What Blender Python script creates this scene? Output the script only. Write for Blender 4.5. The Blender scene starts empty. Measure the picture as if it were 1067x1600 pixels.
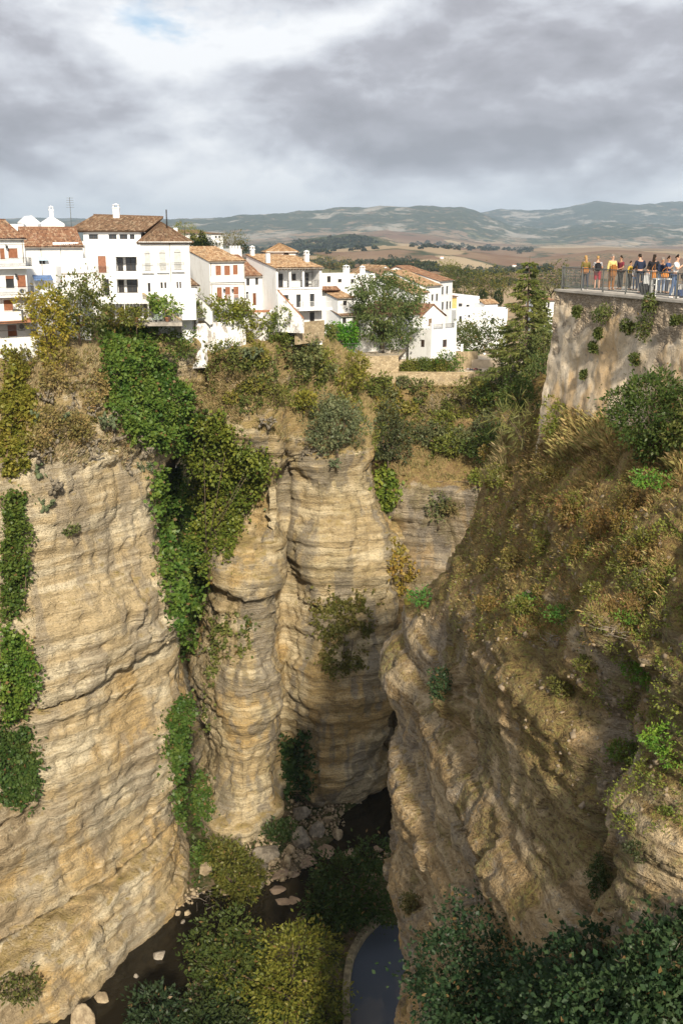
import bpy, bmesh, math, random
import numpy as np
from mathutils import Vector, Matrix
from mathutils.bvhtree import BVHTree
R_ = math.radians
scene = bpy.context.scene
COL = scene.collection
rng = np.random.default_rng(7)
random.seed(7)

# ------------------------------------------------------------------ camera
FPX = 1600.0                       # focal length in photograph pixels (1067 x 1600)
PITCH = math.atan((800 - 372) / FPX)
CP, SP = math.cos(PITCH), math.sin(PITCH)
cam_d = bpy.data.cameras.new('camera')
cam_d.sensor_fit = 'VERTICAL'; cam_d.sensor_height = 24.0; cam_d.lens = 24.0
cam_d.clip_start = 0.05; cam_d.clip_end = 90000.0
cam = bpy.data.objects.new('camera', cam_d); COL.objects.link(cam)
cam.location = (0, 0, 0); cam.rotation_euler = (math.pi / 2 - PITCH, 0, 0)
scene.camera = cam

# ------------------------------------------------------------------ light
SUN_EL, SUN_AZ = R_(31), R_(9)      # behind the camera, a little to the right
sun_dir = Vector((math.sin(SUN_AZ) * math.cos(SUN_EL), -math.cos(SUN_AZ) * math.cos(SUN_EL), math.sin(SUN_EL)))
sun_d = bpy.data.lights.new('sun', 'SUN'); sun_d.energy = 4.6; sun_d.angle = R_(4); sun_d.color = (1.0, 0.90, 0.74)
sun = bpy.data.objects.new('sun', sun_d); COL.objects.link(sun)
sun.rotation_euler = sun_dir.to_track_quat('Z', 'Y').to_euler()

# small node helper -------------------------------------------------
class NT:
    def __init__(s, nt): s.nt = nt; nt.nodes.clear()
    def n(s, typ, ins=None, **kw):
        nd = s.nt.nodes.new('ShaderNode' + typ)
        for k, v in kw.items(): setattr(nd, k, v)
        if ins:
            for k, v in ins.items():
                sock = nd.inputs[k]
                if isinstance(v, bpy.types.NodeSocket): s.nt.links.new(v, sock)
                elif isinstance(v, bpy.types.Node): s.nt.links.new(v.outputs[0], sock)
                else: sock.default_value = v
        return nd
    def math(s, op, a, b=None, c=None, clamp=False):
        ins = {0: a}
        if b is not None: ins[1] = b
        if c is not None: ins[2] = c
        return s.n('Math', ins, operation=op, use_clamp=clamp).outputs[0]
    def vmath(s, op, a, b=None):
        ins = {0: a}
        if b is not None: ins[1] = b
        return s.n('VectorMath', ins, operation=op).outputs[0]
    def mixc(s, f, a, b, bt='MIX'):
        nd = s.n('Mix', data_type='RGBA', blend_type=bt)
        for k, v in ((0, f), (6, a), (7, b)):
            if isinstance(v, bpy.types.NodeSocket): s.nt.links.new(v, nd.inputs[k])
            elif k and len(v) == 3: nd.inputs[k].default_value = (*v, 1)
            else: nd.inputs[k].default_value = v
        return nd.outputs[2]
    def ramp(s, f, stops, interp='LINEAR'):
        nd = s.n('ValToRGB', {0: f}); cr = nd.color_ramp; cr.interpolation = interp
        while len(cr.elements) < len(stops): cr.elements.new(0.5)
        for e, (p, c) in zip(cr.elements, stops):
            e.position = p; e.color = (*c, 1) if not isinstance(c, (int, float)) else (c, c, c, 1)
        return nd.outputs[0]
    def noise(s, vec, scale, detail=4, rough=0.55, dist=0.0, dim='3D'):
        nd = s.n('TexNoise', {'Scale': scale, 'Detail': detail, 'Roughness': rough, 'Distortion': dist}, noise_dimensions=dim)
        if vec is not None: s.nt.links.new(vec, nd.inputs['Vector'])
        return nd.outputs[0]
    def scale(s, vec, xyz): return s.vmath('MULTIPLY', vec, xyz)
    def smooth(s, v, lo, hi):
        nd = s.n('MapRange', {0: v, 1: lo, 2: hi, 3: 0.0, 4: 1.0}, interpolation_type='SMOOTHSTEP'); return nd.outputs[0]
    def link(s, a, b): s.nt.links.new(a, b)

# ------------------------------------------------------------------ sky
world = bpy.data.worlds.new('World'); scene.world = world; world.use_nodes = True
w = NT(world.node_tree)
tc = w.n('TexCoord').outputs['Generated']
sep = w.n('SeparateXYZ', {0: tc}); dz = sep.outputs[2]
pv1 = w.vmath('ADD', w.scale(tc, (1.0, 1.0, 2.1)), (6.77, 4.99, 0.44))   # flattened clouds, the same all round
big = w.noise(pv1, 2.9, 2, 0.5, 0.2)
mid = w.noise(pv1, 6.5, 9, 0.58, 0.12)
dens = w.math('ADD', w.math('MULTIPLY', big, 0.66), w.math('MULTIPLY', mid, 0.46))
pv2 = w.vmath('ADD', pv1, (0.0, 0.0, 0.035))     # the same field a little higher: upper edges turn bright, undersides dark
mid2 = w.noise(pv2, 6.5, 6, 0.54, 0.15)
shade = w.math('ADD', dens, w.math('MULTIPLY', w.math('SUBTRACT', mid2, mid), 0.85))
shade = w.math('SUBTRACT', shade, w.math('MULTIPLY', w.smooth(dz, 0.09, 0.02), 0.11))     # clouds thin out towards the horizon
ccol = w.ramp(shade, [(0.43, (0.74, 0.75, 0.765)), (0.51, (0.585, 0.60, 0.635)), (0.57, (0.47, 0.48, 0.52)), (0.63, (0.36, 0.36, 0.395)), (0.74, (0.27, 0.268, 0.295))])
hz = w.smooth(dz, 0.07, 0.0)
ccol = w.mixc(w.math('MULTIPLY', hz, 0.5), ccol, (0.86, 0.875, 0.895))
cover = w.smooth(dens, 0.375, 0.445)
cover = w.math('MAXIMUM', cover, w.smooth(dz, 0.10, 0.03))
ccol = w.mixc(w.smooth(dz, -0.02, -0.06), ccol, (0.20, 0.18, 0.15))     # ground colour below the horizon
sky = w.n('TexSky', sky_type='NISHITA', sun_disc=False, sun_elevation=SUN_EL, sun_rotation=math.atan2(sun_dir.x, sun_dir.y), air_density=1.0, dust_density=1.0)
bg1 = w.n('Background', {'Color': sky.outputs[0], 'Strength': 0.09})
bg2 = w.n('Background', {'Color': ccol, 'Strength': 1.0})
mx = w.n('MixShader', {0: cover, 1: bg1.outputs[0], 2: bg2.outputs[0]})
w.n('OutputWorld', {0: mx.outputs[0]})

vs = scene.view_settings
vs.view_transform = 'Standard'; vs.look = 'None'; vs.gamma = 1.0; vs.use_curve_mapping = False
vs.exposure = 0.5
scene.cycles.max_bounces = 6; scene.cycles.diffuse_bounces = 3; scene.cycles.glossy_bounces = 2
scene.cycles.transmission_bounces = 3; scene.cycles.volume_bounces = 0; scene.cycles.transparent_max_bounces = 4
scene.cycles.use_denoising = True
scene.cycles.sample_clamp_indirect = 8.0

# ------------------------------------------------------------------ photograph pixel -> place
def W(px, Y, z, e=0.0):
    """point seen at column px that lies Y metres ahead at height z"""
    t = Y * CP - z * SP
    return ((px - 533.5) / FPX * t, Y, z, e)
def ray(px, py):
    u = -(py - 800) / FPX
    return Vector(((px - 533.5) / FPX, CP + u * SP, -SP + u * CP))
def P(px, py, Y, e=0.0):
    d = ray(px, py); t = Y / d.y
    return (d.x * t, Y, d.z * t, e)
def V(px, py, Y): return Vector(P(px, py, Y)[:3])
def PZ(px, py, z):
    d = ray(px, py); t = z / d.z
    return Vector((d.x * t, d.y * t, z))

# ------------------------------------------------------------------ numpy noise
_perm = np.random.default_rng(11).permutation(256).astype(np.int64)
_perm = np.concatenate([_perm, _perm, _perm])
_grad = np.random.default_rng(5).normal(size=(256, 3)); _grad /= np.linalg.norm(_grad, axis=1)[:, None]
def perlin(p):
    p = np.asarray(p, dtype=np.float64); i = np.floor(p).astype(np.int64); f = p - i; i &= 255
    u = f * f * f * (f * (f * 6 - 15) + 10)
    out = 0
    for dx in (0, 1):
        wx = u[..., 0] if dx else 1 - u[..., 0]
        for dy in (0, 1):
            wy = u[..., 1] if dy else 1 - u[..., 1]
            for dz_ in (0, 1):
                wz = u[..., 2] if dz_ else 1 - u[..., 2]
                h = _perm[_perm[_perm[(i[..., 0] + dx) & 255] + ((i[..., 1] + dy) & 255)] + ((i[..., 2] + dz_) & 255)]
                g = _grad[h]
                d = g[..., 0] * (f[..., 0] - dx) + g[..., 1] * (f[..., 1] - dy) + g[..., 2] * (f[..., 2] - dz_)
                out = out + wx * wy * wz * d
    return out * 1.6
def fbm(p, oct=4, gain=0.5):
    p = np.asarray(p, dtype=np.float64)
    a, s, f = 1.0, 0.0, 1.0
    for k in range(oct):
        s = s + a * perlin(p * f + 17.3 * k); a *= gain; f *= 2.03
    return s
def sstep(x, a, b):
    t = np.clip((x - a) / (b - a), 0, 1); return t * t * (3 - 2 * t)

# ------------------------------------------------------------------ object helpers
def tag(o, label=None, cat=None, group=None, kind=None):
    if label: o['label'] = label
    if cat: o['category'] = cat
    if group: o['group'] = group
    if kind: o['kind'] = kind
    return o
def empty(name, loc, rz=0.0):
    o = bpy.data.objects.new(name, None); COL.objects.link(o)
    o.location = loc; o.rotation_euler = (0, 0, rz); o.empty_display_size = 0.3
    return o
def mesh_np(name, verts, faces, mats=None, parent=None, smooth=False, attr=None, mat_idx=None):
    """faces: (n,4) or (n,3) int array"""
    me = bpy.data.meshes.new(name)
    verts = np.ascontiguousarray(verts, dtype=np.float32); faces = np.ascontiguousarray(faces, dtype=np.int32)
    k = faces.shape[1]
    me.vertices.add(len(verts)); me.vertices.foreach_set('co', verts.ravel())
    me.loops.add(faces.size); me.loops.foreach_set('vertex_index', faces.ravel())
    me.polygons.add(len(faces)); me.polygons.foreach_set('loop_start', np.arange(0, faces.size, k, dtype=np.int32))
    if mat_idx is not None: me.polygons.foreach_set('material_index', np.ascontiguousarray(mat_idx, dtype=np.int32))
    me.update(calc_edges=True)
    if smooth: me.polygons.foreach_set('use_smooth', np.ones(len(faces), dtype=bool))
    if attr:
        for an, av in attr.items():
            a = me.attributes.new(an, 'FLOAT', 'POINT'); a.data.foreach_set('value', np.ascontiguousarray(av, dtype=np.float32))
    if mats:
        for m in (mats if isinstance(mats, (list, tuple)) else [mats]): me.materials.append(m)
    o = bpy.data.objects.new(name, me); COL.objects.link(o)
    if parent is not None: o.parent = parent
    return o
class MB:
    """collects boxes, bars, tubes and polygons into ONE mesh"""
    def __init__(s): s.v = []; s.f = []; s.sm = []
    def add(s, vs, fs, smooth=False):
        b = len(s.v); s.v += [tuple(v) for v in vs]; s.f += [tuple(i + b for i in f) for f in fs]; s.sm += [smooth] * len(fs); return s
    def box(s, x0, x1, y0, y1, z0, z1):
        return s.add([(x0, y0, z0), (x1, y0, z0), (x1, y1, z0), (x0, y1, z0), (x0, y0, z1), (x1, y0, z1), (x1, y1, z1), (x0, y1, z1)],
                     [(0, 3, 2, 1), (4, 5, 6, 7), (0, 1, 5, 4), (1, 2, 6, 5), (2, 3, 7, 6), (3, 0, 4, 7)])
    def prism(s, pts, z0, z1):
        n = len(pts)
        return s.add([(x, y, z0) for x, y in pts] + [(x, y, z1) for x, y in pts],
                     [tuple(range(n - 1, -1, -1)), tuple(range(n, 2 * n))] + [(i, (i + 1) % n, n + (i + 1) % n, n + i) for i in range(n)])
    def hull8(s, q):  # eight corners, bottom ring then top ring
        return s.add(q, [(0, 3, 2, 1), (4, 5, 6, 7), (0, 1, 5, 4), (1, 2, 6, 5), (2, 3, 7, 6), (3, 0, 4, 7)])
    def tube(s, pts, r, n=6, smooth=True):
        pts = [Vector(p) for p in pts]; rs = r if isinstance(r, (list, tuple)) else [r] * len(pts)
        vs = []; fs = []
        for i, p in enumerate(pts):
            d = (pts[min(i + 1, len(pts) - 1)] - pts[max(i - 1, 0)])
            if d.length < 1e-6: d = Vector((0, 0, 1))
            d.normalize()
            a = d.cross(Vector((0, 0, 1)) if abs(d.z) < 0.9 else Vector((1, 0, 0))).normalized(); b = d.cross(a)
            for k in range(n):
                th = 2 * math.pi * k / n; vs.append(p + (a * math.cos(th) + b * math.sin(th)) * rs[i])
        for i in range(len(pts) - 1):
            for k in range(n):
                fs.append((i * n + k, i * n + (k + 1) % n, (i + 1) * n + (k + 1) % n, (i + 1) * n + k))
        fs.append(tuple(range(n - 1, -1, -1))); fs.append(tuple(range((len(pts) - 1) * n, len(pts) * n)))
        return s.add(vs, fs, smooth)
    def build(s, name, mat, parent=None, loc=None):
        me = bpy.data.meshes.new(name); me.from_pydata(s.v, [], s.f); me.update()
        me.polygons.foreach_set('use_smooth', s.sm)
        if mat: me.materials.append(mat)
        o = bpy.data.objects.new(name, me); COL.objects.link(o)
        if parent is not None: o.parent = parent
        if loc is not None: o.location = loc
        return o
def children(o): return [c for c in bpy.data.objects if c.parent == o]

# ------------------------------------------------------------------ materials
MAT = {}
def material(name):
    m = bpy.data.materials.new(name); m.use_nodes = True; MAT[name] = m
    return m, NT(m.node_tree)
def out(t, bsdf): t.n('OutputMaterial', {0: bsdf.outputs[0]})
def principled(t, col, rough=0.8, bump=None, dist=0.02, strength=1.0, spec=0.25, **kw):
    b = t.n('BsdfPrincipled', {'Roughness': rough, 'Specular IOR Level': spec})
    if isinstance(col, bpy.types.NodeSocket): t.link(col, b.inputs['Base Color'])
    else: b.inputs['Base Color'].default_value = (*col, 1)
    if bump is not None:
        bn = t.n('Bump', {'Strength': strength, 'Distance': dist, 'Height': bump}); t.link(bn.outputs[0], b.inputs['Normal'])
    for k, v in kw.items(): b.inputs[k.replace('_', ' ')].default_value = v
    return b
def plain(name, col, rough=0.7, var=0.12, scale=3.0, metal=0.0, spec=0.3):
    m, t = material(name)
    pos = t.n('TexCoord').outputs['Object']
    nz = t.noise(pos, scale, 4, 0.6)
    c = t.mixc(t.smooth(nz, 0.35, 0.7), tuple(x * (1 - var) for x in col), tuple(min(1, x * (1 + var)) for x in col))
    b = principled(t, c, rough, nz, 0.01, 0.3, spec); b.inputs['Metallic'].default_value = metal
    out(t, b); return m

def rock_material(name, pale, mid, ochre, grey, soil, greyamt=0.5, moss=0.0, lichen=0.4):
    """broad fields (bedding colour, stains, painted shade low down, moss) come as point attributes from the cliff builder, fine grain from nodes"""
    m, t = material(name)
    geo = t.n('NewGeometry'); pos = geo.outputs['Position']
    A = lambda k: t.n('Attribute', attribute_name=k).outputs['Fac']
    earth, n_bed, n_big, streak_shade, mossf = A('earth'), A('bed'), A('big'), A('streak_shade'), A('moss')
    nz = t.n('SeparateXYZ', {0: geo.outputs['Normal']}).outputs[2]
    n_mid = t.noise(pos, 0.7, 5, 0.66)
    n_fine = t.noise(t.scale(pos, (1, 1, 1.7)), 3.6, 4, 0.72)
    n_lay = t.noise(t.scale(pos, (0.17, 0.17, 2.1)), 1.0, 4, 0.66, 0.1)
    c = t.mixc(t.smooth(t.math('ADD', n_bed, t.math('MULTIPLY', t.math('SUBTRACT', n_mid, 0.5), 0.8)), -0.35, 0.35), mid, pale)
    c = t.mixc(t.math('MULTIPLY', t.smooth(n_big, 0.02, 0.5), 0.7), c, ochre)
    g = t.smooth(t.math('ADD', t.math('MULTIPLY', t.math('SUBTRACT', n_mid, 0.5), 1.6), streak_shade), -0.12, 0.34)
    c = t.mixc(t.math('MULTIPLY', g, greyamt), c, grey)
    c = t.mixc(t.math('MULTIPLY', t.smooth(n_fine, 0.51, 0.35), 0.55), c, tuple(x * 0.34 for x in mid))
    c = t.mixc(t.math('MULTIPLY', t.smooth(n_fine, 0.58, 0.70), 0.5), c, tuple(min(1, x * 1.2) for x in pale))
    c = t.mixc(t.math('MULTIPLY', t.smooth(n_lay, 0.50, 0.36), 0.6), c, tuple(x * 0.5 for x in mid))
    c = t.mixc(t.math('MULTIPLY', t.smooth(n_lay, 0.54, 0.66), 0.4), c, tuple(min(1, x * 1.15) for x in pale))
    li = t.math('MULTIPLY', t.smooth(t.noise(pos, 1.3, 6, 0.78), 0.54, 0.64), lichen)
    c = t.mixc(li, c, (0.075, 0.068, 0.05))
    if moss: c = t.mixc(t.math('MULTIPLY', t.smooth(t.noise(pos, 2.6, 5, 0.75), 0.58, 0.66), 0.55), c, (0.42, 0.39, 0.33))
    e = t.math('ADD', t.math('MULTIPLY', earth, 1.25), t.math('MULTIPLY', t.math('SUBTRACT', nz, 0.42), 1.1))
    e = t.math('ADD', e, t.math('MULTIPLY', t.math('SUBTRACT', n_mid, 0.5), 1.8))
    sc = t.ramp(t.math('ADD', t.math('MULTIPLY', n_fine, 0.5), t.math('MULTIPLY', n_mid, 0.5)), [(0.34, tuple(x * 0.5 for x in soil)), (0.47, soil), (0.58, (0.36, 0.27, 0.115)), (0.68, (0.17, 0.16, 0.05))])
    c = t.mixc(t.smooth(e, 0.22, 0.62), c, sc)
    if moss:
        ms = t.math('MULTIPLY', t.smooth(t.math('ADD', mossf, t.math('MULTIPLY', t.math('SUBTRACT', n_mid, 0.5), 2.2)), -0.1, 0.35), moss)
        mc = t.ramp(n_fine, [(0.35, (0.045, 0.035, 0.016)), (0.46, (0.17, 0.115, 0.042)), (0.58, (0.20, 0.175, 0.04)), (0.68, (0.15, 0.195, 0.045))])
        c = t.mixc(ms, c, mc)
    h = t.math('ADD', t.math('MULTIPLY', n_fine, 0.6), t.math('ADD', t.math('MULTIPLY', n_mid, 0.8), t.math('MULTIPLY', n_lay, 0.9)))
    out(t, principled(t, c, 0.95, h, 0.6, 1.0, 0.1)); return m
rock_material('limestone', (0.70, 0.60, 0.415), (0.55, 0.425, 0.245), (0.55, 0.355, 0.13), (0.30, 0.255, 0.195), (0.40, 0.305, 0.165), 0.62, 0.0, 0.2)
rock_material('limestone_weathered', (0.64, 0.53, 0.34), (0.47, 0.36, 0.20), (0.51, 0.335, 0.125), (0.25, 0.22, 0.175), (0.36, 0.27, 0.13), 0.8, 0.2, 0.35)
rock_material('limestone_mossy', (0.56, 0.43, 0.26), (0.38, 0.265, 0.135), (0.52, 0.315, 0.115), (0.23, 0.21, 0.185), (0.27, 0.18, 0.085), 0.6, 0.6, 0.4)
rock_material('limestone_dark', (0.43, 0.355, 0.25), (0.29, 0.225, 0.14), (0.36, 0.24, 0.11), (0.19, 0.17, 0.145), (0.25, 0.165, 0.08), 0.7, 0.4, 0.55)  # back cliff: brownish rock with the shade of the recess painted in

# ------------------------------------------------------------------ cliffs
PATCH = {}
def cr_weights(n, per_seg):
    """catmull-rom sampling matrix for n controls, per_seg[i] samples on segment i"""
    rows = []
    for i in range(n - 1):
        k = per_seg[i]
        for j in range(k + (1 if i == n - 2 else 0)):
            u = j / k; wts = np.zeros(n)
            c = [(-u ** 3 + 2 * u ** 2 - u) / 2, (3 * u ** 3 - 5 * u ** 2 + 2) / 2, (-3 * u ** 3 + 4 * u ** 2 + u) / 2, (u ** 3 - u ** 2) / 2]
            lin = [0, 1 - u, u, 0]
            for q in range(4):
                wts[min(max(i + q - 1, 0), n - 1)] += 0.75 * c[q] + 0.25 * lin[q]
            rows.append(wts)
    return np.array(rows)
def cliff(name, rows, res, mat, label, amp=1.0, lumps=(), seed=0, bedamp=1.0, cracks=1.0, bedscale=1.0, ochre_shade_z=None, moss_z=None, blocks=1.0, coarse=0):
    C = np.array(rows, dtype=np.float64); nr, nc = C.shape[:2]
    dv = np.linalg.norm(np.diff(C[:, 1:-1, :3], axis=0), axis=2).mean(1); du = np.linalg.norm(np.diff(C[1:-1, :, :3], axis=1), axis=2).mean(0)
    A = cr_weights(nr, [max(3, int(x / res)) for x in dv]); B = cr_weights(nc, [max(3, int(x / (res if i < len(du) - coarse else 0.7))) for i, x in enumerate(du)])
    G = np.einsum('ir,rck,jc->ijk', A, C, B)
    pos = G[..., :3].copy(); earth = np.clip(G[..., 3], 0, 1)
    tu = np.gradient(pos, axis=1); tv = np.gradient(pos, axis=0)
    n = np.cross(tu, tv); n /= np.linalg.norm(n, axis=2)[..., None] + 1e-9
    mid = pos.shape[0] // 2, pos.shape[1] // 2
    flip = (n[mid] * -pos[mid]).sum() < 0
    if flip: n = -n
    so = seed * 31.7
    q = pos + so
    rocky = 1 - 0.75 * earth
    s = pos[..., 2] + 1.3 * perlin(q / 45.0) + 0.15 * perlin(q / 6.0)
    def bed(wl, lat, k):
        return np.tanh(2.6 * perlin(np.stack([q[..., 0] / lat, q[..., 1] / lat, s / wl + so], -1))) * k
    d = bedamp * (bed(8.5 * bedscale, 90, 1.15) + bed(3.4 * bedscale, 45, 0.40) + bed(1.3 * bedscale, 24, 0.20)) * rocky
    hq = np.stack([q[..., 0], q[..., 1], q[..., 2] * 0.22], -1)
    cr = np.abs(perlin(hq / 9.0)); d -= cracks * 1.5 * sstep(0.10 - cr, 0.0, 0.10) * rocky
    cr2 = np.abs(perlin(hq / 3.7 + 5)); d -= cracks * 0.55 * sstep(0.12 - cr2, 0.0, 0.12) * rocky
    d += 1.1 * perlin(q / 12.0) + 0.36 * fbm(q / 4.5, 3) * rocky + 0.16 * fbm(q / 1.5, 3, 0.6)
    hb = np.stack([q[..., 0] / 2.4, q[..., 1] / 2.4, q[..., 2] / 1.0], -1)
    d -= 0.35 * np.abs(fbm(hb, 3, 0.6)) * rocky
    pit = perlin(np.stack([q[..., 0] / 1.8, q[..., 1] / 1.8, q[..., 2] / 0.8], -1) + 40); d -= 0.5 * sstep(pit, 0.28, 0.6) * rocky
    # bedding blocks with sharp edges
    for th_, ln_, am_ in ((3.2, 8.5, 0.46), (1.25, 3.6, 0.30), (0.55, 1.5, 0.15)):
        sw = s / th_ + 0.22 * perlin(q / (ln_ * 1.4)); bi = np.floor(sw).astype(np.int64)
        lat = (q[..., 0] * 0.83 + q[..., 1] * 0.56 + 0.5 * ln_ * perlin(q / ln_)) / ln_ + _perm[bi & 255] / 64.0; bj = np.floor(lat).astype(np.int64)
        hsh = _perm[_perm[bi & 255] + (bj & 255)] / 255.0 - 0.5
        d += blocks * am_ * 2 * hsh * rocky * np.clip(0.75 + 0.9 * perlin(q / 7.0 + 60), 0.15, 1.3)
    d *= amp
    for (cx, cy, cz, r, a) in lumps:
        dist = np.linalg.norm((pos - np.array([cx, cy, cz])) / np.array([1, 1, 1.0]), axis=2) / r
        d += a * np.exp(-dist ** 2 * 1.5)
    pos2 = pos + n * d[..., None]
    nv, nu = pos.shape[:2]
    idx = np.arange(nv * nu).reshape(nv, nu)
    f = np.stack([idx[:-1, :-1], idx[:-1, 1:], idx[1:, 1:], idx[1:, :-1]], -1).reshape(-1, 4)
    if flip: f = f[:, ::-1]
    o = mesh_np(name, pos2.reshape(-1, 3), f, mat, smooth=True, attr={'earth': earth.ravel(),
        'bed': fbm(np.stack([q[..., 0] / 22, q[..., 1] / 22, s / 1.7], -1), 4, 0.6).ravel(), 'big': (fbm(q / 11.0, 4, 0.6) + (0 if ochre_shade_z is None else 0.55 * sstep(-pos[..., 2], ochre_shade_z, ochre_shade_z + 22) - 0.22)).ravel(),
        'streak_shade': (fbm(np.stack([q[..., 0] / 2.2, q[..., 1] / 2.2, q[..., 2] / 13], -1) + 3, 3, 0.6) + 0.8 * fbm(q / 9.0 + 70, 3) - 0.1 + (0 if ochre_shade_z is None else 0.22 * sstep(-pos[..., 2], ochre_shade_z + 8, ochre_shade_z + 30))).ravel(), 'moss': (fbm(q / 4.0 + 9, 4, 0.65) + (0 if moss_z is None else 0.7 * (sstep(pos[..., 2], moss_z - 12, moss_z + 6) - 0.55))).ravel()})  # low rock greyed for dark lichen and for gorge shade painted in
    tag(o, label, None, kind='structure')
    PATCH[name] = (pos2, f, earth)
    return o
# ------------------------------------------------------------------ the gorge
def zrow(z, pxs, Ys, e): return [W(p, y, z, e) for p, y in zip(pxs, Ys)]
# left cliff, under the first houses
L = [
 zrow(-10.3, [-260, -80, 20, 100, 190, 250, 290, 330], [118, 124, 130, 138, 146, 150, 156, 160], 1),
 zrow(-11.7, [-260, -80, 20, 100, 180, 230, 285, 330], [98, 107, 117.5, 119, 125, 129.5, 133, 136], 1),
 zrow(-17, [-260, -80, 15, 100, 180, 222, 285, 330], [92, 101, 110, 113, 119.5, 126, 132, 136], .6),
 zrow(-23, [-260, -80, 10, 100, 185, 226, 290, 330], [88, 97, 104.5, 108.5, 115, 121.5, 132.5, 138], .15),
 zrow(-29, [-260, -80, 10, 100, 185, 238, 262, 290], [87, 96, 103, 107, 114, 120.5, 137, 152], .12),
 zrow(-40, [-260, -80, 10, 100, 195, 262, 256, 262], [86, 94.5, 102, 106, 113, 120, 140, 156], 0),
 zrow(-48.3, [-260, -80, 10, 100, 200, 286, 268, 265], [84.5, 92.6, 100.3, 104.6, 112, 120.2, 142, 158], 0),
 zrow(-50.2, [-260, -80, 10, 100, 200, 280, 266, 265], [86.3, 94.4, 102.2, 106.8, 114, 121.8, 142, 158], 0),
 zrow(-58, [-260, -80, 10, 100, 200, 284, 268, 265], [84.5, 92.5, 100, 105, 113, 121, 142, 158], 0),
 zrow(-67, [-260, -80, 10, 100, 200, 282, 268, 265], [83, 91, 98.5, 103.5, 112, 121, 142, 158], 0),
 zrow(-74, [-260, -80, 10, 100, 200, 276, 268, 265], [80, 88, 95.8, 100.8, 109.8, 119.4, 142, 158], 0),
 zrow(-76.6, [-260, -80, 10, 100, 200, 270, 266, 265], [84.5, 94.2, 102.6, 108, 117.2, 124.6, 142, 158], 0),
 zrow(-79, [-260, -80, 10, 100, 200, 284, 270, 265], [81, 89.5, 97.5, 102.3, 111.8, 121.8, 141, 158], 0),
 zrow(-87, [-260, -80, 10, 100, 200, 298, 285, 270], [77, 84.5, 91.5, 97.5, 108.5, 121.5, 140, 158], 0),
 zrow(-97, [-260, -80, 10, 100, 200, 300, 290, 270], [76, 84, 91, 97, 108, 121, 140, 158], 0)]
def LC(px, py, Y, r, a): return (*P(px, py, Y)[:3], r, a)
cliff('left_cliff', L, 0.34, MAT['limestone'], 'pale limestone cliff face below the first white houses', amp=0.8, seed=1, cracks=0.16, ochre_shade_z=46,
      lumps=[LC(150, 960, 111, 3.0, 1.3), LC(215, 945, 114, 2.5, 1.2), LC(182, 965, 113, 1.6, -1.4), LC(40, 1380, 97, 3.0, -2.0), LC(120, 1130, 107, 8, 0.8), LC(20, 1330, 97, 3.0, 1.6)])
# middle buttress with its rounded column
pxM = [285, 316, 336, 385, 430, 447, 495, 550, 595, 632, 665]
def mrow(zs, Ys, e, c8=None, c7=None, c9=None, deep=False):
    p = list(pxM)
    if c8: p[8] = c8
    if c7: p[7] = c7
    if c9: p[9] = c9
    if deep:
        p[0], p[1], p[2], p[3], p[4], p[5] = 262, 292, 326, 378, 432, 443; p[9] = p[8] - 8; p[10] = p[8] - 30
    if not isinstance(zs, (list, tuple)): zs = [zs] * 11
    return [W(a, y, z, e) for a, y, z in zip(p, Ys, zs)]
M = [
 mrow([-10.5, -10.5, -10.6, -10.8, -11.2, -11.6, -12.8, -17.6, -20.5, -21, -21.5], [152, 145, 145, 145, 146, 149, 156, 165, 169, 171, 173], 1),
 mrow([-12.5, -13.4, -13.8, -13.8, -13.2, -12.9, -14.8, -19.6, -23.5, -24, -24], [151, 134.5, 133.3, 133.3, 135.3, 137.8, 144.5, 156.5, 161, 166, 170], 1),
 mrow([-20, -20, -20, -20, -20.5, -21.5, -24, -25.5, -27, -28, -28], [150, 135, 133.6, 133.4, 135.2, 138, 144, 150.5, 155, 162, 168], .8),
 mrow([-26.5, -26.5, -26.5, -26.5, -26.5, -27.5, -28.5, -28.5, -29, -30, -30], [150, 138, 136, 135.4, 135.2, 139.8, 142.3, 143.6, 147.6, 159, 168], .6, 572, 540, 615),
 mrow(-31.5, [172, 163, 140.5, 139.8, 137.2, 144.3, 141, 141.8, 146, 160, 174], .1, 580, 542, 622, deep=True),
 mrow(-40, [172, 163, 141.5, 140.5, 137.6, 144.7, 140.4, 140.8, 144.5, 160, 174], 0, 604, 556, deep=True),
 mrow(-43.2, [172, 163, 141, 134.8, 136.7, 145.2, 140.6, 141, 144.3, 160, 174], 0, 612, 560, deep=True),
 mrow(-47.5, [172, 163, 138.4, 132.6, 136.2, 145.4, 140.8, 141, 144.3, 160, 174], 0, 622, 565, deep=True),
 mrow(-51, [172, 163, 139.2, 134, 137, 145.4, 140.6, 140.8, 144.3, 160, 174], 0, 624, 565, deep=True),
 mrow(-56, [172, 163, 139.5, 134, 137.2, 145.4, 140.2, 140.4, 144.5, 160, 174], 0, 618, 560, deep=True),
 mrow(-65, [172, 163, 139.6, 134.2, 137.4, 145.6, 140.2, 140.4, 144.6, 160, 174], 0, 611, 556, deep=True),
 mrow(-75, [172, 163, 139.2, 134, 137.6, 145.8, 140.4, 140.8, 145, 160, 174], 0, 608, 556, deep=True),
 mrow(-81, [172, 163, 137.4, 132.6, 137.6, 145.8, 140.2, 140.6, 146, 160, 174], 0, 606, 556, deep=True),
 mrow(-84.5, [172, 163, 134.5, 130.8, 137, 146.5, 142.8, 144.5, 150, 160, 174], 0, 606, 556, deep=True),
 mrow(-94, [172, 163, 133.5, 130.3, 137, 146.8, 143.2, 145, 151, 160, 174], 0, 606, 556, deep=True)]
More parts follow.
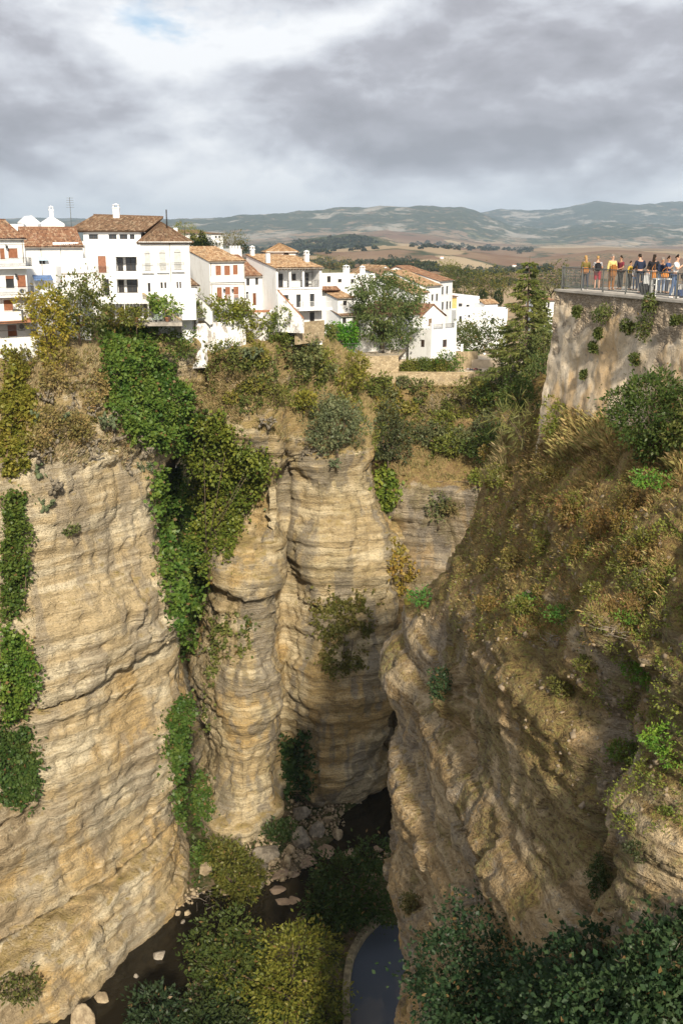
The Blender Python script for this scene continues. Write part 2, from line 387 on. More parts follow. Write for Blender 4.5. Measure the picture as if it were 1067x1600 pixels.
cliff('middle_buttress', M, 0.36, MAT['limestone_weathered'], 'rounded limestone buttress rising from the river in the middle', amp=0.85, seed=3, cracks=0.3,
      lumps=[LC(352, 905, 136, 2.2, 1.0), LC(410, 905, 136, 2.4, 1.0), LC(378, 900, 136, 1.2, -1.6), LC(330, 1120, 139, 4, -1.0), LC(520, 880, 141, 6, 0.8), LC(470, 760, 141, 3, -0.7)])
# back wall under the far plaza
pxB = [555, 600, 645, 690, 740, 795, 850, 930]
def brow(y, Ys, e): return [P(p, y, v, e) for p, v in zip(pxB, Ys)]
Bk = [
 [W(p, v, -23.0, 1) for p, v in zip(pxB, [182, 182, 182, 182, 182, 182, 182, 182])],
 [W(p, v, -22.6, 1) for p, v in zip(pxB, [166, 163, 162, 161, 160, 158, 154, 148])],
 brow(606, [165, 161.5, 160.5, 159.5, 158.5, 156, 150, 143], .8), brow(652, [164, 161, 160, 159, 157.5, 153, 146, 138], .35),
 brow(668, [163, 159, 157.5, 156.5, 155, 150.5, 143, 135], .9), brow(735, [161, 153.5, 151, 150, 148, 144, 136, 128], .95),
 brow(762, [160, 152.5, 149.6, 148.5, 146.5, 142.5, 134, 126], .25), brow(850, [160, 153, 150.2, 149, 147, 142.5, 134, 126], 0),
 brow(930, [160, 152.5, 149.2, 148, 146, 141.5, 133, 125], 0), [W(p, v, -95, 0) for p, v in zip(pxB, [160, 154, 151, 150, 148, 143, 134, 126])]]
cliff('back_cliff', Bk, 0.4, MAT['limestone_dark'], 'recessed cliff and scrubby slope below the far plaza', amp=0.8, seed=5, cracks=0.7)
# right cliff, mossy, below the bastion
def PX(*a): return P(*a)
RR = [
 [(17, 80, -9.5, 1), (12.6, 67, -8.8, 1), P(822, 640, 57.5, 1), P(846, 634, 54, 1), P(900, 634, 51.3, 1), P(960, 634, 48.6, 1), P(1020, 634, 46, 1), P(1067, 634, 44.3, 1), P(1200, 634, 38, 1)],
 [(16, 82, -12, 1), (11.5, 68, -11.5, 1), P(786, 715, 59.5, 1), P(832, 715, 53.4, 1), P(890, 715, 49.5, 1), P(950, 715, 46, 1), P(1010, 715, 43, 1), P(1067, 720, 40.5, 1), P(1200, 740, 35, 1)],
 [(15, 84, -16, 1), (10.5, 69, -16, 1), P(750, 790, 60.5, .8), P(802, 795, 52.5, .8), P(860, 795, 47.5, .8), P(928, 795, 43.2, .8), P(998, 795, 40, .7), P(1067, 800, 37.5, .7), P(1200, 820, 32, .7)],
 [(15, 86, -21, .5), (9.5, 70, -20.5, .6), P(724, 880, 61, .6), P(776, 882, 51.8, .6), P(840, 885, 45.5, .6), P(912, 885, 40.8, .6), P(988, 885, 37.3, .5), P(1067, 890, 34.5, .5), P(1200, 910, 29.5, .5)],
 [(15, 90, -26, 0), (7.5, 74, -24.5, .2), P(634, 944, 65, .35), P(706, 962, 54.5, .35), P(784, 965, 46.4, .3), P(866, 965, 40.5, .3), P(950, 965, 36, .3), P(1046, 965, 32, .3), P(1200, 990, 27, .3)],
 [(15, 92, -30, 0), (7.0, 76, -28, 0), P(607, 1020, 65, .1), P(676, 1025, 54.5, .1), P(750, 1030, 46.6, .1), P(836, 1030, 40.2, .1), P(930, 1030, 35.2, .15), P(1036, 1030, 31, .2), P(1200, 1060, 26.5, .2)],
 [(15, 93, -38, 0), (6.8, 76, -33, 0), P(612, 1150, 62, 0), P(668, 1150, 53.5, 0), P(736, 1150, 46, 0), P(818, 1150, 39.8, 0), P(918, 1150, 34.6, .1), P(1026, 1150, 30.4, .25), P(1200, 1180, 26, .2)],
 [(15, 93, -44, 0), (6.5, 76, -39, 0), P(605, 1280, 60.5, 0), P(656, 1280, 52.6, 0), P(722, 1280, 45.4, 0), P(806, 1280, 39.3, 0), P(906, 1280, 34.2, 0), P(1018, 1280, 29.8, .1), P(1200, 1320, 25.5, .1)],
 [(15, 93, -50, 0), (6.2, 75, -44, 0), P(597, 1390, 59.5, 0), P(650, 1390, 51.8, 0), P(716, 1390, 44.6, 0), P(800, 1390, 38.7, 0), P(900, 1390, 33.6, 0), P(1010, 1390, 29.4, 0), P(1200, 1440, 25.3, 0)],
 [(15, 93, -54, 0), (6.2, 75, -50, 0), P(602, 1470, 58, 0), P(655, 1470, 50.5, 0), P(720, 1470, 43.6, 0), P(802, 1470, 37.8, 0), P(900, 1470, 33.0, 0), P(1010, 1470, 28.8, 0), P(1200, 1530, 25, 0)],
 [(15, 93, -60, 0), (6.2, 74, -57, 0), P(620, 1600, 55.5, 0), P(672, 1600, 48.5, 0), P(734, 1600, 42, 0), P(812, 1600, 36.6, 0), P(905, 1600, 32, 0), P(1010, 1600, 28, 0), P(1200, 1680, 24.5, 0)],
]
RR = [r + [(r[-1][0] + 5, r[-1][1] - 17, r[-1][2], r[-1][3]), (r[-1][0] + 14, r[-1][1] - 45, r[-1][2], r[-1][3])] for r in RR]     # on towards the viewpoint
last = RR[-1]
RR.append([(x, y, -70, 0) for (x, y, z, e) in last]); RR.append([(x, y, -95, 0) for (x, y, z, e) in last])
cliff('right_cliff', RR, 0.16, MAT['limestone_mossy'], 'mossy brown rock slope and cliff below the bastion wall', amp=0.62, seed=8, cracks=0.55, bedscale=0.6, bedamp=0.85, blocks=1.9, coarse=2, ochre_shade_z=30, moss_z=-24,
      lumps=[LC(1010, 850, 36, 2.6, 1.0), LC(945, 1180, 34.4, 2.2, -1.6), LC(1000, 1060, 33.5, 1.8, -1.5), LC(1000, 1330, 30.5, 3.0, 0.6), LC(925, 1330, 33.5, 1.8, -1.6),
             LC(730, 1000, 51, 1.8, -1.0), LC(690, 1090, 52, 2.0, 0.8), LC(975, 1000, 35, 1.4, 1.4), LC(900, 1000, 38, 1.4, 0.8), LC(660, 1300, 53, 1.2, -0.7)])
_bv, _bf, _off = [], [], 0
for _n, (pp, ff, ee) in PATCH.items():
    _bv.append(pp.reshape(-1, 3)); _bf.append(ff + _off); _off += pp.shape[0] * pp.shape[1]
BVH = BVHTree.FromPolygons(np.concatenate(_bv).tolist(), np.concatenate(_bf).tolist())
def hit(px, py):
    """first rock surface seen at that pixel: point, normal (or None)"""
    d = ray(px, py).normalized(); h = BVH.ray_cast(Vector((0, 0, 0)), d, 400)
    if h[0] is None: return None, None
    n = h[1]
    if n.dot(d) > 0: n = -n
    return h[0], n
# ------------------------------------------------------------------ far country
LAY = [ # distance, front width, back width, crest line (photo column, row)
 (1300, 420, 300, [(-900, 430), (300, 432), (480, 417), (600, 409), (680, 411), (760, 424), (850, 416), (1000, 420), (1900, 420)]),
 (2700, 800, 500, [(-900, 402), (380, 400), (480, 394), (540, 388), (620, 382), (690, 384), (760, 392), (830, 400), (880, 396), (950, 389), (1067, 393), (1900, 395)]),
 (4200, 700, 600, [(-900, 396), (300, 396), (420, 385), (480, 372), (540, 365), (590, 371), (630, 381), (700, 385), (800, 389), (930, 385), (1067, 390), (1900, 390)]),
 (6800, 1500, 900, [(-900, 384), (300, 384), (450, 377), (600, 361), (680, 369), (760, 380), (850, 382), (1067, 385), (1900, 385)]),
 (11000, 2600, 1200, [(-900, 350), (200, 350), (290, 347), (350, 344), (430, 340), (480, 335), (540, 331), (600, 329), (660, 327), (720, 329), (760, 343), (800, 356), (860, 360), (930, 352), (1000, 354), (1067, 357), (1900, 355)]),
 (15000, 2600, 1500, [(-900, 345), (600, 345), (740, 340), (780, 333), (850, 334), (900, 327), (930, 321), (1000, 322), (1067, 321), (1200, 322), (1900, 335)]),
]
def terrain_height(px, Y):
    b = np.interp(Y, [150, 182, 240, 400, 800, 1500, 2500, 6000, 9000, 17000], [-21.8, -22.4, -31, -60, -112, -142, -150, -150, -110, -60])
    lf = sstep(-px, -520, -380) * sstep(-Y, -330, -190); b = b * (1 - lf) + np.minimum(-12.8, b * 0.5) * lf
    z = b.copy(); lay = np.zeros_like(z)
    for i, (Yr, wf, wb, cr) in enumerate(LAY):
        c = np.interp(px, [a for a, _ in cr], [v for _, v in cr]); zc = (372 - c) / FPX * Yr
        wdt = np.where(Y < Yr, wf, wb)
        k = b + (zc - b) * np.exp(-((Y - Yr) / wdt) ** 2)
        if i >= 4:
            pass
        sel = k > z; lay = np.where(sel, i + 1, lay); z = np.maximum(z, k)
    return z, lay
tpx = np.linspace(-900, 1950, 520); nY = 430
sfrac = np.linspace(0, 1, nY)
PXg, Sg = np.meshgrid(tpx, sfrac)
y0 = 155 + 27 * sstep(PXg, 400, 500)
Yg = y0 * (18500.0 / y0) ** Sg
Zg, Lg = terrain_height(PXg, Yg)
Xg = (PXg - 533.5) / FPX * (Yg * CP - Zg * SP)
q = np.stack([Xg, Yg, np.zeros_like(Xg)], -1)
rough = np.clip((Yg - 250) / 3000, 0, 1)
mont = sstep(Yg, 6500, 9500)
Zg = Zg + rough * (1 - mont) * (10 * fbm(q / 700.0, 4) + 1.5 * fbm(q / 90.0, 3)) + mont * (70 * (0.35 - np.abs(fbm(q / 1500.0, 5, 0.55))) + 14 * fbm(q / 260.0, 3))
idx = np.arange(Zg.size).reshape(Zg.shape)
tf = np.stack([idx[:-1, :-1], idx[:-1, 1:], idx[1:, 1:], idx[1:, :-1]], -1).reshape(-1, 4)
wood = 0.9 * (Lg == 3) * sstep(-np.abs(PXg - 500), -190, -60) + 0.75 * mont + 0.5 * ((Lg == 4) * sstep(-PXg, -640, -480)) + 0.8 * sstep(-Yg, -500, -330)
m, t = material('countryside')
geo = t.n('NewGeometry'); pos = geo.outputs['Position']
wd = t.n('Attribute', attribute_name='wood').outputs['Fac']; mo = t.n('Attribute', attribute_name='mont').outputs['Fac']
wp = t.n('TexNoise', {'Vector': pos, 'Scale': 0.0035, 'Detail': 3.0})
wv = t.vmath('ADD', pos, t.scale(t.vmath('SUBTRACT', wp.outputs[1], (0.5, 0.5, 0.5)), (420, 420, 0)))
vor = t.n('TexVoronoi', {'Vector': t.scale(wv, (1, 0.6, 0)), 'Scale': 0.0026}, feature='F1')
cell = t.n('SeparateColor', {0: vor.outputs['Color']}).outputs[0]
fld = t.ramp(cell, [(0.0, (0.24, 0.165, 0.10)), (0.2, (0.18, 0.11, 0.068)), (0.38, (0.32, 0.235, 0.145)), (0.56, (0.24, 0.165, 0.10)), (0.72, (0.39, 0.30, 0.19)), (0.86, (0.15, 0.145, 0.07))], 'CONSTANT')
fld = t.mixc(t.math('MULTIPLY', t.smooth(t.noise(pos, 0.004, 6, 0.7), 0.4, 0.65), 0.35), fld, (0.34, 0.26, 0.16))
edge = t.n('TexVoronoi', {'Vector': t.scale(wv, (1, 0.6, 0)), 'Scale': 0.0026}, feature='DISTANCE_TO_EDGE').outputs[0]
scr = t.noise(pos, 0.006, 8, 0.75)
e2 = t.math('MULTIPLY', t.smooth(edge, 0.05, 0.0), t.smooth(t.noise(pos, 0.011, 5, 0.7), 0.44, 0.55))
fld = t.mixc(e2, fld, (0.05, 0.06, 0.028))
dots = t.n('TexVoronoi', {'Vector': t.scale(pos, (1, 1, 0)), 'Scale': 0.10, 'Randomness': 0.5}, feature='F1').outputs[0]
grove = t.math('MULTIPLY', t.smooth(dots, 0.48, 0.34), t.smooth(t.noise(pos, 0.0017, 2, 0.5), 0.53, 0.56))
fld = t.mixc(t.math('MULTIPLY', grove, 0.9), fld, (0.06, 0.075, 0.04))
wdm = t.smooth(t.math('ADD', wd, t.math('MULTIPLY', t.math('SUBTRACT', scr, 0.5), 2.6)), 0.42, 0.62)
c = t.mixc(wdm, fld, t.ramp(t.noise(pos, 0.02, 5, 0.7), [(0.35, (0.03, 0.038, 0.018)), (0.6, (0.075, 0.08, 0.035))]))
rk = t.math('MULTIPLY', mo, t.smooth(t.noise(pos, 0.0016, 9, 0.72), 0.53, 0.60))
c = t.mixc(t.math('MULTIPLY', rk, 0.8), c, (0.42, 0.37, 0.30))
out(t, principled(t, c, 0.95, spec=0.05))
ter = mesh_np('countryside', np.stack([Xg, Yg, Zg], -1).reshape(-1, 3), tf, MAT['countryside'], smooth=True, attr={'wood': wood.ravel(), 'mont': mont.ravel()})
tag(ter, 'brown ploughed fields and wooded hills rising to far mountains', kind='structure')
TBV = BVHTree.FromPolygons(np.stack([Xg, Yg, Zg], -1).reshape(-1, 3).tolist(), tf.tolist())
def thit(px, py):
    h = TBV.ray_cast(Vector((0, 0, 0)), ray(px, py).normalized(), 30000); return h[0]
def tdown(x, y):
    h = TBV.ray_cast(Vector((x, y, 900)), Vector((0, 0, -1)), 3000); return h[0]
# ------------------------------------------------------------------ gorge floor, river and pool
FZ = -86.0
riv = [PZ(600, 1262, FZ), PZ(560, 1318, FZ), PZ(500, 1372, FZ), PZ(430, 1418, FZ), PZ(330, 1440, FZ), PZ(255, 1480, FZ), PZ(195, 1545, FZ), PZ(160, 1610, FZ), PZ(110, 1720, FZ)]
rw = [4.0, 3.5, 3.0, 3.4, 5.0, 6.2, 5.6, 5.0, 5.0]
pool = [PZ(592, 1440, FZ), PZ(566, 1466, FZ), PZ(548, 1500, FZ), PZ(541, 1545, FZ), PZ(541, 1600, FZ), PZ(548, 1680, FZ), PZ(640, 1680, FZ), PZ(680, 1560, FZ), PZ(650, 1450, FZ)]
gx, gy = np.meshgrid(np.arange(-70, 45, 0.55), np.arange(58, 172, 0.55))
def seg_dist(gx, gy, pts, ws):
    best = np.full(gx.shape, 1e9)
    for a, b, w0, w1 in zip(pts[:-1], pts[1:], ws[:-1], ws[1:]):
        dx, dy = b.x - a.x, b.y - a.y
        tt = np.clip(((gx - a.x) * dx + (gy - a.y) * dy) / (dx * dx + dy * dy), 0, 1)
        d = np.hypot(gx - a.x - tt * dx, gy - a.y - tt * dy) - (w0 + (w1 - w0) * tt); best = np.minimum(best, d)
    return best
q = np.stack([gx, gy, np.zeros_like(gx)], -1)
rd = seg_dist(gx, gy, riv, rw) + 1.6 * fbm(q / 5.0, 3)
from mathutils.geometry import intersect_point_tri_2d
def inside(poly, X, Y):
    r = np.zeros(X.shape, bool); n = len(poly)
    for i in range(n):
        x1, y1 = poly[i][0], poly[i][1]; x2, y2 = poly[(i + 1) % n][0], poly[(i + 1) % n][1]
        c = ((y1 > Y) != (y2 > Y)) & (X < (x2 - x1) * (Y - y1) / (y2 - y1 + 1e-12) + x1); r ^= c
    return r
gz = FZ + 0.3 + 0.5 * fbm(q / 9.0, 3) + 0.22 * fbm(q / 1.6, 3)
gz = np.where(rd < 2.2, FZ - 1.0 + (gz - FZ + 1.0) * sstep(rd, -0.4, 2.2), gz)
inp = inside(pool, gx, gy)
gz = np.where(inp, FZ - 2.5, gz)
idx = np.arange(gx.size).reshape(gx.shape)
gf = np.stack([idx[:-1, :-1], idx[:-1, 1:], idx[1:, 1:], idx[1:, :-1]], -1).reshape(-1, 4)
m, t = material('river_bank')
pos = t.n('NewGeometry').outputs['Position']
n1 = t.noise(pos, 0.35, 6, 0.7); n2 = t.noise(pos, 2.4, 5, 0.75)
c = t.ramp(n1, [(0.34, (0.022, 0.030, 0.010)), (0.46, (0.05, 0.058, 0.018)), (0.55, (0.11, 0.082, 0.046)), (0.66, (0.19, 0.145, 0.095))])
c = t.mixc(t.math('MULTIPLY', t.smooth(n2, 0.58, 0.66), 0.7), c, (0.32, 0.27, 0.20))
out(t, principled(t, c, 0.95, n2, 0.25, 1.0, 0.1))
tag(mesh_np('river_bank', np.stack([gx, gy, gz], -1).reshape(-1, 3), gf, MAT['river_bank'], smooth=True), 'gravel and green banks on the gorge floor', kind='structure')
g = MB(); g.add([(-300, -400, FZ - 1.4), (300, -400, FZ - 1.4), (300, 59, FZ - 1.4), (-300, 59, FZ - 1.4)], [(0, 1, 2, 3)]); tag(g.build('gorge_floor', MAT['river_bank']), 'floor of the gorge under the viewpoint', kind='structure')
def floor_z(x, y):
    i = int(np.clip((y - 58) / 0.55, 0, gx.shape[0] - 1)); j = int(np.clip((x + 70) / 0.55, 0, gx.shape[1] - 1)); return float(gz[i, j])
def water(name, base, rough, label, pts, z, ripple):
    m, t = material(name)
    pos = t.n('NewGeometry').outputs['Position']
    b = principled(t, base, rough, t.noise(pos, 1.6, 4, 0.6), 0.02, ripple, 0.5); b.inputs['IOR'].default_value = 1.33
    out(t, b)
    mb = MB(); mb.add([(p[0], p[1], z) for p in pts], [tuple(range(len(pts)))]); o = mb.build(name, m)
    return tag(o, label, kind='structure')
water('river_water', (0.016, 0.013, 0.008), 0.06, 'shallow dark brown river water', [(-70, 60), (12, 60), (12, 171), (-70, 171)], FZ - 0.22, 0.5)  # base colour darkened in place of the shade on the gorge floor
po = water('pool_water', (0.060, 0.070, 0.088), 0.05, 'still slate blue water of the walled pool', [(p.x, p.y) for p in pool], FZ - 0.05, 0.08)  # slate base colour paints in the sky reflection
def sweep(path, prof):
    """prof: list of (offset, z) swept along a plan path"""
    mb = MB(); vs = []; k = len(prof); n = len(path)
    for i, p in enumerate(path):
        d = (path[min(i + 1, n - 1)] - path[max(i - 1, 0)]); d.z = 0; d.normalize(); nn = Vector((-d.y, d.x, 0))
        vs += [Vector((p.x, p.y, 0)) + nn * o_ + Vector((0, 0, p.z + z_)) for o_, z_ in prof]
    fs = [(i * k + j, i * k + (j + 1) % k, (i + 1) * k + (j + 1) % k, (i + 1) * k + j) for i in range(n - 1) for j in range(k)]
    fs += [tuple(range(k))[::-1], tuple(range((n - 1) * k, n * k))]
    mb.add(vs, fs); return mb
def smooth_path(pts, k=6):
    A = cr_weights(len(pts), [k] * (len(pts) - 1)); return [Vector(v) for v in A @ np.array([tuple(p) for p in pts])]
plain('mossy_concrete', (0.20, 0.165, 0.10), 0.9, 0.4, 1.2)
cw = sweep(smooth_path(pool[:6]), [(-0.45, -3), (0.45, -3), (0.45, 0.75), (0.30, 0.9), (-0.38, 0.9), (-0.45, 0.8)]).build('pool_wall', MAT['mossy_concrete'])
tag(cw, 'curved mossy concrete wall round the slate blue pool', 'wall')

# ------------------------------------------------------------------ bastion with the viewing terrace
TZ = -2.55
c1 = Vector(W(868, 54, TZ)[:3]); c2 = Vector(W(1067, 44, TZ)[:3]); dirw = (c2 - c1).normalized(); c3 = c1 + dirw * 62
b1 = Vector(P(846, 640, 53.2)[:3]); 
nrm = Vector((dirw.y, -dirw.x, 0)).normalized()
if nrm.x > 0: nrm = -nrm
bas = empty('bastion', (c1.x + 4, c1.y, TZ - 8)); tag(bas, 'massive old bastion wall with peeling orange and grey plaster', 'wall')
BO = Vector(bas.location)
nu, nv = 440, 84
uu = np.linspace(0, 62, nu); vv = np.linspace(0, 11.5, nv)
Ug, Vg = np.meshgrid(uu, vv)
xg = c1.x + dirw.x * Ug + nrm.x * Vg * 0.085; yg = c1.y + dirw.y * Ug + nrm.y * Vg * 0.085; zg = TZ - 0.12 - Vg
sl = np.clip(1 - Ug / 2.0, 0, 1) ** 2 * 0.0
q = np.stack([xg, yg, zg], -1)
rub = sstep(-(Vg + 1.7 * fbm(q / 2.4, 4, 0.6)), -2.4, -1.0)
dsp = 0.16 * fbm(q / 2.2, 4, 0.6) + rub * 0.12 * fbm(q / 0.35, 2) + 0.05 * fbm(q / 0.5, 2) - 0.10 * rub
xg = xg + nrm.x * dsp; yg = yg + nrm.y * dsp
idx = np.arange(xg.size).reshape(xg.shape)
wf_ = np.stack([idx[:-1, :-1], idx[1:, :-1], idx[1:, 1:], idx[:-1, 1:]], -1).reshape(-1, 4)
m, t = material('bastion_plaster')
pos = t.n('NewGeometry').outputs['Position']; rb = t.n('Attribute', attribute_name='rubble').outputs['Fac']
strk = t.noise(t.scale(pos, (1.2, 1.2, 0.16)), 1.0, 5, 0.65, 0.3)
nn = t.noise(pos, 1.1, 7, 0.72); nf = t.noise(pos, 5.0, 5, 0.7)
c = t.mixc(t.smooth(nn, 0.42, 0.62), (0.52, 0.42, 0.29), (0.68, 0.575, 0.43))
c = t.mixc(t.math('MULTIPLY', t.smooth(t.noise(t.scale(pos, (0.5, 0.5, 0.22)), 1.0, 4, 0.6, 0.4), 0.50, 0.60), 0.6), c, (0.52, 0.34, 0.155))
c = t.mixc(t.math('MULTIPLY', t.smooth(strk, 0.52, 0.66), 0.65), c, (0.27, 0.235, 0.195))
c = t.mixc(t.math('MULTIPLY', t.smooth(nf, 0.54, 0.68), 0.6), c, (0.19, 0.165, 0.14))
st = t.n('TexVoronoi', {'Vector': t.scale(pos, (1, 1, 1.6)), 'Scale': 4.6}, feature='F1')
ste = t.n('TexVoronoi', {'Vector': t.scale(pos, (1, 1, 1.6)), 'Scale': 4.6}, feature='DISTANCE_TO_EDGE').outputs[0]
sc_ = t.mixc(t.smooth(ste, 0.0, 0.09), (0.22, 0.18, 0.13), t.mixc(t.n('SeparateColor', {0: st.outputs['Color']}).outputs[0], (0.30, 0.235, 0.165), (0.46, 0.375, 0.275)))
sc_ = t.mixc(t.math('MULTIPLY', t.smooth(nn, 0.5, 0.66), 0.6), sc_, (0.22, 0.175, 0.12))
c = t.mixc(t.smooth(t.math('ADD', rb, t.math('MULTIPLY', t.math('SUBTRACT', nn, 0.5), 1.6)), 0.35, 0.6), c, sc_)
out(t, principled(t, c, 0.95, t.math('ADD', t.math('MULTIPLY', nn, 0.8), t.math('MULTIPLY', ste, rb)), 0.12, 0.9, 0.1))
front = mesh_np('plastered_face', np.stack([xg - BO.x, yg - BO.y, zg - BO.z], -1).reshape(-1, 3), wf_, m, bas, smooth=True, attr={'rubble': rub.ravel()})
plain('terrace_stone', (0.46, 0.42, 0.36), 0.9, 0.2, 0.8)
ter_poly = [(c1.x, c1.y), (c3.x, c3.y), (70, c3.y), (70, 76), (27, 66)]
core_poly = [(c1.x - nrm.x * .8 + .4, c1.y - nrm.y * .8), (c3.x - nrm.x * .8, c3.y - nrm.y * .8)] + ter_poly[2:]
mb = MB(); mb.prism([(x - BO.x, y - BO.y) for x, y in core_poly], TZ - 12 - BO.z, TZ - 0.14 - BO.z); mb.build('core', m, bas)
ov = [c1 + nrm * 0.05 - dirw * 0.05, c3 + nrm * 0.05]
cop = sweep([ov[0] - BO, ov[1] - BO], [(-0.02, -0.09), (-0.02, 0.02), (0.50, 0.02), (0.50, -0.09)])
cop.build('coping', MAT['terrace_stone'], bas)
mb = MB(); mb.prism([(x, y) for x, y in ter_poly], TZ - 0.12, TZ); tag(mb.build('viewing_terrace', MAT['terrace_stone']), 'pale stone floor of the viewing terrace', kind='structure')
# ------------------------------------------------------------------ house materials
m, t = material('whitewash')
pos = t.n('NewGeometry').outputs['Position']
n1 = t.noise(t.scale(pos, (0.9, 0.9, 0.35)), 1.0, 6, 0.65); n2 = t.noise(pos, 3.0, 5, 0.7)
c = t.mixc(t.math('MULTIPLY', t.smooth(n1, 0.5, 0.7), 0.5), (0.80, 0.80, 0.79), (0.58, 0.56, 0.53))
c = t.mixc(t.math('MULTIPLY', t.smooth(n2, 0.60, 0.72), 0.25), c, (0.55, 0.52, 0.48))
out(t, principled(t, c, 0.9, n2, 0.03, 0.4, 0.1))
m, t = material('stained_whitewash')
pos = t.n('NewGeometry').outputs['Position']
n1 = t.noise(t.scale(pos, (1, 1, 0.6)), 1.3, 7, 0.72); n2 = t.noise(pos, 5.0, 5, 0.7)
c = t.mixc(t.smooth(n1, 0.50, 0.62), (0.78, 0.77, 0.75), (0.34, 0.31, 0.28))
c = t.mixc(t.math('MULTIPLY', t.smooth(n2, 0.56, 0.7), 0.5), c, (0.25, 0.23, 0.2))
out(t, principled(t, c, 0.95, n1, 0.08, 0.6, 0.1))
def tile_material(name, cols):
    m, t = material(name)
    r = t.n('Attribute', attribute_name='rnd').outputs['Fac']; pos = t.n('NewGeometry').outputs['Position']
    c = t.ramp(r, [(i / len(cols), k) for i, k in enumerate(cols)], 'CONSTANT')
    c = t.mixc(t.math('MULTIPLY', t.smooth(t.noise(pos, 0.9, 6, 0.7), 0.5, 0.68), 0.55), c, (0.10, 0.08, 0.055))
    c = t.mixc(t.math('MULTIPLY', t.smooth(t.noise(pos, 5.0, 4, 0.7), 0.56, 0.7), 0.35), c, (0.52, 0.45, 0.33))
    out(t, principled(t, c, 0.9, t.noise(pos, 6.0, 3, 0.6), 0.02, 0.5, 0.1)); return m
tile_material('tiles_red', [(0.22, 0.115, 0.07), (0.28, 0.16, 0.10), (0.18, 0.09, 0.055), (0.33, 0.225, 0.15), (0.14, 0.075, 0.05), (0.25, 0.14, 0.085)])
tile_material('tiles_brown', [(0.155, 0.095, 0.06), (0.21, 0.14, 0.09), (0.125, 0.075, 0.05), (0.26, 0.19, 0.13), (0.10, 0.065, 0.042), (0.185, 0.115, 0.072)])
tile_material('tiles_ochre', [(0.32, 0.20, 0.11), (0.38, 0.265, 0.16), (0.27, 0.16, 0.09), (0.43, 0.32, 0.21), (0.22, 0.13, 0.075), (0.34, 0.225, 0.13)])
plain('shutter_brown', (0.28, 0.115, 0.06), 0.6, 0.15, 4); plain('door_brown', (0.16, 0.065, 0.035), 0.5, 0.2, 4)
plain('shutter_pale', (0.52, 0.52, 0.50), 0.7, 0.1, 4); plain('frame_dark', (0.06, 0.04, 0.03), 0.5); plain('frame_white', (0.75, 0.75, 0.73), 0.6, 0.05)
plain('iron', (0.045, 0.045, 0.047), 0.5, 0.1); plain('iron_grey', (0.11, 0.115, 0.11), 0.5, 0.15); plain('room_dark', (0.05, 0.042, 0.036), 0.9, 0.4, 1.5)
plain('curtain', (0.55, 0.52, 0.47), 0.9, 0.15, 3); plain('metal_white', (0.70, 0.70, 0.68), 0.5, 0.08, 2); plain('awning_white', (0.74, 0.73, 0.70), 0.8, 0.08, 2)
plain('awning_blue', (0.10, 0.17, 0.33), 0.8, 0.2, 2); plain('awning_pale_blue', (0.42, 0.55, 0.64), 0.8, 0.12, 2); plain('terracotta', (0.40, 0.185, 0.10), 0.8, 0.2, 2)
plain('stone_tan', (0.40, 0.31, 0.185), 0.95, 0.3, 1.5); plain('stone_grey', (0.33, 0.30, 0.26), 0.95, 0.3, 1.5); plain('wood_bare', (0.22, 0.15, 0.09), 0.8, 0.25, 3)
plain('yellow_wall', (0.55, 0.37, 0.14), 0.9, 0.12, 1.5); plain('paving', (0.52, 0.43, 0.31), 0.9, 0.18, 1.0)
m, t = material('window_glass')
b = principled(t, (0.035, 0.038, 0.042), 0.08, spec=0.6); out(t, b)
GL = MAT['window_glass']; WHITE = MAT['whitewash']

def wall_mesh(mb, Lx, z0, z1, holes, y=0.0, deep=0.22):
    """front wall sheet from x=0..Lx with rectangular openings (u0,u1,v0,v1) and their reveals"""
    us = sorted({0.0, Lx, *[h[0] for h in holes], *[h[1] for h in holes]}); us = [u for u in us if 0 <= u <= Lx]
    vs = sorted({z0, z1, *[h[2] for h in holes], *[h[3] for h in holes]}); vs = [v for v in vs if z0 <= v <= z1]
    for i in range(len(us) - 1):
        for j in range(len(vs) - 1):
            cu, cv = (us[i] + us[i + 1]) / 2, (vs[j] + vs[j + 1]) / 2
            if any(h[0] < cu < h[1] and h[2] < cv < h[3] for h in holes): continue
            mb.add([(us[i], y, vs[j]), (us[i + 1], y, vs[j]), (us[i + 1], y, vs[j + 1]), (us[i], y, vs[j + 1])], [(0, 1, 2, 3)])
    for h in holes:
        u0, u1, v0, v1 = h[:4]; d = h[4] if len(h) > 4 else deep
        mb.add([(u0, y, v0), (u1, y, v0), (u1, y, v1), (u0, y, v1), (u0, y + d, v0), (u1, y + d, v0), (u1, y + d, v1), (u0, y + d, v1)],
               [(0, 4, 5, 1), (1, 5, 6, 2), (2, 6, 7, 3), (3, 7, 4, 0), (4, 7, 6, 5)])

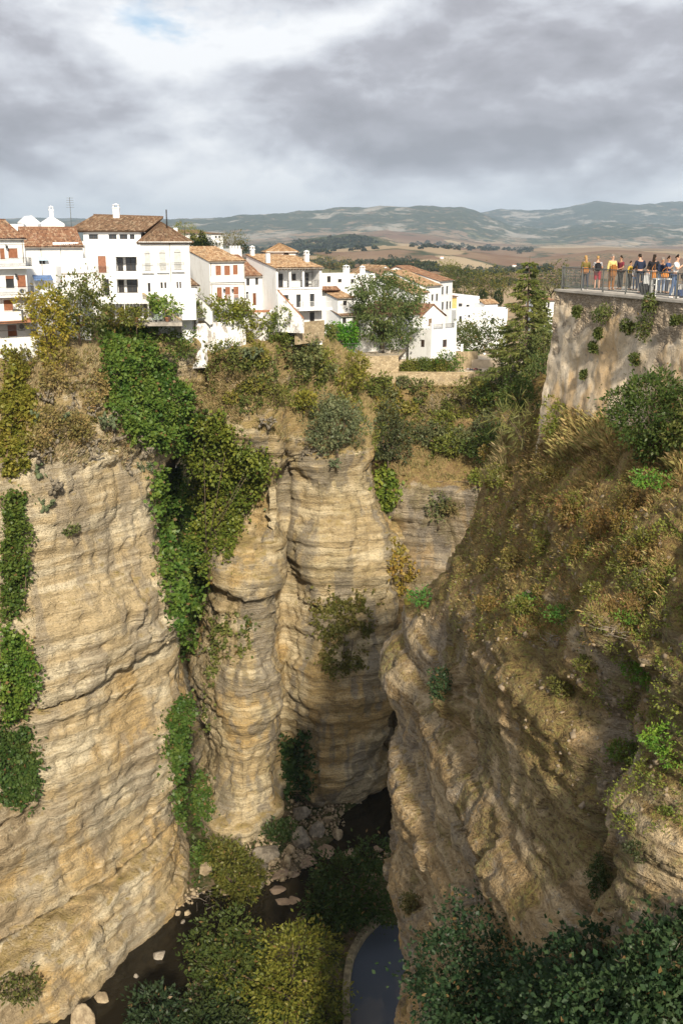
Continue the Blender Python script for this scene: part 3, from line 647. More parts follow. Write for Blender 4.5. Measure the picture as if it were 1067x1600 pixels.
def roof_sheet(el, er, rr, rl, name, mat, parent, pitch=0.24, course=0.42, thick=0.10):
    """rows of barrel tiles between eave (el, er) and ridge (rl, rr), local coordinates, one mesh"""
    el, er, rr, rl = [np.array(p, dtype=float) for p in (el, er, rr, rl)]
    nc = max(2, int(np.linalg.norm(er - el) / pitch)); nr = max(2, int(np.linalg.norm((rl + rr) / 2 - (el + er) / 2) / course))
    up = np.cross(er - el, (rl + rr) / 2 - (el + er) / 2); up /= np.linalg.norm(up)
    if up[2] < 0: up = -up
    k = 5; prof = [0.0, 0.055, 0.078, 0.055, 0.0]
    U = np.array([(c + j / (k - 1)) / nc for c in range(nc) for j in range(k)]); Hh = np.array([prof[j] for c in range(nc) for j in range(k)])
    V, L = [], []
    rg = np.random.default_rng(abs(hash(name + str(round(float(el[0]), 2)))) % 9999)
    jc = rg.normal(0, 0.012, nc).repeat(k)
    for r in range(nr):
        for e, lift in ((0, 0.035), (1, 0.0)):
            s = (r + e) / nr
            a = el + (rl - el) * s; b = er + (rr - er) * s
            sag = -0.05 * math.sin(math.pi * s)
            V.append(a[None] + (b - a)[None] * U[:, None] + up[None] * (Hh + lift + jc + sag + rg.normal(0, 0.006, nc).repeat(k))[:, None])
    V = np.array(V); rows, n = V.shape[:2]; idx = np.arange(rows * n).reshape(rows, n)
    f = []
    rnd = np.zeros((rows, n))
    for r in range(nr): 
        v = rg.random(nc).repeat(k); rnd[2 * r] = v; rnd[2 * r + 1] = v
    f = np.stack([idx[:-1, :-1], idx[:-1, 1:], idx[1:, 1:], idx[1:, :-1]], -1).reshape(-1, 4)
    # under-sheet so that the roof has thickness
    base = V.size // 3
    under = np.array([el - up * thick, er - up * thick, rr - up * thick, rl - up * thick, el, er, rr, rl])
    verts = np.concatenate([V.reshape(-1, 3), under])
    f2 = np.array([[0, 3, 2, 1], [0, 1, 5, 4], [1, 2, 6, 5], [3, 0, 4, 7], [2, 3, 7, 6]]) + base
    return mesh_np(name, verts, np.concatenate([f, f2]), MAT[mat], parent, attr={'rnd': np.concatenate([rnd.ravel(), np.zeros(8)])})

class House:
    def __init__(s, name, label, a, b, zbase, ztop, depth, cat='house', wall=None, rot=None):
        """a, b: (photo column, distance) of the two ends of the front; heights in metres"""
        zm = (zbase + ztop) / 2
        A = Vector(W(a[0], a[1], zm)[:3]); B = Vector(W(b[0], b[1], zm)[:3]); A.z = B.z = zbase
        s.A = A; s.ux = (B - A).normalized(); s.L = (B - A).length; s.uy = Vector((-s.ux.y, s.ux.x, 0)); s.h = ztop - zbase; s.zb = zbase; s.D = depth
        s.root = empty(name, A, math.atan2(s.ux.y, s.ux.x)); tag(s.root, label, cat)
        s.holes = []; s.wallm = wall or WHITE; s.todo = []
    def f(s, px, py, off=0.0):
        """pixel -> local (x, z) on the front plane (off metres behind it)"""
        d = ray(px, py); o = s.A + s.uy * off; t = o.dot(s.uy) / d.dot(s.uy); p = d * t - s.A
        return p.dot(s.ux), p.z
    def rect(s, x0, y0, x1, y1, off=0.0):
        u0, v1 = s.f((x0), y0, off); u1, v0 = s.f(x1, y1, off); return min(u0, u1), max(u0, u1), v0, v1
    def piece(s, mb, name, mat, parent=None): return mb.build(name, MAT[mat] if isinstance(mat, str) else mat, parent or s.root)
    def window(s, r, kind='glass', sill=True, bars=1, frame='frame_dark'):
        u0, u1, v0, v1 = r; s.holes.append((u0, u1, v0, v1)); w_ = 0.06
        f = MB(); y0, y1 = 0.10, 0.17
        f.box(u0, u1, y0, y1, v0, v0 + w_); f.box(u0, u1, y0, y1, v1 - w_, v1); f.box(u0, u0 + w_, y0, y1, v0 + w_, v1 - w_); f.box(u1 - w_, u1, y0, y1, v0 + w_, v1 - w_)
        for k in range(bars):
            c_ = u0 + (u1 - u0) * (k + 1) / (bars + 1); f.box(c_ - 0.03, c_ + 0.03, y0, y1, v0 + w_, v1 - w_)
        wn = s.piece(f, 'window', frame)
        if kind == 'glass':
            g = MB(); g.box(u0 + 0.03, u1 - 0.03, 0.125, 0.145, v0 + 0.03, v1 - 0.03); s.piece(g, 'pane', GL, wn)
        elif kind == 'curtain':
            g = MB(); g.box(u0 + 0.03, u1 - 0.03, 0.125, 0.145, v0 + 0.03, v1 - 0.03); s.piece(g, 'pane', GL, wn)
            g = MB(); g.box(u0 + 0.1, u0 + (u1 - u0) * 0.42, 0.11, 0.122, v0 + 0.06, v1 - 0.06); s.piece(g, 'curtain', 'curtain', wn)
        if sill:
            g = MB(); g.box(u0 - 0.08, u1 + 0.08, -0.08, 0.1, v0 - 0.07, v0 - 0.003); s.piece(g, 'sill', s.wallm, wn)
        return wn
    def shutter(s, r, mat='shutter_brown', down=1.0, arch=False):
        u0, u1, v0, v1 = r; s.holes.append((u0, u1, v0, v1))
        bl = MB(); n = max(5, int((v1 - v0) * down / 0.13)); hgt = (v1 - v0) * down / n
        for k in range(n):
            z = v1 - (k + 1) * hgt; bl.hull8([(u0 + .02, .05, z), (u1 - .02, .05, z), (u1 - .02, .12, z), (u0 + .02, .12, z), (u0 + .02, .08, z + hgt), (u1 - .02, .08, z + hgt), (u1 - .02, .12, z + hgt), (u0 + .02, .12, z + hgt)])
        w_ = s.piece(bl, 'roller_shutter', mat)
        if down < 1:
            g = MB(); g.box(u0, u1, 0.17, 0.2, v0, v1 - (v1 - v0) * down); s.piece(g, 'pane', GL, w_)
        g = MB(); g.box(u0 - 0.06, u1 + 0.06, -0.06, 0.05, v0 - 0.07, v0 - 0.003); s.piece(g, 'sill', s.wallm, w_)
        return w_
    def door(s, r, mat='door_brown'):
        u0, u1, v0, v1 = r; s.holes.append((u0, u1, v0, v1)); d = MB(); d.box(u0, u1, 0.12, 0.18, v0, v1); o = s.piece(d, 'door', mat)
        g = MB()
        for (a, b_) in ((0.08, 0.46), (0.54, 0.92)): g.box(u0 + (u1 - u0) * 0.15, u1 - (u1 - u0) * 0.15, 0.095, 0.119, v0 + (v1 - v0) * a, v0 + (v1 - v0) * b_)
        s.piece(g, 'door_panel', mat, o)
        g = MB(); g.box(u1 - 0.16, u1 - 0.10, 0.05, 0.118, v0 + 0.95, v0 + 1.05); s.piece(g, 'handle', 'iron', o); return o
    def loggia(s, r, depth, doors, parapet=0.0, bal=True):
        """deep open gallery with doors on its back wall; doors: fractions (u0,u1,v0,v1,kind)"""
        u0, u1, v0, v1 = r; s.holes.append((u0, u1, v0, v1, depth))
        for (a, b_, c_, d_, kind) in doors:
            g = MB(); x0, x1 = u0 + (u1 - u0) * a, u0 + (u1 - u0) * b_; z0, z1 = v0 + (v1 - v0) * c_, v0 + (v1 - v0) * d_
            g.box(x0, x1, depth - 0.07, depth - 0.01, z0, z1); o = s.piece(g, 'balcony_door', 'frame_dark' if kind != 'white' else 'metal_white')
            if kind != 'white':
                g = MB(); m_ = (x0 + x1) / 2
                for (p0, p1) in ((x0 + .06, m_ - .04), (m_ + .04, x1 - .06)): g.box(p0, p1, depth - 0.09, depth - 0.072, z0 + 0.1, z1 - 0.06)
                s.piece(g, 'pane', GL, o)
        if bal: s.railing(u0, u1, v0, 0.95, 0.08)
    def railing(s, u0, u1, z, h=0.95, y=-0.75, sides=False, mat='iron', yb=0.0, step=0.13):
        g = MB()
        g.box(u0, u1, y - 0.02, y + 0.02, z + h - 0.04, z + h); g.box(u0, u1, y - 0.015, y + 0.015, z + 0.06, z + 0.09)
        n = max(2, int((u1 - u0) / step))
        for k in range(n + 1):
            u = u0 + (u1 - u0) * k / n; g.box(u - 0.011, u + 0.011, y - 0.011, y + 0.011, z + 0.0, z + h - 0.04)
        if sides:
            for u in (u0, u1):
                g.box(u - 0.02, u + 0.02, y + 0.02, yb, z + h - 0.04, z + h)
                for k in range(1, max(2, int((yb - y) / step))): g.box(u - 0.011, u + 0.011, y + k * step - 0.011, y + k * step + 0.011, z, z + h - 0.04)
        return s.piece(g, 'railing', mat)
    def balcony(s, u0, u1, z, out=0.85, h=0.95, mat='iron', thick=0.16):
        g = MB(); g.box(u0, u1, -out, -0.001, z - thick, z); g.box(u0 - .03, u1 + .03, -out - .04, -0.001, z - thick - 0.05, z - thick - 0.001)
        s.piece(g, 'balcony_slab', s.wallm); s.railing(u0 + 0.04, u1 - 0.04, z + 0.002, h, -out + 0.06, True, mat)
    def air_unit(s, r, y=-0.32):
        u0, u1, v0, v1 = r; g = MB(); g.box(u0, u1, y, -0.03, v0, v1); o = s.piece(g, 'air_conditioner', 'metal_white')
        rr = min(u1 - u0, v1 - v0) * 0.38; cx, cz = u0 + (u1 - u0) * 0.40, (v0 + v1) / 2
        g = MB(); g.tube([(cx, y - 0.02, cz), (cx, y + 0.01, cz)], rr, 16, False); fn = s.piece(g, 'fan_grille', 'iron_grey', o)
        g = MB(); g.box(u0 + .02, u1 - .02, y + .04, -.001, v0 - .06, v0 - .002); s.piece(g, 'bracket', 'iron', o)
    def body(s, back=True, side_l=None, side_r=None):
        g = MB(); wall_mesh(g, s.L, -3.0, s.h, s.holes)
        L_, D, h = s.L, s.D, s.h
        g.add([(0, 0, -3), (L_, 0, -3), (L_, D, -3), (0, D, -3), (0, 0, h), (L_, 0, h), (L_, D, h), (0, D, h)], [(1, 2, 6, 5), (2, 3, 7, 6), (3, 0, 4, 7), (4, 5, 6, 7)])
        return s.piece(g, 'wall', s.wallm)
    def gable_fill(s, pts, name='gable'):
        """solid prism across x from local (y,z) outline"""
        n = len(pts); g = MB()
        g.add([(0.004, y, z) for y, z in pts] + [(s.L - 0.004, y, z) for y, z in pts], [tuple(range(n))[::-1], tuple(range(n, 2 * n))] + [(i, (i + 1) % n, n + (i + 1) % n, n + i) for i in range(n)])
        return s.piece(g, name, s.wallm)
    def mono(s, rise, mat, over=0.35, side=0.15, run=None):
        """roof rising from the front eave to the back, then a short back slope"""
        run = run or s.D; h = s.h
        s.gable_fill([(0, h), (run, h + rise), (s.D, h + rise * (0.15 if run < s.D else 1)), (s.D, h)] if run < s.D else [(0, h), (run, h + rise), (run, h)])
        k = rise / run
        o = roof_sheet((-side, -over, h - over * k + .06), (s.L + side, -over, h - over * k + .06), (s.L + side, run + .02, h + rise + .06), (-side, run + .02, h + rise + .06), 'roof', mat, s.root)
        if run < s.D:
            roof_sheet((s.L + side, s.D + over, h + rise * 0.05 + .06), (-side, s.D + over, h + rise * 0.05 + .06), (-side, run - .02, h + rise + .06), (s.L + side, run - .02, h + rise + .06), 'roof', mat, s.root)
            g = MB(); g.tube([(-side, run, h + rise + .08), (s.L + side, run, h + rise + .08)], 0.13, 8); s.piece(g, 'ridge_cap', mat, o)
        g = MB(); g.box(-side, s.L + side, -over - 0.10, -over - 0.0, h - over * k - .06, h - over * k + .02); s.piece(g, 'gutter', 'stone_grey', o)
        return o
    def hip(s, rise, mat, over=0.4, inset=None):
        h, L_, D = s.h, s.L, s.D; i = inset if inset is not None else D / 2
        i = min(i, L_ / 2 - 0.05); e = over; k = rise / (D / 2); zo = h - e * k + .06
        a, b_, c_, d_ = (-e, -e, zo), (L_ + e, -e, zo), (L_ + e, D + e, zo), (-e, D + e, zo); r0, r1 = (i, D / 2, h + rise + .06), (L_ - i, D / 2, h + rise + .06)
        o = None
        for q_ in ((a, b_, r1, r0), (b_, c_, r1, r1), (c_, d_, r0, r1), (d_, a, r0, r0)):
            r2 = [list(q_[2]), list(q_[3])]
            if r2[0] == r2[1]:
                dv = (np.array(q_[1]) - np.array(q_[0])) * 0.01; r2[0] = list(np.array(r2[0]) + dv); r2[1] = list(np.array(r2[1]) - dv)
            o = roof_sheet(q_[0], q_[1], r2[0], r2[1], 'roof', mat, s.root)
        g = MB(); g.box(-e, L_ + e, -e, D + e, h - 0.1, h + 0.0); s.piece(g, 'cornice', s.wallm)
        for (p_, q2) in ((a, r0), (b_, r1), (r0, r1)):
            g = MB(); g.tube([Vector(p_) + Vector((0, 0, .05)), Vector(q2) + Vector((0, 0, .05))], 0.12, 6); s.piece(g, 'ridge_cap', mat, o)
        return o
    def chimney(s, x, y, z, w_=0.55, hgt=1.3, cap=True):
        g = MB(); g.box(x - w_ / 2, x + w_ / 2, y - w_ / 2, y + w_ / 2, z - 1.2, z + hgt); o = s.piece(g, 'chimney', s.wallm)
        if cap:
            g = MB(); q_ = w_ / 2 + 0.08; g.box(x - q_, x + q_, y - q_, y + q_, z + hgt + 0.001, z + hgt + 0.1)
            for sx in (-1, 1):
                for sy in (-1, 1): g.box(x + sx * w_ * .38 - .06, x + sx * w_ * .38 + .06, y + sy * w_ * .38 - .06, y + sy * w_ * .38 + .06, z + hgt + .1, z + hgt + .42)
            g.add([(x - q_, y - q_, z + hgt + .42), (x + q_, y - q_, z + hgt + .42), (x + q_, y + q_, z + hgt + .42), (x - q_, y + q_, z + hgt + .42), (x, y, z + hgt + .62)], [(0, 3, 2, 1), (0, 1, 4), (1, 2, 4), (2, 3, 4), (3, 0, 4)])
            s.piece(g, 'chimney_cap', s.wallm, o)
        return o
    def lamp(s, x, z):
        g = MB(); g.box(x - .02, x + .02, -.35, -.001, z, z + .04); g.prism([(x - .1, -.45), (x + .1, -.45), (x + .1, -.25), (x - .1, -.25)], z - .35, z - .02); s.piece(g, 'wall_lamp', 'iron')
    def cornice(s, z, u0=None, u1=None, hgt=0.12, out_=0.1, mat=None):
        g = MB(); g.box(u0 if u0 is not None else 0, u1 if u1 is not None else s.L, -out_, -0.002, z, z + hgt); return s.piece(g, 'cornice', mat or s.wallm)
    def pipe(s, x, z0, z1, mat='stone_grey'):
        g = MB(); g.tube([(x, -.07, z0), (x, -.07, z1)], 0.05, 6); return s.piece(g, 'drainpipe', mat)
def zat(py, Y): return P(533, py, Y)[2]

# ------------------------------------------------------------------ houses along the rim, left to right
# terraced house cut by the left edge, four floors of balconies
h = House('terraced_house', 'balconied white house with brown roller shutters at the left edge', (-110, 110), (44.5, 117), zat(545, 116.5), zat(372, 117), 9.5)
for r in ((-20, 388, -8, 405), (0, 388, 9, 405), (13, 388, 29, 403), (27, 430, 42, 449), (6, 469, 22, 485), (12, 508, 28, 525), (-22, 431, -6, 449)): h.shutter(h.rect(*r))
h.shutter(h.rect(9, 431, 24, 450), down=0.25); h.shutter(h.rect(-12, 470, 0, 486))
u0, u1, z0, z1 = h.rect(-100, 415, 44, 416); h.balcony(u0, h.L + 0.35, z0, 1.0); h.lamp(h.f(9, 383)[0], h.f(9, 383)[1])
u0, u1, z0, z1 = h.rect(-100, 459, 44, 460); h.balcony(u0, h.L + 0.35, z0, 1.0); h.lamp(h.f(24, 428)[0], h.f(24, 428)[1])
g = MB(); z3 = h.f(20, 498)[1]; g.box(0, h.L + 0.2, -2.6, -.001, z3 - 0.3, z3); h.piece(g, 'roof_terrace', 'terracotta')
g = MB(); u2 = h.f(23, 490)[0]; g.box(0, u2 - 0.3, -2.6, -2.4, z3 + 0.002, z3 + 0.95); h.piece(g, 'parapet', WHITE)
h.railing(0, u2, z3 - 1.1, 1.0, -2.65)
g = MB(); g.box(u2 - .2, u2, -2.5, -0.05, z3 + 0.002, z3 + 1.1); h.piece(g, 'divider', 'iron_grey')
g = MB(); zz = h.f(20, 525)[1]; g.box(0, h.L + .1, -2.2, -2.0, zz - 3.5, zz); g.box(0, h.L + .1, -2.0, -.01, zz - 3.4, zz - 0.9); h.piece(g, 'lower_parapet', WHITE)
for r in ((29, 450, 39, 459), (39, 464, 48, 471), (39, 475, 48, 484), (28, 505, 39, 515)): h.air_unit(h.rect(*r))
h.cornice(h.h - 0.16, hgt=0.12); h.cornice(h.f(20, 381)[1], hgt=.06); h.body(); h.mono(1.9, 'tiles_red', run=5.0); h.pipe(h.L - .25, h.f(40, 410)[1], h.h - .3)
# lower house with tiled roof and pale blue awning
h = House('low_roofed_house', 'white house with ribbed red roof and one small window under pale blue awning', (45, 123.5), (133, 126), zat(500, 124), zat(385, 124.5), 9)
h.window(h.rect(62, 406, 72, 413), bars=1, frame='frame_white')
u0, u1, v0, v1 = h.rect(59, 400, 75, 407); g = MB(); g.hull8([(u0, -.7, v0), (u1, -.7, v0), (u1, -.01, v1 - .05), (u0, -.01, v1 - .05), (u0, -.7, v0 + .04), (u1, -.7, v0 + .04), (u1, -.01, v1), (u0, -.01, v1)]); h.piece(g, 'awning', 'awning_pale_blue')
u0, u1, v0, v1 = h.rect(51, 430, 81, 437); g = MB(); g.hull8([(u0, -1.8, v0), (u1, -1.8, v0), (u1, -.01, v1 - .05), (u0, -.01, v1 - .05), (u0, -1.8, v0 + .04), (u1, -1.8, v0 + .04), (u1, -.01, v1), (u0, -.01, v1)]); h.piece(g, 'awning', 'awning_blue')
h.pipe(h.f(65, 400)[0], h.f(66, 450)[1], h.h - .3)
h.window(h.rect(88, 440, 96, 449)); h.body(); h.mono(2.1, 'tiles_red', run=5.2)
z5 = h.f(70, 458)[1]; g = MB(); g.box(h.f(52, 460)[0], h.f(100, 460)[0], -2.6, -.001, z5 - .25, z5); g.box(h.f(52, 460)[0], h.f(100, 460)[0], -2.6, -2.45, z5 + .002, z5 + .55); h.piece(g, 'terrace', WHITE)
g = MB(); g.box(h.f(52, 460)[0], h.f(100, 460)[0], -2.58, -.002, -3, z5 - .26); h.piece(g, 'lower_wall', WHITE)
# its balcony wing
h = House('balcony_wing', 'low white wing with roofless balcony and a dark door between red roof and tall house', (99, 122.3), (139, 123.8), zat(505, 123), zat(416, 123), 3.2)
h.window(h.rect(129, 441, 139 - 1, 446)); h.window(h.rect(110, 441, 118, 447)); h.body()
g = MB(); hh = h.h; g.box(0, h.L, 0, .15, hh + .002, hh + .9); g.box(0, h.L, 2.9, 3.15, hh + .002, hh + 2.7); h.piece(g, 'parapet', WHITE)
u0, u1, v0, v1 = h.rect(116, 400, 123, 416, 2.8); g = MB(); g.box(u0, u1, 2.84, 2.897, hh + .002, v1); h.piece(g, 'door', 'door_brown')
g = MB()
for u in (0.1, h.L - .1): g.box(u - .03, u + .03, .05, .1, hh + .9, hh + 2.3)
g.box(.05, h.L - .05, .05, .1, hh + 2.3, hh + 2.36); h.piece(g, 'clothes_frame', 'iron_grey'); h.cornice(h.f(120, 428)[1], hgt=.1, mat=MAT['stone_grey'])
# tall house with two loggias
h = House('tall_house', 'tall white four-storey house with two deep loggias and a long white awning', (133, 130), (222.5, 130.8), zat(497, 130), zat(377, 130), 9)
h.shutter(h.rect(153, 400, 167, 426)); h.window(h.rect(157, 436, 172, 461), 'curtain', bars=2)
h.loggia(h.rect(181, 401, 215, 424), 1.7, [(0.02, 0.28, 0, .92, 'd'), (0.42, 0.9, 0, .92, 'd')]); h.loggia(h.rect(182.5, 436, 217, 458), 1.7, [(0.02, 0.28, 0, .92, 'd'), (0.42, 0.9, 0, .92, 'd')])
for r in ((181, 395, 214, 401), (182, 430, 216, 436)):
    u0, u1, v0, v1 = h.rect(*r); g = MB(); g.box(u0, u1, -.12, -.002, v0, v1); h.piece(g, 'blind_box', WHITE)
for r in ((160, 480, 174, 496), (188, 479, 201, 496), (207, 479, 220, 496)): h.loggia(h.rect(*r), 1.0, [(0.05, .95, 0, .95, 'd')], bal=False)
u0, u1, v0, v1 = h.rect(160, 468, 236, 482); g = MB(); zt = h.f(190, 467)[1]; zf = h.f(190, 482)[1] + .75; o_ = 3.0
n_ = 14
for k in range(n_):
    a = u0 + (u1 - u0) * k / n_; b_ = u0 + (u1 - u0) * (k + 1) / n_ - .03
    g.hull8([(a, -o_, zf), (b_, -o_, zf), (b_, -.01, zt), (a, -.01, zt), (a, -o_, zf + .06), (b_, -o_, zf + .06), (b_, -.01, zt + .06), (a, -.01, zt + .06)])
aw = h.piece(g, 'awning', 'awning_white')
for u in (u0 + .1, (u0 + u1) / 2, u1 - .1):
    g = MB(); g.box(u - .04, u + .04, -o_ + .05, -o_ + .13, h.f(190, 497)[1], zf); h.piece(g, 'awning_post', 'metal_white', aw)
h.railing(h.f(150, 425)[0], h.f(171, 425)[0], h.f(160, 427)[1], .9, -.35); h.railing(h.f(154, 460)[0], h.f(174, 460)[0], h.f(160, 462)[1], .9, -.3)
h.body()
hh = h.h; top = zat(361.5, 132) - h.zb
t2 = MB(); u0 = .15; wins = []
for r in ((139, 366, 154, 376.4), (170, 366, 183, 376.4), (187, 366, 200, 376.4), (203, 366, 211, 376.4)): 
    a, b_, c_, d_ = h.rect(*r, 1.3); wins.append((a, b_, hh + .25, d_))
mbw = MB(); wall_mesh(mbw, h.L, hh + .002, top, wins, 1.3); mbw.box(0, h.L, 1.34 + .25, 8.9, hh + .002, top); h.piece(mbw, 'attic_wall', WHITE)
for (a, b_, c_, d_) in wins:
    g = MB(); g.box(a, b_, 1.42, 1.46, c_, c_ + .06); g.box(a, b_, 1.42, 1.46, d_ - .06, d_); g.box((a + b_) / 2 - .03, (a + b_) / 2 + .03, 1.42, 1.46, c_ + .06, d_ - .06); wn = h.piece(g, 'attic_window', 'frame_dark')
    g = MB(); g.box(a, b_, 1.47, 1.49, c_, d_); h.piece(g, 'pane', GL, wn)
roof = roof_sheet((-2.2, .75, top), (h.L + .5, .75, top), (h.L + 2.6, 6.4, top + 1.75), (-2.2 + 3.0, 6.4, top + 2.0), 'roof', 'tiles_brown', h.root)
roof_sheet((h.L + .5, 11, top), (-2.2, 11, top), (.8, 6.35, top + 2.0), (h.L + 2.6, 6.35, top + 1.75), 'roof', 'tiles_brown', h.root)
g = MB(); g.tube([(.8, 6.4, top + 2.04), (h.L + 2.6, 6.4, top + 1.8)], .14, 8); h.piece(g, 'ridge_cap', 'tiles_brown', roof)
g = MB(); g.add([(-.5, 1.6, top), (-.5, 8.9, top), (.9, 6.4, top + 1.9), (h.L, 6.4, top + 1.72), (h.L, 1.6, top), (h.L, 8.9, top)], [(0, 2, 1), (0, 4, 3, 2), (1, 2, 3, 5), (4, 5, 3), (0, 1, 5, 4)]); h.piece(g, 'gable', WHITE)
cx = h.f(183, 345, 6.0)[0]; h.chimney(cx, 6.0, top + 1.6, .8, 1.25)
g = MB(); ax, az = h.f(113, 340, 5)[0], top + .3; g.tube([(ax, 4, az - 1), (ax, 4, az + 3.8)], .035, 5); an = h.piece(g, 'antenna', 'iron_grey')
g = MB()
for k in range(5): g.box(ax - .5 + k * .02, ax + .5 - k * .02, 3.9 + .05 * k, 3.94 + .05 * k, az + 2.6 + k * .28, az + 2.63 + k * .28)
h.piece(g, 'antenna_rod', 'iron_grey', an)
# neighbour with three pale arched shutters
h = House('arched_window_house', 'white house with hipped brown roof and three pale arched shutters', (223, 131), (298, 132.5), zat(500, 131), zat(377.5, 131.5), 9.5)
for r in ((226, 396, 236, 424), (249, 395, 260, 423), (272, 394, 284, 422)):
    q_ = h.rect(*r); s_ = h.shutter(q_, 'shutter_pale'); u0, u1, v0, v1 = q_
    g = MB(); nA = 10; pts = [((u0 + u1) / 2 + (u1 - u0) / 2 * math.cos(a), v1 + .002 + .42 * math.sin(a)) for a in np.linspace(0, math.pi, nA)]
    g.add([(x, -.05, z) for x, z in pts] + [(x, -.002, z) for x, z in pts], [tuple(range(nA))] + [(i, i + 1, nA + i + 1, nA + i) for i in range(nA - 1)]); h.piece(g, 'arch_panel', 'shutter_pale', s_)
    h.balcony(u0 - .35, u1 + .35, v0, .4, .95)
for r in ((231, 442, 236, 456), (251, 441, 255.5, 458), (257, 441, 261, 458), (276, 440, 279.5, 458), (280.5, 440, 284, 458)): h.window(h.rect(*r), bars=0)
h.body(); h.hip(2.25, 'tiles_brown', .45); h.pipe(h.f(266, 400)[0], 2, h.h - .2)
g = MB(); a = h.f(244, 457)[0]; zz = h.f(260, 458)[1]; g.box(a, h.L + .3, -2.4, -.001, zz - 3.2, zz); g.box(a, h.L + .3, -2.4, -2.25, zz + .002, zz + .7); h.piece(g, 'raised_terrace', WHITE)
g = MB(); g.tube([(h.L * .6, 3, h.h + 1.8), (h.L * .6, 3, h.h + 3.9)], .09, 6); h.piece(g, 'flue', 'iron', h.root)
h.chimney(h.L - 1.2, 4.4, h.h + 1.0, .5, .7, False)
# little tiled porch
h = House('porch', 'tiny white porch with a small tiled roof beside the stairs', (291, 133.6), (309, 134.4), zat(485, 134), zat(446, 134), 2.5)
h.window(h.rect(296, 452, 300, 458)); h.body(); h.mono(.75, 'tiles_brown', .3, .3)
# outside stairs beside it
st_ = empty('outside_stairs', V(318, 500, 134)); tag(st_, 'white outside stairs climbing beside the six-shutter house', 'stairs')
ro = Vector(st_.location); pa, pb = V(303, 456, 136), V(331, 480, 134.2)
for k in range(12):
    a = pa.lerp(pb, k / 12); g = MB(); g.box(a.x - ro.x, a.x - ro.x + .45, a.y - ro.y - 1.6, a.y - ro.y, a.z - ro.z - 2.2, a.z - ro.z - 0.6); g.build('step', MAT['metal_white'], st_)
g = MB(); d_ = pb - pa; g.hull8([pa - ro + Vector((0, -1.75, -2.2)), pb - ro + Vector((0, -1.75, -2.2)), pb - ro + Vector((0, -1.6, -2.2)), pa - ro + Vector((0, -1.6, -2.2)), pa - ro + Vector((0, -1.75, 0)), pb - ro + Vector((0, -1.75, 0)), pb - ro + Vector((0, -1.6, 0)), pa - ro + Vector((0, -1.6, 0))]); sw = g.build('stair_wall', WHITE, st_)
g = MB(); g.tube([pa - ro + Vector((0, -1.68, .25)), pb - ro + Vector((0, -1.68, .25))], .04, 5); g.build('handrail', MAT['iron'], st_)
# house with six brown shutters
h = House('six_shutter_house', 'white house with two rows of three brown shutters and a sloping tile roof', (329, 136.5), (383, 139.0), zat(500, 137), zat(408.5, 137), 9.5)
for r in ((337, 415, 346, 430), (350.5, 415, 360, 430), (364, 414, 372, 429), (339, 449, 347.5, 470), (352, 448.5, 360.5, 470), (365, 448, 373.5, 469)): h.shutter(h.rect(*r), down=0.8 if r[0] == 365 else 1.0)
h.cornice(h.f(350, 441)[1], hgt=.18, out_=.22); h.cornice(h.f(350, 444.5)[1], hgt=.06, out_=.08, mat=MAT['stone_grey']); h.pipe(.15, h.f(330, 432)[1], h.h - .1); h.pipe(.15, h.f(330, 475)[1], h.f(330, 444)[1]); h.pipe(h.L - .1, 1, h.h - .2)
u0 = h.f(354, 470)[0]; h.balcony(u0, h.L + .4, h.f(365, 471)[1], 1.0, .95, 'metal_white')
h.window(h.rect(367, 479, 376, 486), bars=0); h.lamp(h.f(349, 451)[0], h.f(349, 451)[1]); h.lamp(h.f(362, 451)[0], h.f(362, 451)[1])
h.body(); h.mono(1.75, 'tiles_ochre', .3, .1)
# low house beside it
h = House('small_house', 'narrow white house with brown lean-to roof between two larger houses', (383.5, 141.5), (415.5, 143.2), zat(498, 142), zat(431, 142), 8)
for r in ((385, 435, 390.5, 446), (399, 434, 404, 445), (384.5, 456, 389, 467)): h.window(h.rect(*r), bars=0)
h.door(h.rect(395, 458, 401, 477)); h.body(); h.mono(2.6, 'tiles_red', .3, .1)
# house with the timber loggia and lantern tower
h = House('loggia_house', 'white house with ochre roof, open timbered gallery and two chimneys', (432, 138.5), (503, 141.5), zat(505, 140), zat(418.5, 139), 10.5)
GR = h.rect(434.5, 421, 499, 448.6); h.holes.append((*GR, 2.0))
for r in ((434.5, 428, 442, 448.5), (456.5, 428, 462, 438), (476, 427, 482, 448.5)):
    u0, u1, v0, v1 = h.rect(*r, 1.98); g = MB(); g.box(u0, u1, 1.90, 1.99, max(v0, GR[2]), v1); o = h.piece(g, 'gallery_door', 'frame_dark')
    g = MB(); g.box(u0 + .1, u1 - .1, 1.87, 1.898, max(v0, GR[2]) + .15, v1 - .1); h.piece(g, 'pane', GL, o)
for p_ in (453.5, 474.5):
    u = h.f(p_, 430)[0]; g = MB(); g.box(u - .13, u + .13, .05, .31, GR[2], GR[3]); h.piece(g, 'column', WHITE)
h.railing(GR[0], GR[1], GR[2], .95, .1)
g = MB(); u = h.f(489, 430)[0]
for k in range(4): g.box(u - .6, u + .6, 1.2, 1.6, GR[2] + .02 + k * .62, GR[2] + .06 + k * .62)
for a in (-.6, .56): g.box(u + a, u + a + .04, 1.2, 1.24, GR[2], GR[2] + 2.1); g.box(u + a, u + a + .04, 1.56, 1.6, GR[2], GR[2] + 2.1)
h.piece(g, 'shelf_rack', 'iron_grey')
h.cornice(GR[2] - .2, -.0, h.L, .16, .18)
for r in ((442, 461, 451, 472.5),): h.window(h.rect(*r), bars=1)
for r in ((463, 460, 470.5, 480), (484, 459, 491.5, 479)): h.window(h.rect(*r), bars=0, sill=False)
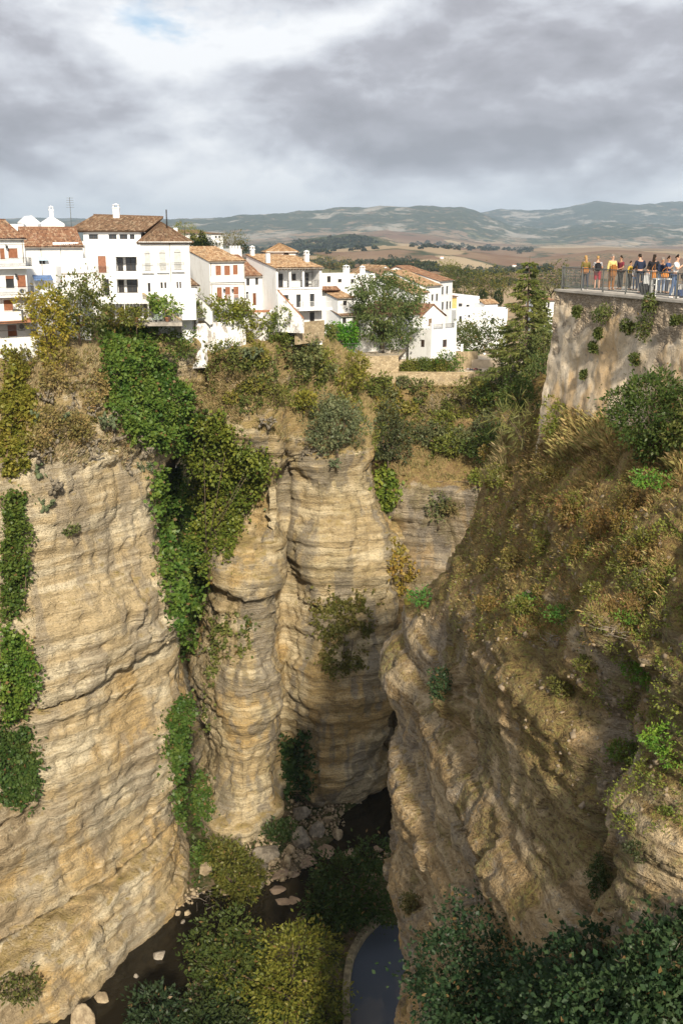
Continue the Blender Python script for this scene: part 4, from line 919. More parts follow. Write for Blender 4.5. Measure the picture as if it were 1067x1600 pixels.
z2 = h.f(470, 480.5)[1]; g = MB(); g.box(h.f(457, 480)[0], h.L + .5, -2.2, -.001, z2 - .3, z2); h.piece(g, 'balcony_slab', WHITE); h.railing(h.f(458, 480)[0], h.L + .4, z2 + .002, .9, -2.1, mat='metal_white')
for p_ in (466, 487):
    u = h.f(p_, 470)[0]; g = MB(); g.box(u - .2, u + .2, -2.2, -1.8, z2 + .002, z2 + 1.0); h.piece(g, 'pier', WHITE)
q_ = h.rect(484, 488, 491.5, 502); wn = h.window(q_, bars=1)
g = MB(); g.add([(q_[0] - .4, -.5, q_[3] + .15), (q_[1] + .4, -.5, q_[3] + .15), ((q_[0] + q_[1]) / 2, -.01, q_[3] + .75), (q_[0] - .4, -.01, q_[3] + .15), (q_[1] + .4, -.01, q_[3] + .15)], [(0, 1, 2), (0, 2, 3), (1, 4, 2), (0, 3, 4, 1)]); h.piece(g, 'door_hood', 'tiles_red', wn)
h.body(); rf = h.mono(1.55, 'tiles_ochre', .45, .15)
g = MB()
for k in range(16): u = .1 + (h.L - .2) * k / 15; g.box(u - .06, u + .06, -.42, -.003, h.h - .28, h.h - .14)
h.piece(g, 'rafter_ends', 'wood_bare', rf)
h.chimney(.3, 3.4, h.h + .5, .5, 1.3, False); h.chimney(h.f(479, 400, 4)[0], 4, h.h + .6, .55, 1.0); h.chimney(.4, 9.2, h.h + 1.3, .5, .9)
# stone stair parapet in front of it
pa, pb = V(434, 452, 137.6), V(475, 497, 136.0); ro = V(455, 505, 137)
so_ = empty('stone_staircase', ro); tag(so_, 'rough stone staircase with brick coping in front of the loggia house', 'stairs')
g = MB(); n_ = 10
for k in range(n_):
    a, b_ = pa.lerp(pb, k / n_) - ro, pa.lerp(pb, (k + 1) / n_) - ro
    g.hull8([(a.x, a.y - .25, -1.2), (b_.x, b_.y - .25, -1.2), (b_.x, b_.y + .25, -1.2), (a.x, a.y + .25, -1.2), (a.x, a.y - .25, a.z - .15), (b_.x, b_.y - .25, b_.z - .15), (b_.x, b_.y + .25, b_.z - .15), (a.x, a.y + .25, a.z - .15)])
g.build('stone_flank', MAT['stained_whitewash'], so_)
g = MB(); a, b_ = pa - ro, pb - ro; e = Vector((0, .32, 0)); up = Vector((0, 0, .16)); dn = Vector((0, 0, -.148)); g.hull8([a - e + dn, b_ - e + dn, b_ + e + dn, a + e + dn, a - e + up * .1, b_ - e + up * .1, b_ + e + up * .1, a + e + up * .1]); g.build('coping', MAT['terracotta'], so_)
# lantern tower
h = House('lantern_tower', 'small square white lantern tower with ochre pyramid roof', (418, 149), (462, 149.8), zat(425, 149), zat(393, 149), 3.9, cat='tower')
uc, vc = h.f(447.5, 399); g = MB(); g.tube([(uc, -.02, vc), (uc, .01, vc)], .42, 16, False); o = h.piece(g, 'round_window', 'frame_dark'); g = MB(); g.tube([(uc, -.035, vc), (uc, -.021, vc)], .32, 16, False); h.piece(g, 'pane', GL, o)
h.body(); h.hip(.95, 'tiles_ochre', .35)
# stepped white houses
h = House('stepped_house', 'white cube house with flat roof right of the loggia house', (500, 169), (545, 172), zat(532, 170), zat(430, 170), 8)
h.window(h.rect(511, 431.5, 517, 441)); h.window(h.rect(509.5, 456, 516, 469)); h.window(h.rect(528, 436, 534, 441)); h.body()
u0 = h.f(497, 450)[0]; zz = h.f(510, 450)[1]; roof_sheet((u0, -1.3, zz - .35), (h.f(526, 450)[0], -1.3, zz - .35), (h.f(526, 450)[0], -.01, zz + .25), (u0, -.01, zz + .25), 'canopy_roof', 'tiles_red', h.root)
g = MB(); zz = h.h; g.box(0, h.L, 0, .2, zz + .002, zz + .35); h.piece(g, 'parapet', WHITE)
h.chimney(h.f(541, 425, 3)[0], 3, h.h, .8, .9, True)
h = House('rear_cube_house', 'plain white block with a chimney just left of the big tree', (544, 178), (585, 180), zat(520, 178), zat(431, 178), 8)
h.window(h.rect(548, 436, 553, 442)); h.body(); h.chimney(h.f(566, 425, 2)[0], 2, h.h, .7, 1.0); g = MB(); g.box(0, h.L, 0, .2, h.h + .002, h.h + .35); h.piece(g, 'parapet', WHITE)
h = House('little_roof_house', 'small white house with short ochre roof and one square window', (528, 166), (553, 167.5), zat(532, 166), zat(466, 166), 5)
h.window(h.rect(536, 470, 542, 477)); h.body(); h.mono(.95, 'tiles_ochre', .3, .2)
h = House('arcade_house', 'low white house with brown roof and dark arch behind bright green shrub', (533, 165), (592, 168), zat(540, 166), zat(493, 166), 5)
h.window(h.rect(535, 497, 541, 505)); q_ = h.rect(551, 500, 563, 516); h.holes.append((*q_, .9)); u0, u1, v0, v1 = q_
g = MB(); nA = 10; pts = [((u0 + u1) / 2 + (u1 - u0) / 2 * math.cos(a), v1 + .55 * math.sin(a)) for a in np.linspace(0, math.pi, nA)]; g.add([(x, -.012, z) for x, z in pts], [tuple(range(nA))]); g.add([(u0, .88, v0), (u1, .88, v0), (u1, .88, v1), (u0, .88, v1)], [(0, 1, 2, 3)]); h.piece(g, 'arch_dark_panel', 'room_dark')  # flat dark panels painted for the shade inside the arch
h.door(h.rect(587, 527 - 8, 591.5, 532)) if False else None
h.body(); h.mono(1.0, 'tiles_brown', .35, .2)
# long building behind the tree with its gable towards the right
h = House('gabled_house', 'white house with plain gable end right behind the little cube house', (655, 172), (694, 177), zat(548, 174), zat(494, 174), 16)
u0, u1, v0, v1 = h.rect(669.5, 498, 674.5, 519); h.door((u0, u1, v0, v1), 'wood_bare')
h.body(); hL = h.L; hh = h.h; rs = 1.9
g = MB(); g.add([(0, .004, hh), (hL, .004, hh), (hL / 2, .004, hh + rs), (0, 15.99, hh), (hL, 15.99, hh), (hL / 2, 15.99, hh + rs)], [(0, 1, 2), (5, 4, 3), (0, 2, 5, 3), (1, 4, 5, 2)]); h.piece(g, 'gable', WHITE)
roof_sheet((-.3, 16.2, hh - .15), (-.3, -.25, hh - .15), (hL / 2, -.25, hh + rs + .06), (hL / 2, 16.2, hh + rs + .06), 'roof', 'tiles_red', h.root); roof_sheet((hL + .3, -.25, hh - .15), (hL + .3, 16.2, hh - .15), (hL / 2, 16.2, hh + rs + .06), (hL / 2, -.25, hh + rs + .06), 'roof', 'tiles_red', h.root)
h = House('long_wing', 'long plain white wall shaded by the big tree', (590, 170), (655, 171.8), zat(552, 170), zat(492, 171), 7)
h.door(h.rect(592, 524, 600, 546), 'frame_dark'); h.body(); h.mono(1.3, 'tiles_red', .3, .1)
# cube house with roof terrace at the plaza
h = House('cube_house', 'small white cube house with roof terrace and corner posts above the hedge', (673.5, 165.5), (712.5, 169.5), zat(557, 167), zat(514, 167), 5.0)
h.window(h.rect(691.5, 531, 698, 542), bars=1, frame='door_brown'); h.body()
hh = h.h
for (x, y) in ((.2, .2), (h.L - .2, .2), (h.L * .5, .2), (.2, 4.8), (h.L - .2, 4.8)):
    g = MB(); g.box(x - .18, x + .18, y - .18, y + .18, hh + .002, hh + 1.0); h.piece(g, 'post', WHITE); h.railing(.3, h.L - .3, hh + .002, .75, .2)
g = MB(); n_ = 3; u0 = 1.6; g.box(-.04, -.001, 1.5, 2.2, h.f(675, 543)[1], h.f(675, 532)[1]); h.piece(g, 'side_window', 'frame_dark')
# row of gabled houses going back
for i, (a, b, zb, ze, dep, lab, tl, ws) in enumerate([
    ((642, 188), (668, 191), 500, 458, 14, 'white row house with low pink roof just right of the big tree', 'tiles_ochre', [(648, 465, 651, 477), (655, 465, 658, 477), (661, 466, 664, 478)]),
    ((664, 196), (688, 200), 500, 447, 14, 'white row house with taller gable in the middle of the row', 'tiles_ochre', [(684 - 10, 460, 684 - 7, 470), (681, 459, 684, 470), (669, 472, 672, 484)]),
    ((686, 204), (706, 209), 505, 439, 16, 'tallest white row house with narrow dark windows at the right end', 'tiles_red', [(690, 448, 693, 460), (697, 447, 700, 459), (690, 472, 693, 484), (697, 471, 700, 483), (702, 471, 704.5, 482)])]):
    h = House('row_house', lab, a, b, zat(zb, a[1]), zat(ze, a[1]), dep); h.root['group'] = 'row houses beyond the plaza'
    for r in ws: h.window(h.rect(*r), bars=0)
    h.body(); h.mono(2.6, tl, .3, .2, run=dep * .6)
h = House('white_gable_house', 'distant white gable rising above the roofs behind the big tree', (583, 215), (620, 218), zat(460, 215), zat(429, 215), 9); h.body(); hh = h.h; hL = h.L
g = MB(); g.add([(0, .004, hh), (hL, .004, hh), (hL * .5, .004, hh + 1.7), (0, 8.9, hh), (hL, 8.9, hh), (hL * .5, 8.9, hh + 1.7)], [(0, 1, 2), (5, 4, 3), (0, 2, 5, 3), (1, 4, 5, 2)]); h.piece(g, 'gable', WHITE)
roof_sheet((hL + .3, -.2, hh - .1), (hL + .3, 9, hh - .1), (hL / 2, 9, hh + 1.78), (hL / 2, -.2, hh + 1.78), 'roof', 'tiles_ochre', h.root); roof_sheet((-.3, 9, hh - .1), (-.3, -.2, hh - .1), (hL / 2, -.2, hh + 1.78), (hL / 2, 9, hh + 1.78), 'roof', 'tiles_ochre', h.root)
h = House('flat_topped_house', 'white house with grey lean-to roof below the distant gable', (604, 205), (642, 208), zat(480, 205), zat(432, 205), 9)
for r in ((618, 434, 623, 439), (629, 434, 634, 439)): h.window(h.rect(*r), bars=0)
h.body(); h.mono(1.2, 'tiles_brown', .3, .2)
h = House('flat_white_block', 'big plain white block with flat roof left of the conifer', (712, 236), (748, 238), zat(520, 236), zat(463.5, 236), 14)
h.window(h.rect(716, 474, 722, 479)); h.window(h.rect(728, 476, 733, 481), bars=0); h.body()
h = House('yellow_side_house', 'ochre yellow wall squeezed between row house and white block', (703, 228), (713, 229), zat(500, 228), zat(464, 228), 8, wall=MAT['yellow_wall']); h.body(); h.mono(.8, 'tiles_red')
h = House('long_white_house', 'long low white house with small windows below the white block', (712, 222), (792, 228), zat(525, 224), zat(484, 224), 9)
for r in ((717, 494, 721, 503), (767, 497, 772, 506), (731, 492, 734, 496)): h.window(h.rect(*r), bars=0)
h.body(); g = MB(); g.box(0, h.L, 0, .25, h.h + .002, h.h + .4); h.piece(g, 'parapet', WHITE)
u0, u1, v0, v1 = h.rect(757, 474, 777, 484, 2); zz = h.h; g = MB(); g.box(u0, u1, 2, 6, zz + .003, zz + 1.0); h.piece(g, 'roof_room', WHITE); roof_sheet((u0 - .3, 1.7, zz + .95), (u1 + .3, 1.7, zz + .95), (u1 + .3, 4, zz + 1.9), (u0 - .3, 4, zz + 1.9), 'roof', 'tiles_ochre', h.root)
h = House('far_white_house', 'sliver of white house between conifer and bastion', (846, 240), (866, 241), zat(500, 240), zat(470, 240), 8)
h.window(h.rect(855, 473, 858, 481)); h.body(); h.mono(1.0, 'tiles_red')
h = House('institutional_building', 'long white institutional building with flat roof behind dark cypresses', (272, 258), (331, 262), zat(410, 258), zat(365, 258), 14, cat='building')
for r in ((297, 369, 301, 373), (310, 369, 314, 373), (324, 369, 328, 373)): h.window(h.rect(*r))
h.body(); h.mono(.9, 'tiles_brown', .4, .3)
h = House('end_pavilion', 'white end pavilion of the long institutional building with paired windows', (331, 256), (349, 257.5), zat(410, 256), zat(365.5, 256), 14, cat='building')
for r in ((336, 368.5, 339.5, 372), (341.5, 368.5, 345, 372), (337, 379, 340, 383), (342, 379, 345, 383)): h.window(h.rect(*r), bars=0)
h.body(); h.mono(.5, 'tiles_brown', .3, .2)
# rooftops behind the first row
for i, (a, b, zb, ze, dep, lab, kind) in enumerate([
    ((66, 138), (102, 139), 375, 349.5, 6, 'white gabled attic with chimney behind the red roof', 'gable'),
    ((40, 150), (64, 151), 375, 347, 5, 'white attic room with pointed top behind the red roof', 'gable'),
    ((-30, 146), (38, 147), 375, 350, 5, 'low white rooftop wall at the far left skyline', 'flat'),
    ((205, 150), (232, 151), 370, 352, 4, 'small white rooftop gable behind the tall house', 'gable'),
    ((360, 172), (378, 173), 400, 389, 4, 'small white crenellated rooftop behind the six-shutter house', 'flat')]):
    h = House('rooftop_house', lab, a, b, zat(zb, a[1]), zat(ze, a[1]), dep); h.body(); hh, hL = h.h, h.L
    if kind == 'gable':
        rs = .9; g = MB(); g.add([(0, .004, hh), (hL, .004, hh), (hL * .5, .004, hh + rs), (0, dep, hh), (hL, dep, hh), (hL * .5, dep, hh + rs)], [(0, 1, 2), (5, 4, 3), (0, 2, 5, 3), (1, 4, 5, 2)]); h.piece(g, 'gable', WHITE)
    if i == 0: h.chimney(hL * .52, 2, hh + .6, .5, 1.1)
    if i == 4:
        for k in range(4):
            g = MB(); g.box(hL * k / 4, hL * k / 4 + hL * .14, 0, .3, hh + .002, hh + .5); h.piece(g, 'merlon', WHITE)
# ------------------------------------------------------------------ walls, terraces, plaza
m, t = material('rubble_wall')
pos = t.n('NewGeometry').outputs['Position']
v1 = t.n('TexVoronoi', {'Vector': t.scale(pos, (1, 1, 1.5)), 'Scale': 2.6}, feature='F1'); v2 = t.n('TexVoronoi', {'Vector': t.scale(pos, (1, 1, 1.5)), 'Scale': 2.6}, feature='DISTANCE_TO_EDGE').outputs[0]
n1 = t.noise(pos, 1.0, 6, 0.7)
c = t.mixc(t.n('SeparateColor', {0: v1.outputs['Color']}).outputs[0], (0.33, 0.25, 0.15), (0.52, 0.42, 0.27))
c = t.mixc(t.smooth(v2, 0.01, 0.07), (0.26, 0.205, 0.135), c); c = t.mixc(t.math('MULTIPLY', t.smooth(n1, .5, .68), .6), c, (0.20, 0.165, 0.12))
out(t, principled(t, c, 0.95, v2, 0.08, 0.8, 0.1))
def wall_run(name, label, pts, hgt, thick, mat, down=3.0, coping=None, cat='wall'):
    """pts: world points on the wall's top line"""
    ro = Vector(pts[0]); ro.z -= hgt; r = empty(name, ro); tag(r, label, cat)
    pl = [Vector(p) - ro for p in pts]
    sweep(pl, [(-thick / 2, -hgt - down), (thick / 2, -hgt - down), (thick / 2, 0), (-thick / 2, 0)]).build('masonry', MAT[mat], r)
    if coping: sweep(pl, [(-thick / 2 - .06, .003), (thick / 2 + .06, .003), (thick / 2 + .06, .12), (-thick / 2 - .06, .12)]).build('coping', MAT[coping], r)
    return r
wall_run('garden_wall', 'stained white curved garden wall below the six-shutter house', smooth_path([V(283, 503, 134.6), V(300, 506, 133.8), V(330, 504, 133.6), V(360, 502, 134), V(382, 496, 135.5)], 4), 2.7, .4, 'stained_whitewash')
wall_run('terrace_wall', 'slanting stone garden wall with pale coping beside the loungers', [V(224, 459, 130.4), V(250, 478, 129.5), V(284, 501, 128.5)], 1.2, .35, 'stone_grey', .3, 'stone_tan')
wall_run('house_terrace_wall', 'white wall with round hole below the terracotta terrace', smooth_path([V(395, 497, 139), V(410, 499, 138), V(418, 494, 138.5), V(424, 484, 139.5)], 4), 3.0, .3, 'stained_whitewash')
g = MB(); z_ = V(400, 484, 141).z; pts = [V(383, 484, 140.5), V(398, 497, 138.8), V(417, 492, 138.6), V(425, 480, 141)]; g.add([(p.x, p.y, z_) for p in pts] + [(p.x, p.y, z_ - .2) for p in pts], [(0, 1, 2, 3), (7, 6, 5, 4), (0, 4, 5, 1), (1, 5, 6, 2), (2, 6, 7, 3), (3, 7, 4, 0)])
tag(g.build('tiled_terrace', MAT['terracotta']), 'small terracotta tiled terrace before the narrow house', kind='structure')
wall_run('stone_retaining_wall', 'grey rubble wall under the rough stone staircase', [V(462, 505, 137), V(480, 503, 139), V(505, 500, 142)], 1.8, .4, 'rubble_wall', 1)
wall_run('lower_retaining_wall', 'broken grey stone wall left of the fenced yard', [V(462, 522, 139.5), V(480, 518, 143), V(502, 522, 148)], 1.8, .5, 'rubble_wall', 1)
# deck with the loungers
z_ = V(250, 503, 127).z
g = MB(); pts = [V(150, 497, 129.2), V(226, 505, 126.3), V(285, 505, 126.3), V(285, 500, 129.5)]; g.prism([(p.x, p.y) for p in (pts[0], pts[1], pts[2], pts[3], V(222, 497, 130.2))], z_ - .45, z_)
tag(g.build('garden_deck', MAT['stone_grey']), 'pale terrace floor in front of the tall house', kind='structure')
def fence(name, label, a, b, hgt, nposts, mat, step=.12, post=.035, bar=.010, cat='fence'):
    r = empty(name, a); tag(r, label, cat); d = Vector(b) - Vector(a); ang = math.atan2(d.y, d.x); Lh = math.hypot(d.x, d.y); ux = Vector((math.cos(ang), math.sin(ang), 0)); k = d.z / Lh
    for i in range(nposts):
        u = Lh * i / (nposts - 1); g = MB(); p = ux * u; g.box(p.x - post, p.x + post, p.y - post, p.y + post, k * u, k * u + hgt + .05); g.build('post', MAT[mat], r)
    for z in (.1, hgt - .04):
        g = MB(); q0 = Vector((0, 0, z)); q1 = ux * Lh + Vector((0, 0, k * Lh + z)); e = Vector((-ux.y, ux.x, 0)) * .02; up = Vector((0, 0, .04)); g.hull8([q0 - e, q1 - e, q1 + e, q0 + e, q0 - e + up, q1 - e + up, q1 + e + up, q0 + e + up]); g.build('rail', MAT[mat], r)
    nb = int(Lh / step); bm_ = MB(); bm_.box(-bar, bar, -bar, bar, .1, hgt - .02); first = None
    for i in range(nb):
        u = Lh * (i + .5) / nb
        if first is None: first = bm_.build('bar', MAT[mat], r); o = first
        else: o = first.copy(); COL.objects.link(o); o.parent = r
        o.location = (ux.x * u, ux.y * u, k * u)
    return r
fence('deck_railing', 'thin dark railing along the lounger terrace', V(226, 505, 126.5) , V(284, 505, 126.5), .95, 4, 'iron', .3)
def lounger(a, label):
    r = empty('sun_lounger', a, random.uniform(-.5, .1)); tag(r, label, 'lounger', 'loungers on the terrace')
    g = MB(); g.box(-.3, .3, -.9, .45, .28, .34); g.build('seat', MAT['lounger_green'], r)
    g = MB(); g.hull8([(-.3, .45, .28), (.3, .45, .28), (.3, .5, .28), (-.3, .5, .28), (-.3, .85, .85), (.3, .85, .85), (.3, .9, .83), (-.3, .9, .83)]); g.build('backrest', MAT['lounger_green'], r)
    for x in (-.27, .27):
        for y in (-.8, .4): g = MB(); g.box(x - .025, x + .025, y - .025, y + .025, 0, .279); g.build('leg', MAT['metal_white'], r)
plain('lounger_green', (0.42, 0.50, 0.44), .7, .1)
zt = z_ + .002
for i, (px, lab) in enumerate(((241, 'pale green sun lounger nearest the tall house'), (250, 'pale green sun lounger beside the railing'))): 
    p = V(px, 503, 127.6 + i * .3); p.z = zt; lounger(p, lab)
# table and terracotta pots under the awning
p = V(196, 496, 127.8); p.z = zt; tb = empty('patio_table', p); tag(tb, 'wooden patio table under the long white awning', 'table')
g = MB(); g.box(-.9, .9, -.45, .45, .70, .75); g.build('table_top', MAT['wood_bare'], tb)
for x in (-.8, .8):
    for y in (-.38, .38): g = MB(); g.box(x - .04, x + .04, y - .04, y + .04, 0, .699); g.build('leg', MAT['wood_bare'], tb)
for i, (px, Y, lab) in enumerate(((213, 127.2, 'large terracotta pot under the awning end'), (262, 127.6, 'terracotta pot at the foot of the slanting wall'))):
    p = V(px, 500, Y); p.z = zt; r = empty('flower_pot', p); tag(r, lab, 'pot'); g = MB(); g.tube([(0, 0, 0), (0, 0, .5), (0, 0, .56)], [.24, .36, .4], 12); g.build('pot', MAT['terracotta'], r); g = MB(); g.tube([(0, 0, .562), (0, 0, .57)], .33, 12); g.build('soil', MAT['room_dark'], r)
# fenced yard under the big tree
yz = V(560, 553, 164).z
g = MB(); yp = [V(497, 551, 161), V(560, 555, 160.5), V(622, 552, 162), V(640, 540, 176), V(490, 530, 176)]; g.prism([(p.x, p.y) for p in yp], yz - .3, yz); tag(g.build('paved_yard', MAT['paving']), 'paved yard behind the fence under the big tree', kind='structure')
wall_run('yard_wall', 'tan stone wall supporting the fenced yard', [Vector((p.x, p.y, yz - .02)) for p in yp[:3]], 2.3, .5, 'rubble_wall', 1.2)
fence('yard_fence', 'grey metal fence left section along the yard', Vector((yp[0].x, yp[0].y + .1, yz)), Vector((yp[1].x, yp[1].y + .1, yz)), 2.0, 3, 'iron_grey', .35)
fence('yard_fence', 'grey metal fence right section beside the cube house', Vector((yp[1].x + .1, yp[1].y + .1, yz)), Vector((yp[2].x, yp[2].y + .1, yz)), 2.0, 3, 'iron_grey', .35)
pl_ = V(527, 550, 164); 
for px, lab in ((533, 'low grey stone planter at the left of the fenced yard'), (601, 'low pale stone planter under the big tree')):
    p = V(px, 548, 166); p.z = yz; r = empty('planter', p); tag(r, lab, 'planter'); g = MB(); g.box(-.9, .9, -.35, .35, .002, .55); g.build('basin', MAT['stone_grey'], r); g = MB(); g.box(-.8, .8, -.27, .27, .552, .56); g.build('soil', MAT['room_dark'], r)
# plaza
pz = V(700, 586, 161).z
g = MB(); pp = [V(612, 588, 161.5), V(700, 586, 161), V(795, 580, 161), V(830, 570, 165), V(820, 560, 186), V(600, 560, 186)]; g.prism([(p.x, p.y) for p in pp], pz - .4, pz); tag(g.build('plaza', MAT['paving']), 'sunlit pale plaza above the gorge', kind='structure')
wall_run('plaza_wall', 'long low tan stone wall along the plaza edge', [Vector((p.x, p.y, pz + .35)) for p in pp[:3]], 2.2, .45, 'rubble_wall', 2.5, 'stone_tan')
a_ = V(618, 566, 164.5); b_ = V(716, 562, 166.0); a_.z = b_.z = pz + 1.7
wall_run('hedge_wall', 'tan stone wall with white piers behind the hedge', [a_, b_], 1.7, .4, 'rubble_wall', .2)
a_ = V(714, 548, 168.0); b_ = V(745, 545, 171.5); a_.z = pz + 2.9; b_.z = pz + 2.6
wall_run('tan_block_wall', 'sunlit tan block wall right of the cube house', [a_, b_], 2.7, .5, 'stone_tan', .3)
g = MB(); g.box(-30, 10, 0, 9, -1.5, 0); o = g.build('upper_street', MAT['paving']); o.location = (V(690, 555, 171).x, 170.2, pz + 1.35); tag(o, 'raised street in front of the cube house', kind='structure')
for i, (px, py, Y, lab) in enumerate(((721, 550, 172, 'white post on the tan block wall'), (756, 566, 178, 'white post at the foot of the plaza steps'), (776, 562, 181, 'white post near the dark hedge'), (783, 583, 164, 'white post at the plaza corner'))):
    p = V(px, py, Y); p.z = pz; r = empty('stone_post', p); tag(r, lab, 'post', 'white posts round the plaza'); hh = 1.5 if i else 3.6; g = MB(); g.box(-.18, .18, -.18, .18, .002, hh); g.build('shaft', WHITE, r); g = MB(); g.box(-.23, .23, -.23, .23, hh + .001, hh + .12); g.build('cap', WHITE, r)
bn = V(750, 566, 180); bn.z = pz; r = empty('stone_bench', bn); tag(r, 'grey stone bench at the back of the plaza', 'bench'); g = MB(); g.box(-1.0, 1.0, -.25, .25, .42, .52); g.build('seat', MAT['stone_grey'], r)
for x in (-.8, .8): g = MB(); g.box(x - .12, x + .12, -.2, .2, .002, .419); g.build('leg', MAT['stone_grey'], r)
# terrace railing of the bastion
ea, eb = c1 + nrm * -.25 + dirw * .15, c1 + nrm * -.25 + dirw * 13.5
ea.z = eb.z = TZ + .022
fence('terrace_railing', 'grey iron railing along the front edge of the bastion', ea, eb, 1.1, 8, 'iron_grey', .115, .03, .009, 'railing')
ec = Vector((ea.x + 10.5, ea.y + 7.9, TZ + .022))
fence('terrace_railing', 'grey iron railing along the far edge behind the visitors', ea + Vector((.1, .1, 0)), ec, 1.1, 6, 'iron_grey', .16, .03, .009, 'railing')
# ------------------------------------------------------------------ plants
m, t = material('leaf')
oc = t.n('ObjectInfo').outputs['Color']; r = t.n('Attribute', attribute_name='rnd').outputs['Fac']
hs = t.n('HueSaturation', {'Hue': t.n('MapRange', {0: r, 1: 0.0, 2: 1.0, 3: 0.535, 4: 0.462}).outputs[0], 'Value': t.n('MapRange', {0: r, 1: 0.0, 2: 1.0, 3: 0.62, 4: 1.35}).outputs[0], 'Saturation': 1.0, 'Color': oc})
dead = t.mixc(t.smooth(r, 0.955, 0.965), hs.outputs[0], (0.20, 0.125, 0.05))
d = t.n('BsdfDiffuse', {'Color': dead}); tr = t.n('BsdfTranslucent', {'Color': dead}); gl = t.n('BsdfGlossy', {'Color': (1, 1, 1, 1), 'Roughness': 0.45})
mx = t.n('MixShader', {0: 0.32, 1: d.outputs[0], 2: tr.outputs[0]}); mx2 = t.n('MixShader', {0: 0.012, 1: mx.outputs[0], 2: gl.outputs[0]}); t.n('OutputMaterial', {0: mx2.outputs[0]})
LEAF = m
plain('bark', (0.13, 0.095, 0.065), .95, .3, 4); plain('bark_grey', (0.22, 0.19, 0.16), .95, .3, 4); plain('dead_wood', (0.30, 0.25, 0.20), .95, .2, 4)
plain('grass_stem', (0.40, 0.30, 0.13), .9, .2, 4)
def unit(n, rg):
    v = rg.normal(size=(n, 3)); return v / np.linalg.norm(v, axis=1)[:, None]
def leaf_mesh(name, pts, nrm_, size, rg, aspect=.5, spread=.8, parent=None, color=(.06, .09, .02), droop=0.0, mat=None, loc=None, rndshift=0.0):
    n = len(pts); pts = np.asarray(pts); nrm_ = np.asarray(nrm_)
    d = nrm_ + unit(n, rg) * spread; d[:, 2] -= droop; d /= np.linalg.norm(d, axis=1)[:, None] + 1e-9
    # leaf lies roughly across its growth direction
    s = np.cross(d, unit(n, rg)); s /= np.linalg.norm(s, axis=1)[:, None] + 1e-9
    L_ = size * rg.uniform(.45, 1.6, n)[:, None]; w_ = L_ * aspect * .5
    f = np.cross(d, s)
    a = pts; b = pts + d * L_ * .45 + s * w_ + f * w_ * .25; c = pts + d * L_; e = pts + d * L_ * .45 - s * w_ + f * w_ * .25
    V_ = np.stack([a, b, c, e], 1).reshape(-1, 3); F_ = np.arange(4 * n).reshape(n, 4)
    rv = np.clip(rg.random(n) * .55 + .45 * (.85 * perlin(pts / (size * 6)) + .5) + rndshift, 0, .95); rv = np.where(rg.random(n) < .025, 1.0, rv)
    o = mesh_np(name, V_, F_, mat or LEAF, parent, attr={'rnd': rv.repeat(4)})
    o.color = (*color, 1)
    if loc is not None: o.location = loc
    return o
def blob_points(blobs, n, rg, lump=.28):
    wts = np.array([b[1][0] * b[1][1] + b[1][2] * b[1][0] for b in blobs]); wts = wts / wts.sum(); PP, UU, tot = [], [], 0
    while tot < n:
        k = rg.choice(len(blobs), n, p=wts); C_ = np.array([b[0] for b in blobs])[k]; R2 = np.array([b[1] for b in blobs])[k]
        u = unit(n, rg); r = np.clip(1 - np.abs(rg.normal(0, .2, n)), .2, 1) * (1 + lump * perlin(u * 2.3 + C_))
        p = C_ + u * R2 * r[:, None]
        deep = np.zeros(n, bool)
        for c_, r_ in blobs: deep |= ((((p - np.array(c_)) / np.array(r_)) ** 2).sum(1) < .5)
        keep = ~deep | (rg.random(n) < .15); PP.append(p[keep]); UU.append(u[keep]); tot += int(keep.sum())
    return np.concatenate(PP)[:n], np.concatenate(UU)[:n]
def crown_blobs(H, Wd, rg, n=14, low=.3, D=None):
    D = D or Wd; out_ = []
    for i in range(n):
        u = unit(1, rg)[0]; rr = rg.uniform(.5, 1.08)
        zc = low * H + (1 - low) * H * .5 + u[2] * (1 - low) * H * .5 * rr
        s_ = rg.uniform(.09, .27)
        out_.append(((u[0] * Wd / 2 * rr, u[1] * D / 2 * rr, zc), (Wd * s_, D * s_, (1 - low) * H * s_ * .85)))
    out_.append(((0, 0, low * H + (1 - low) * H * .5), (Wd * .36, D * .36, (1 - low) * H * .38)))
    return out_
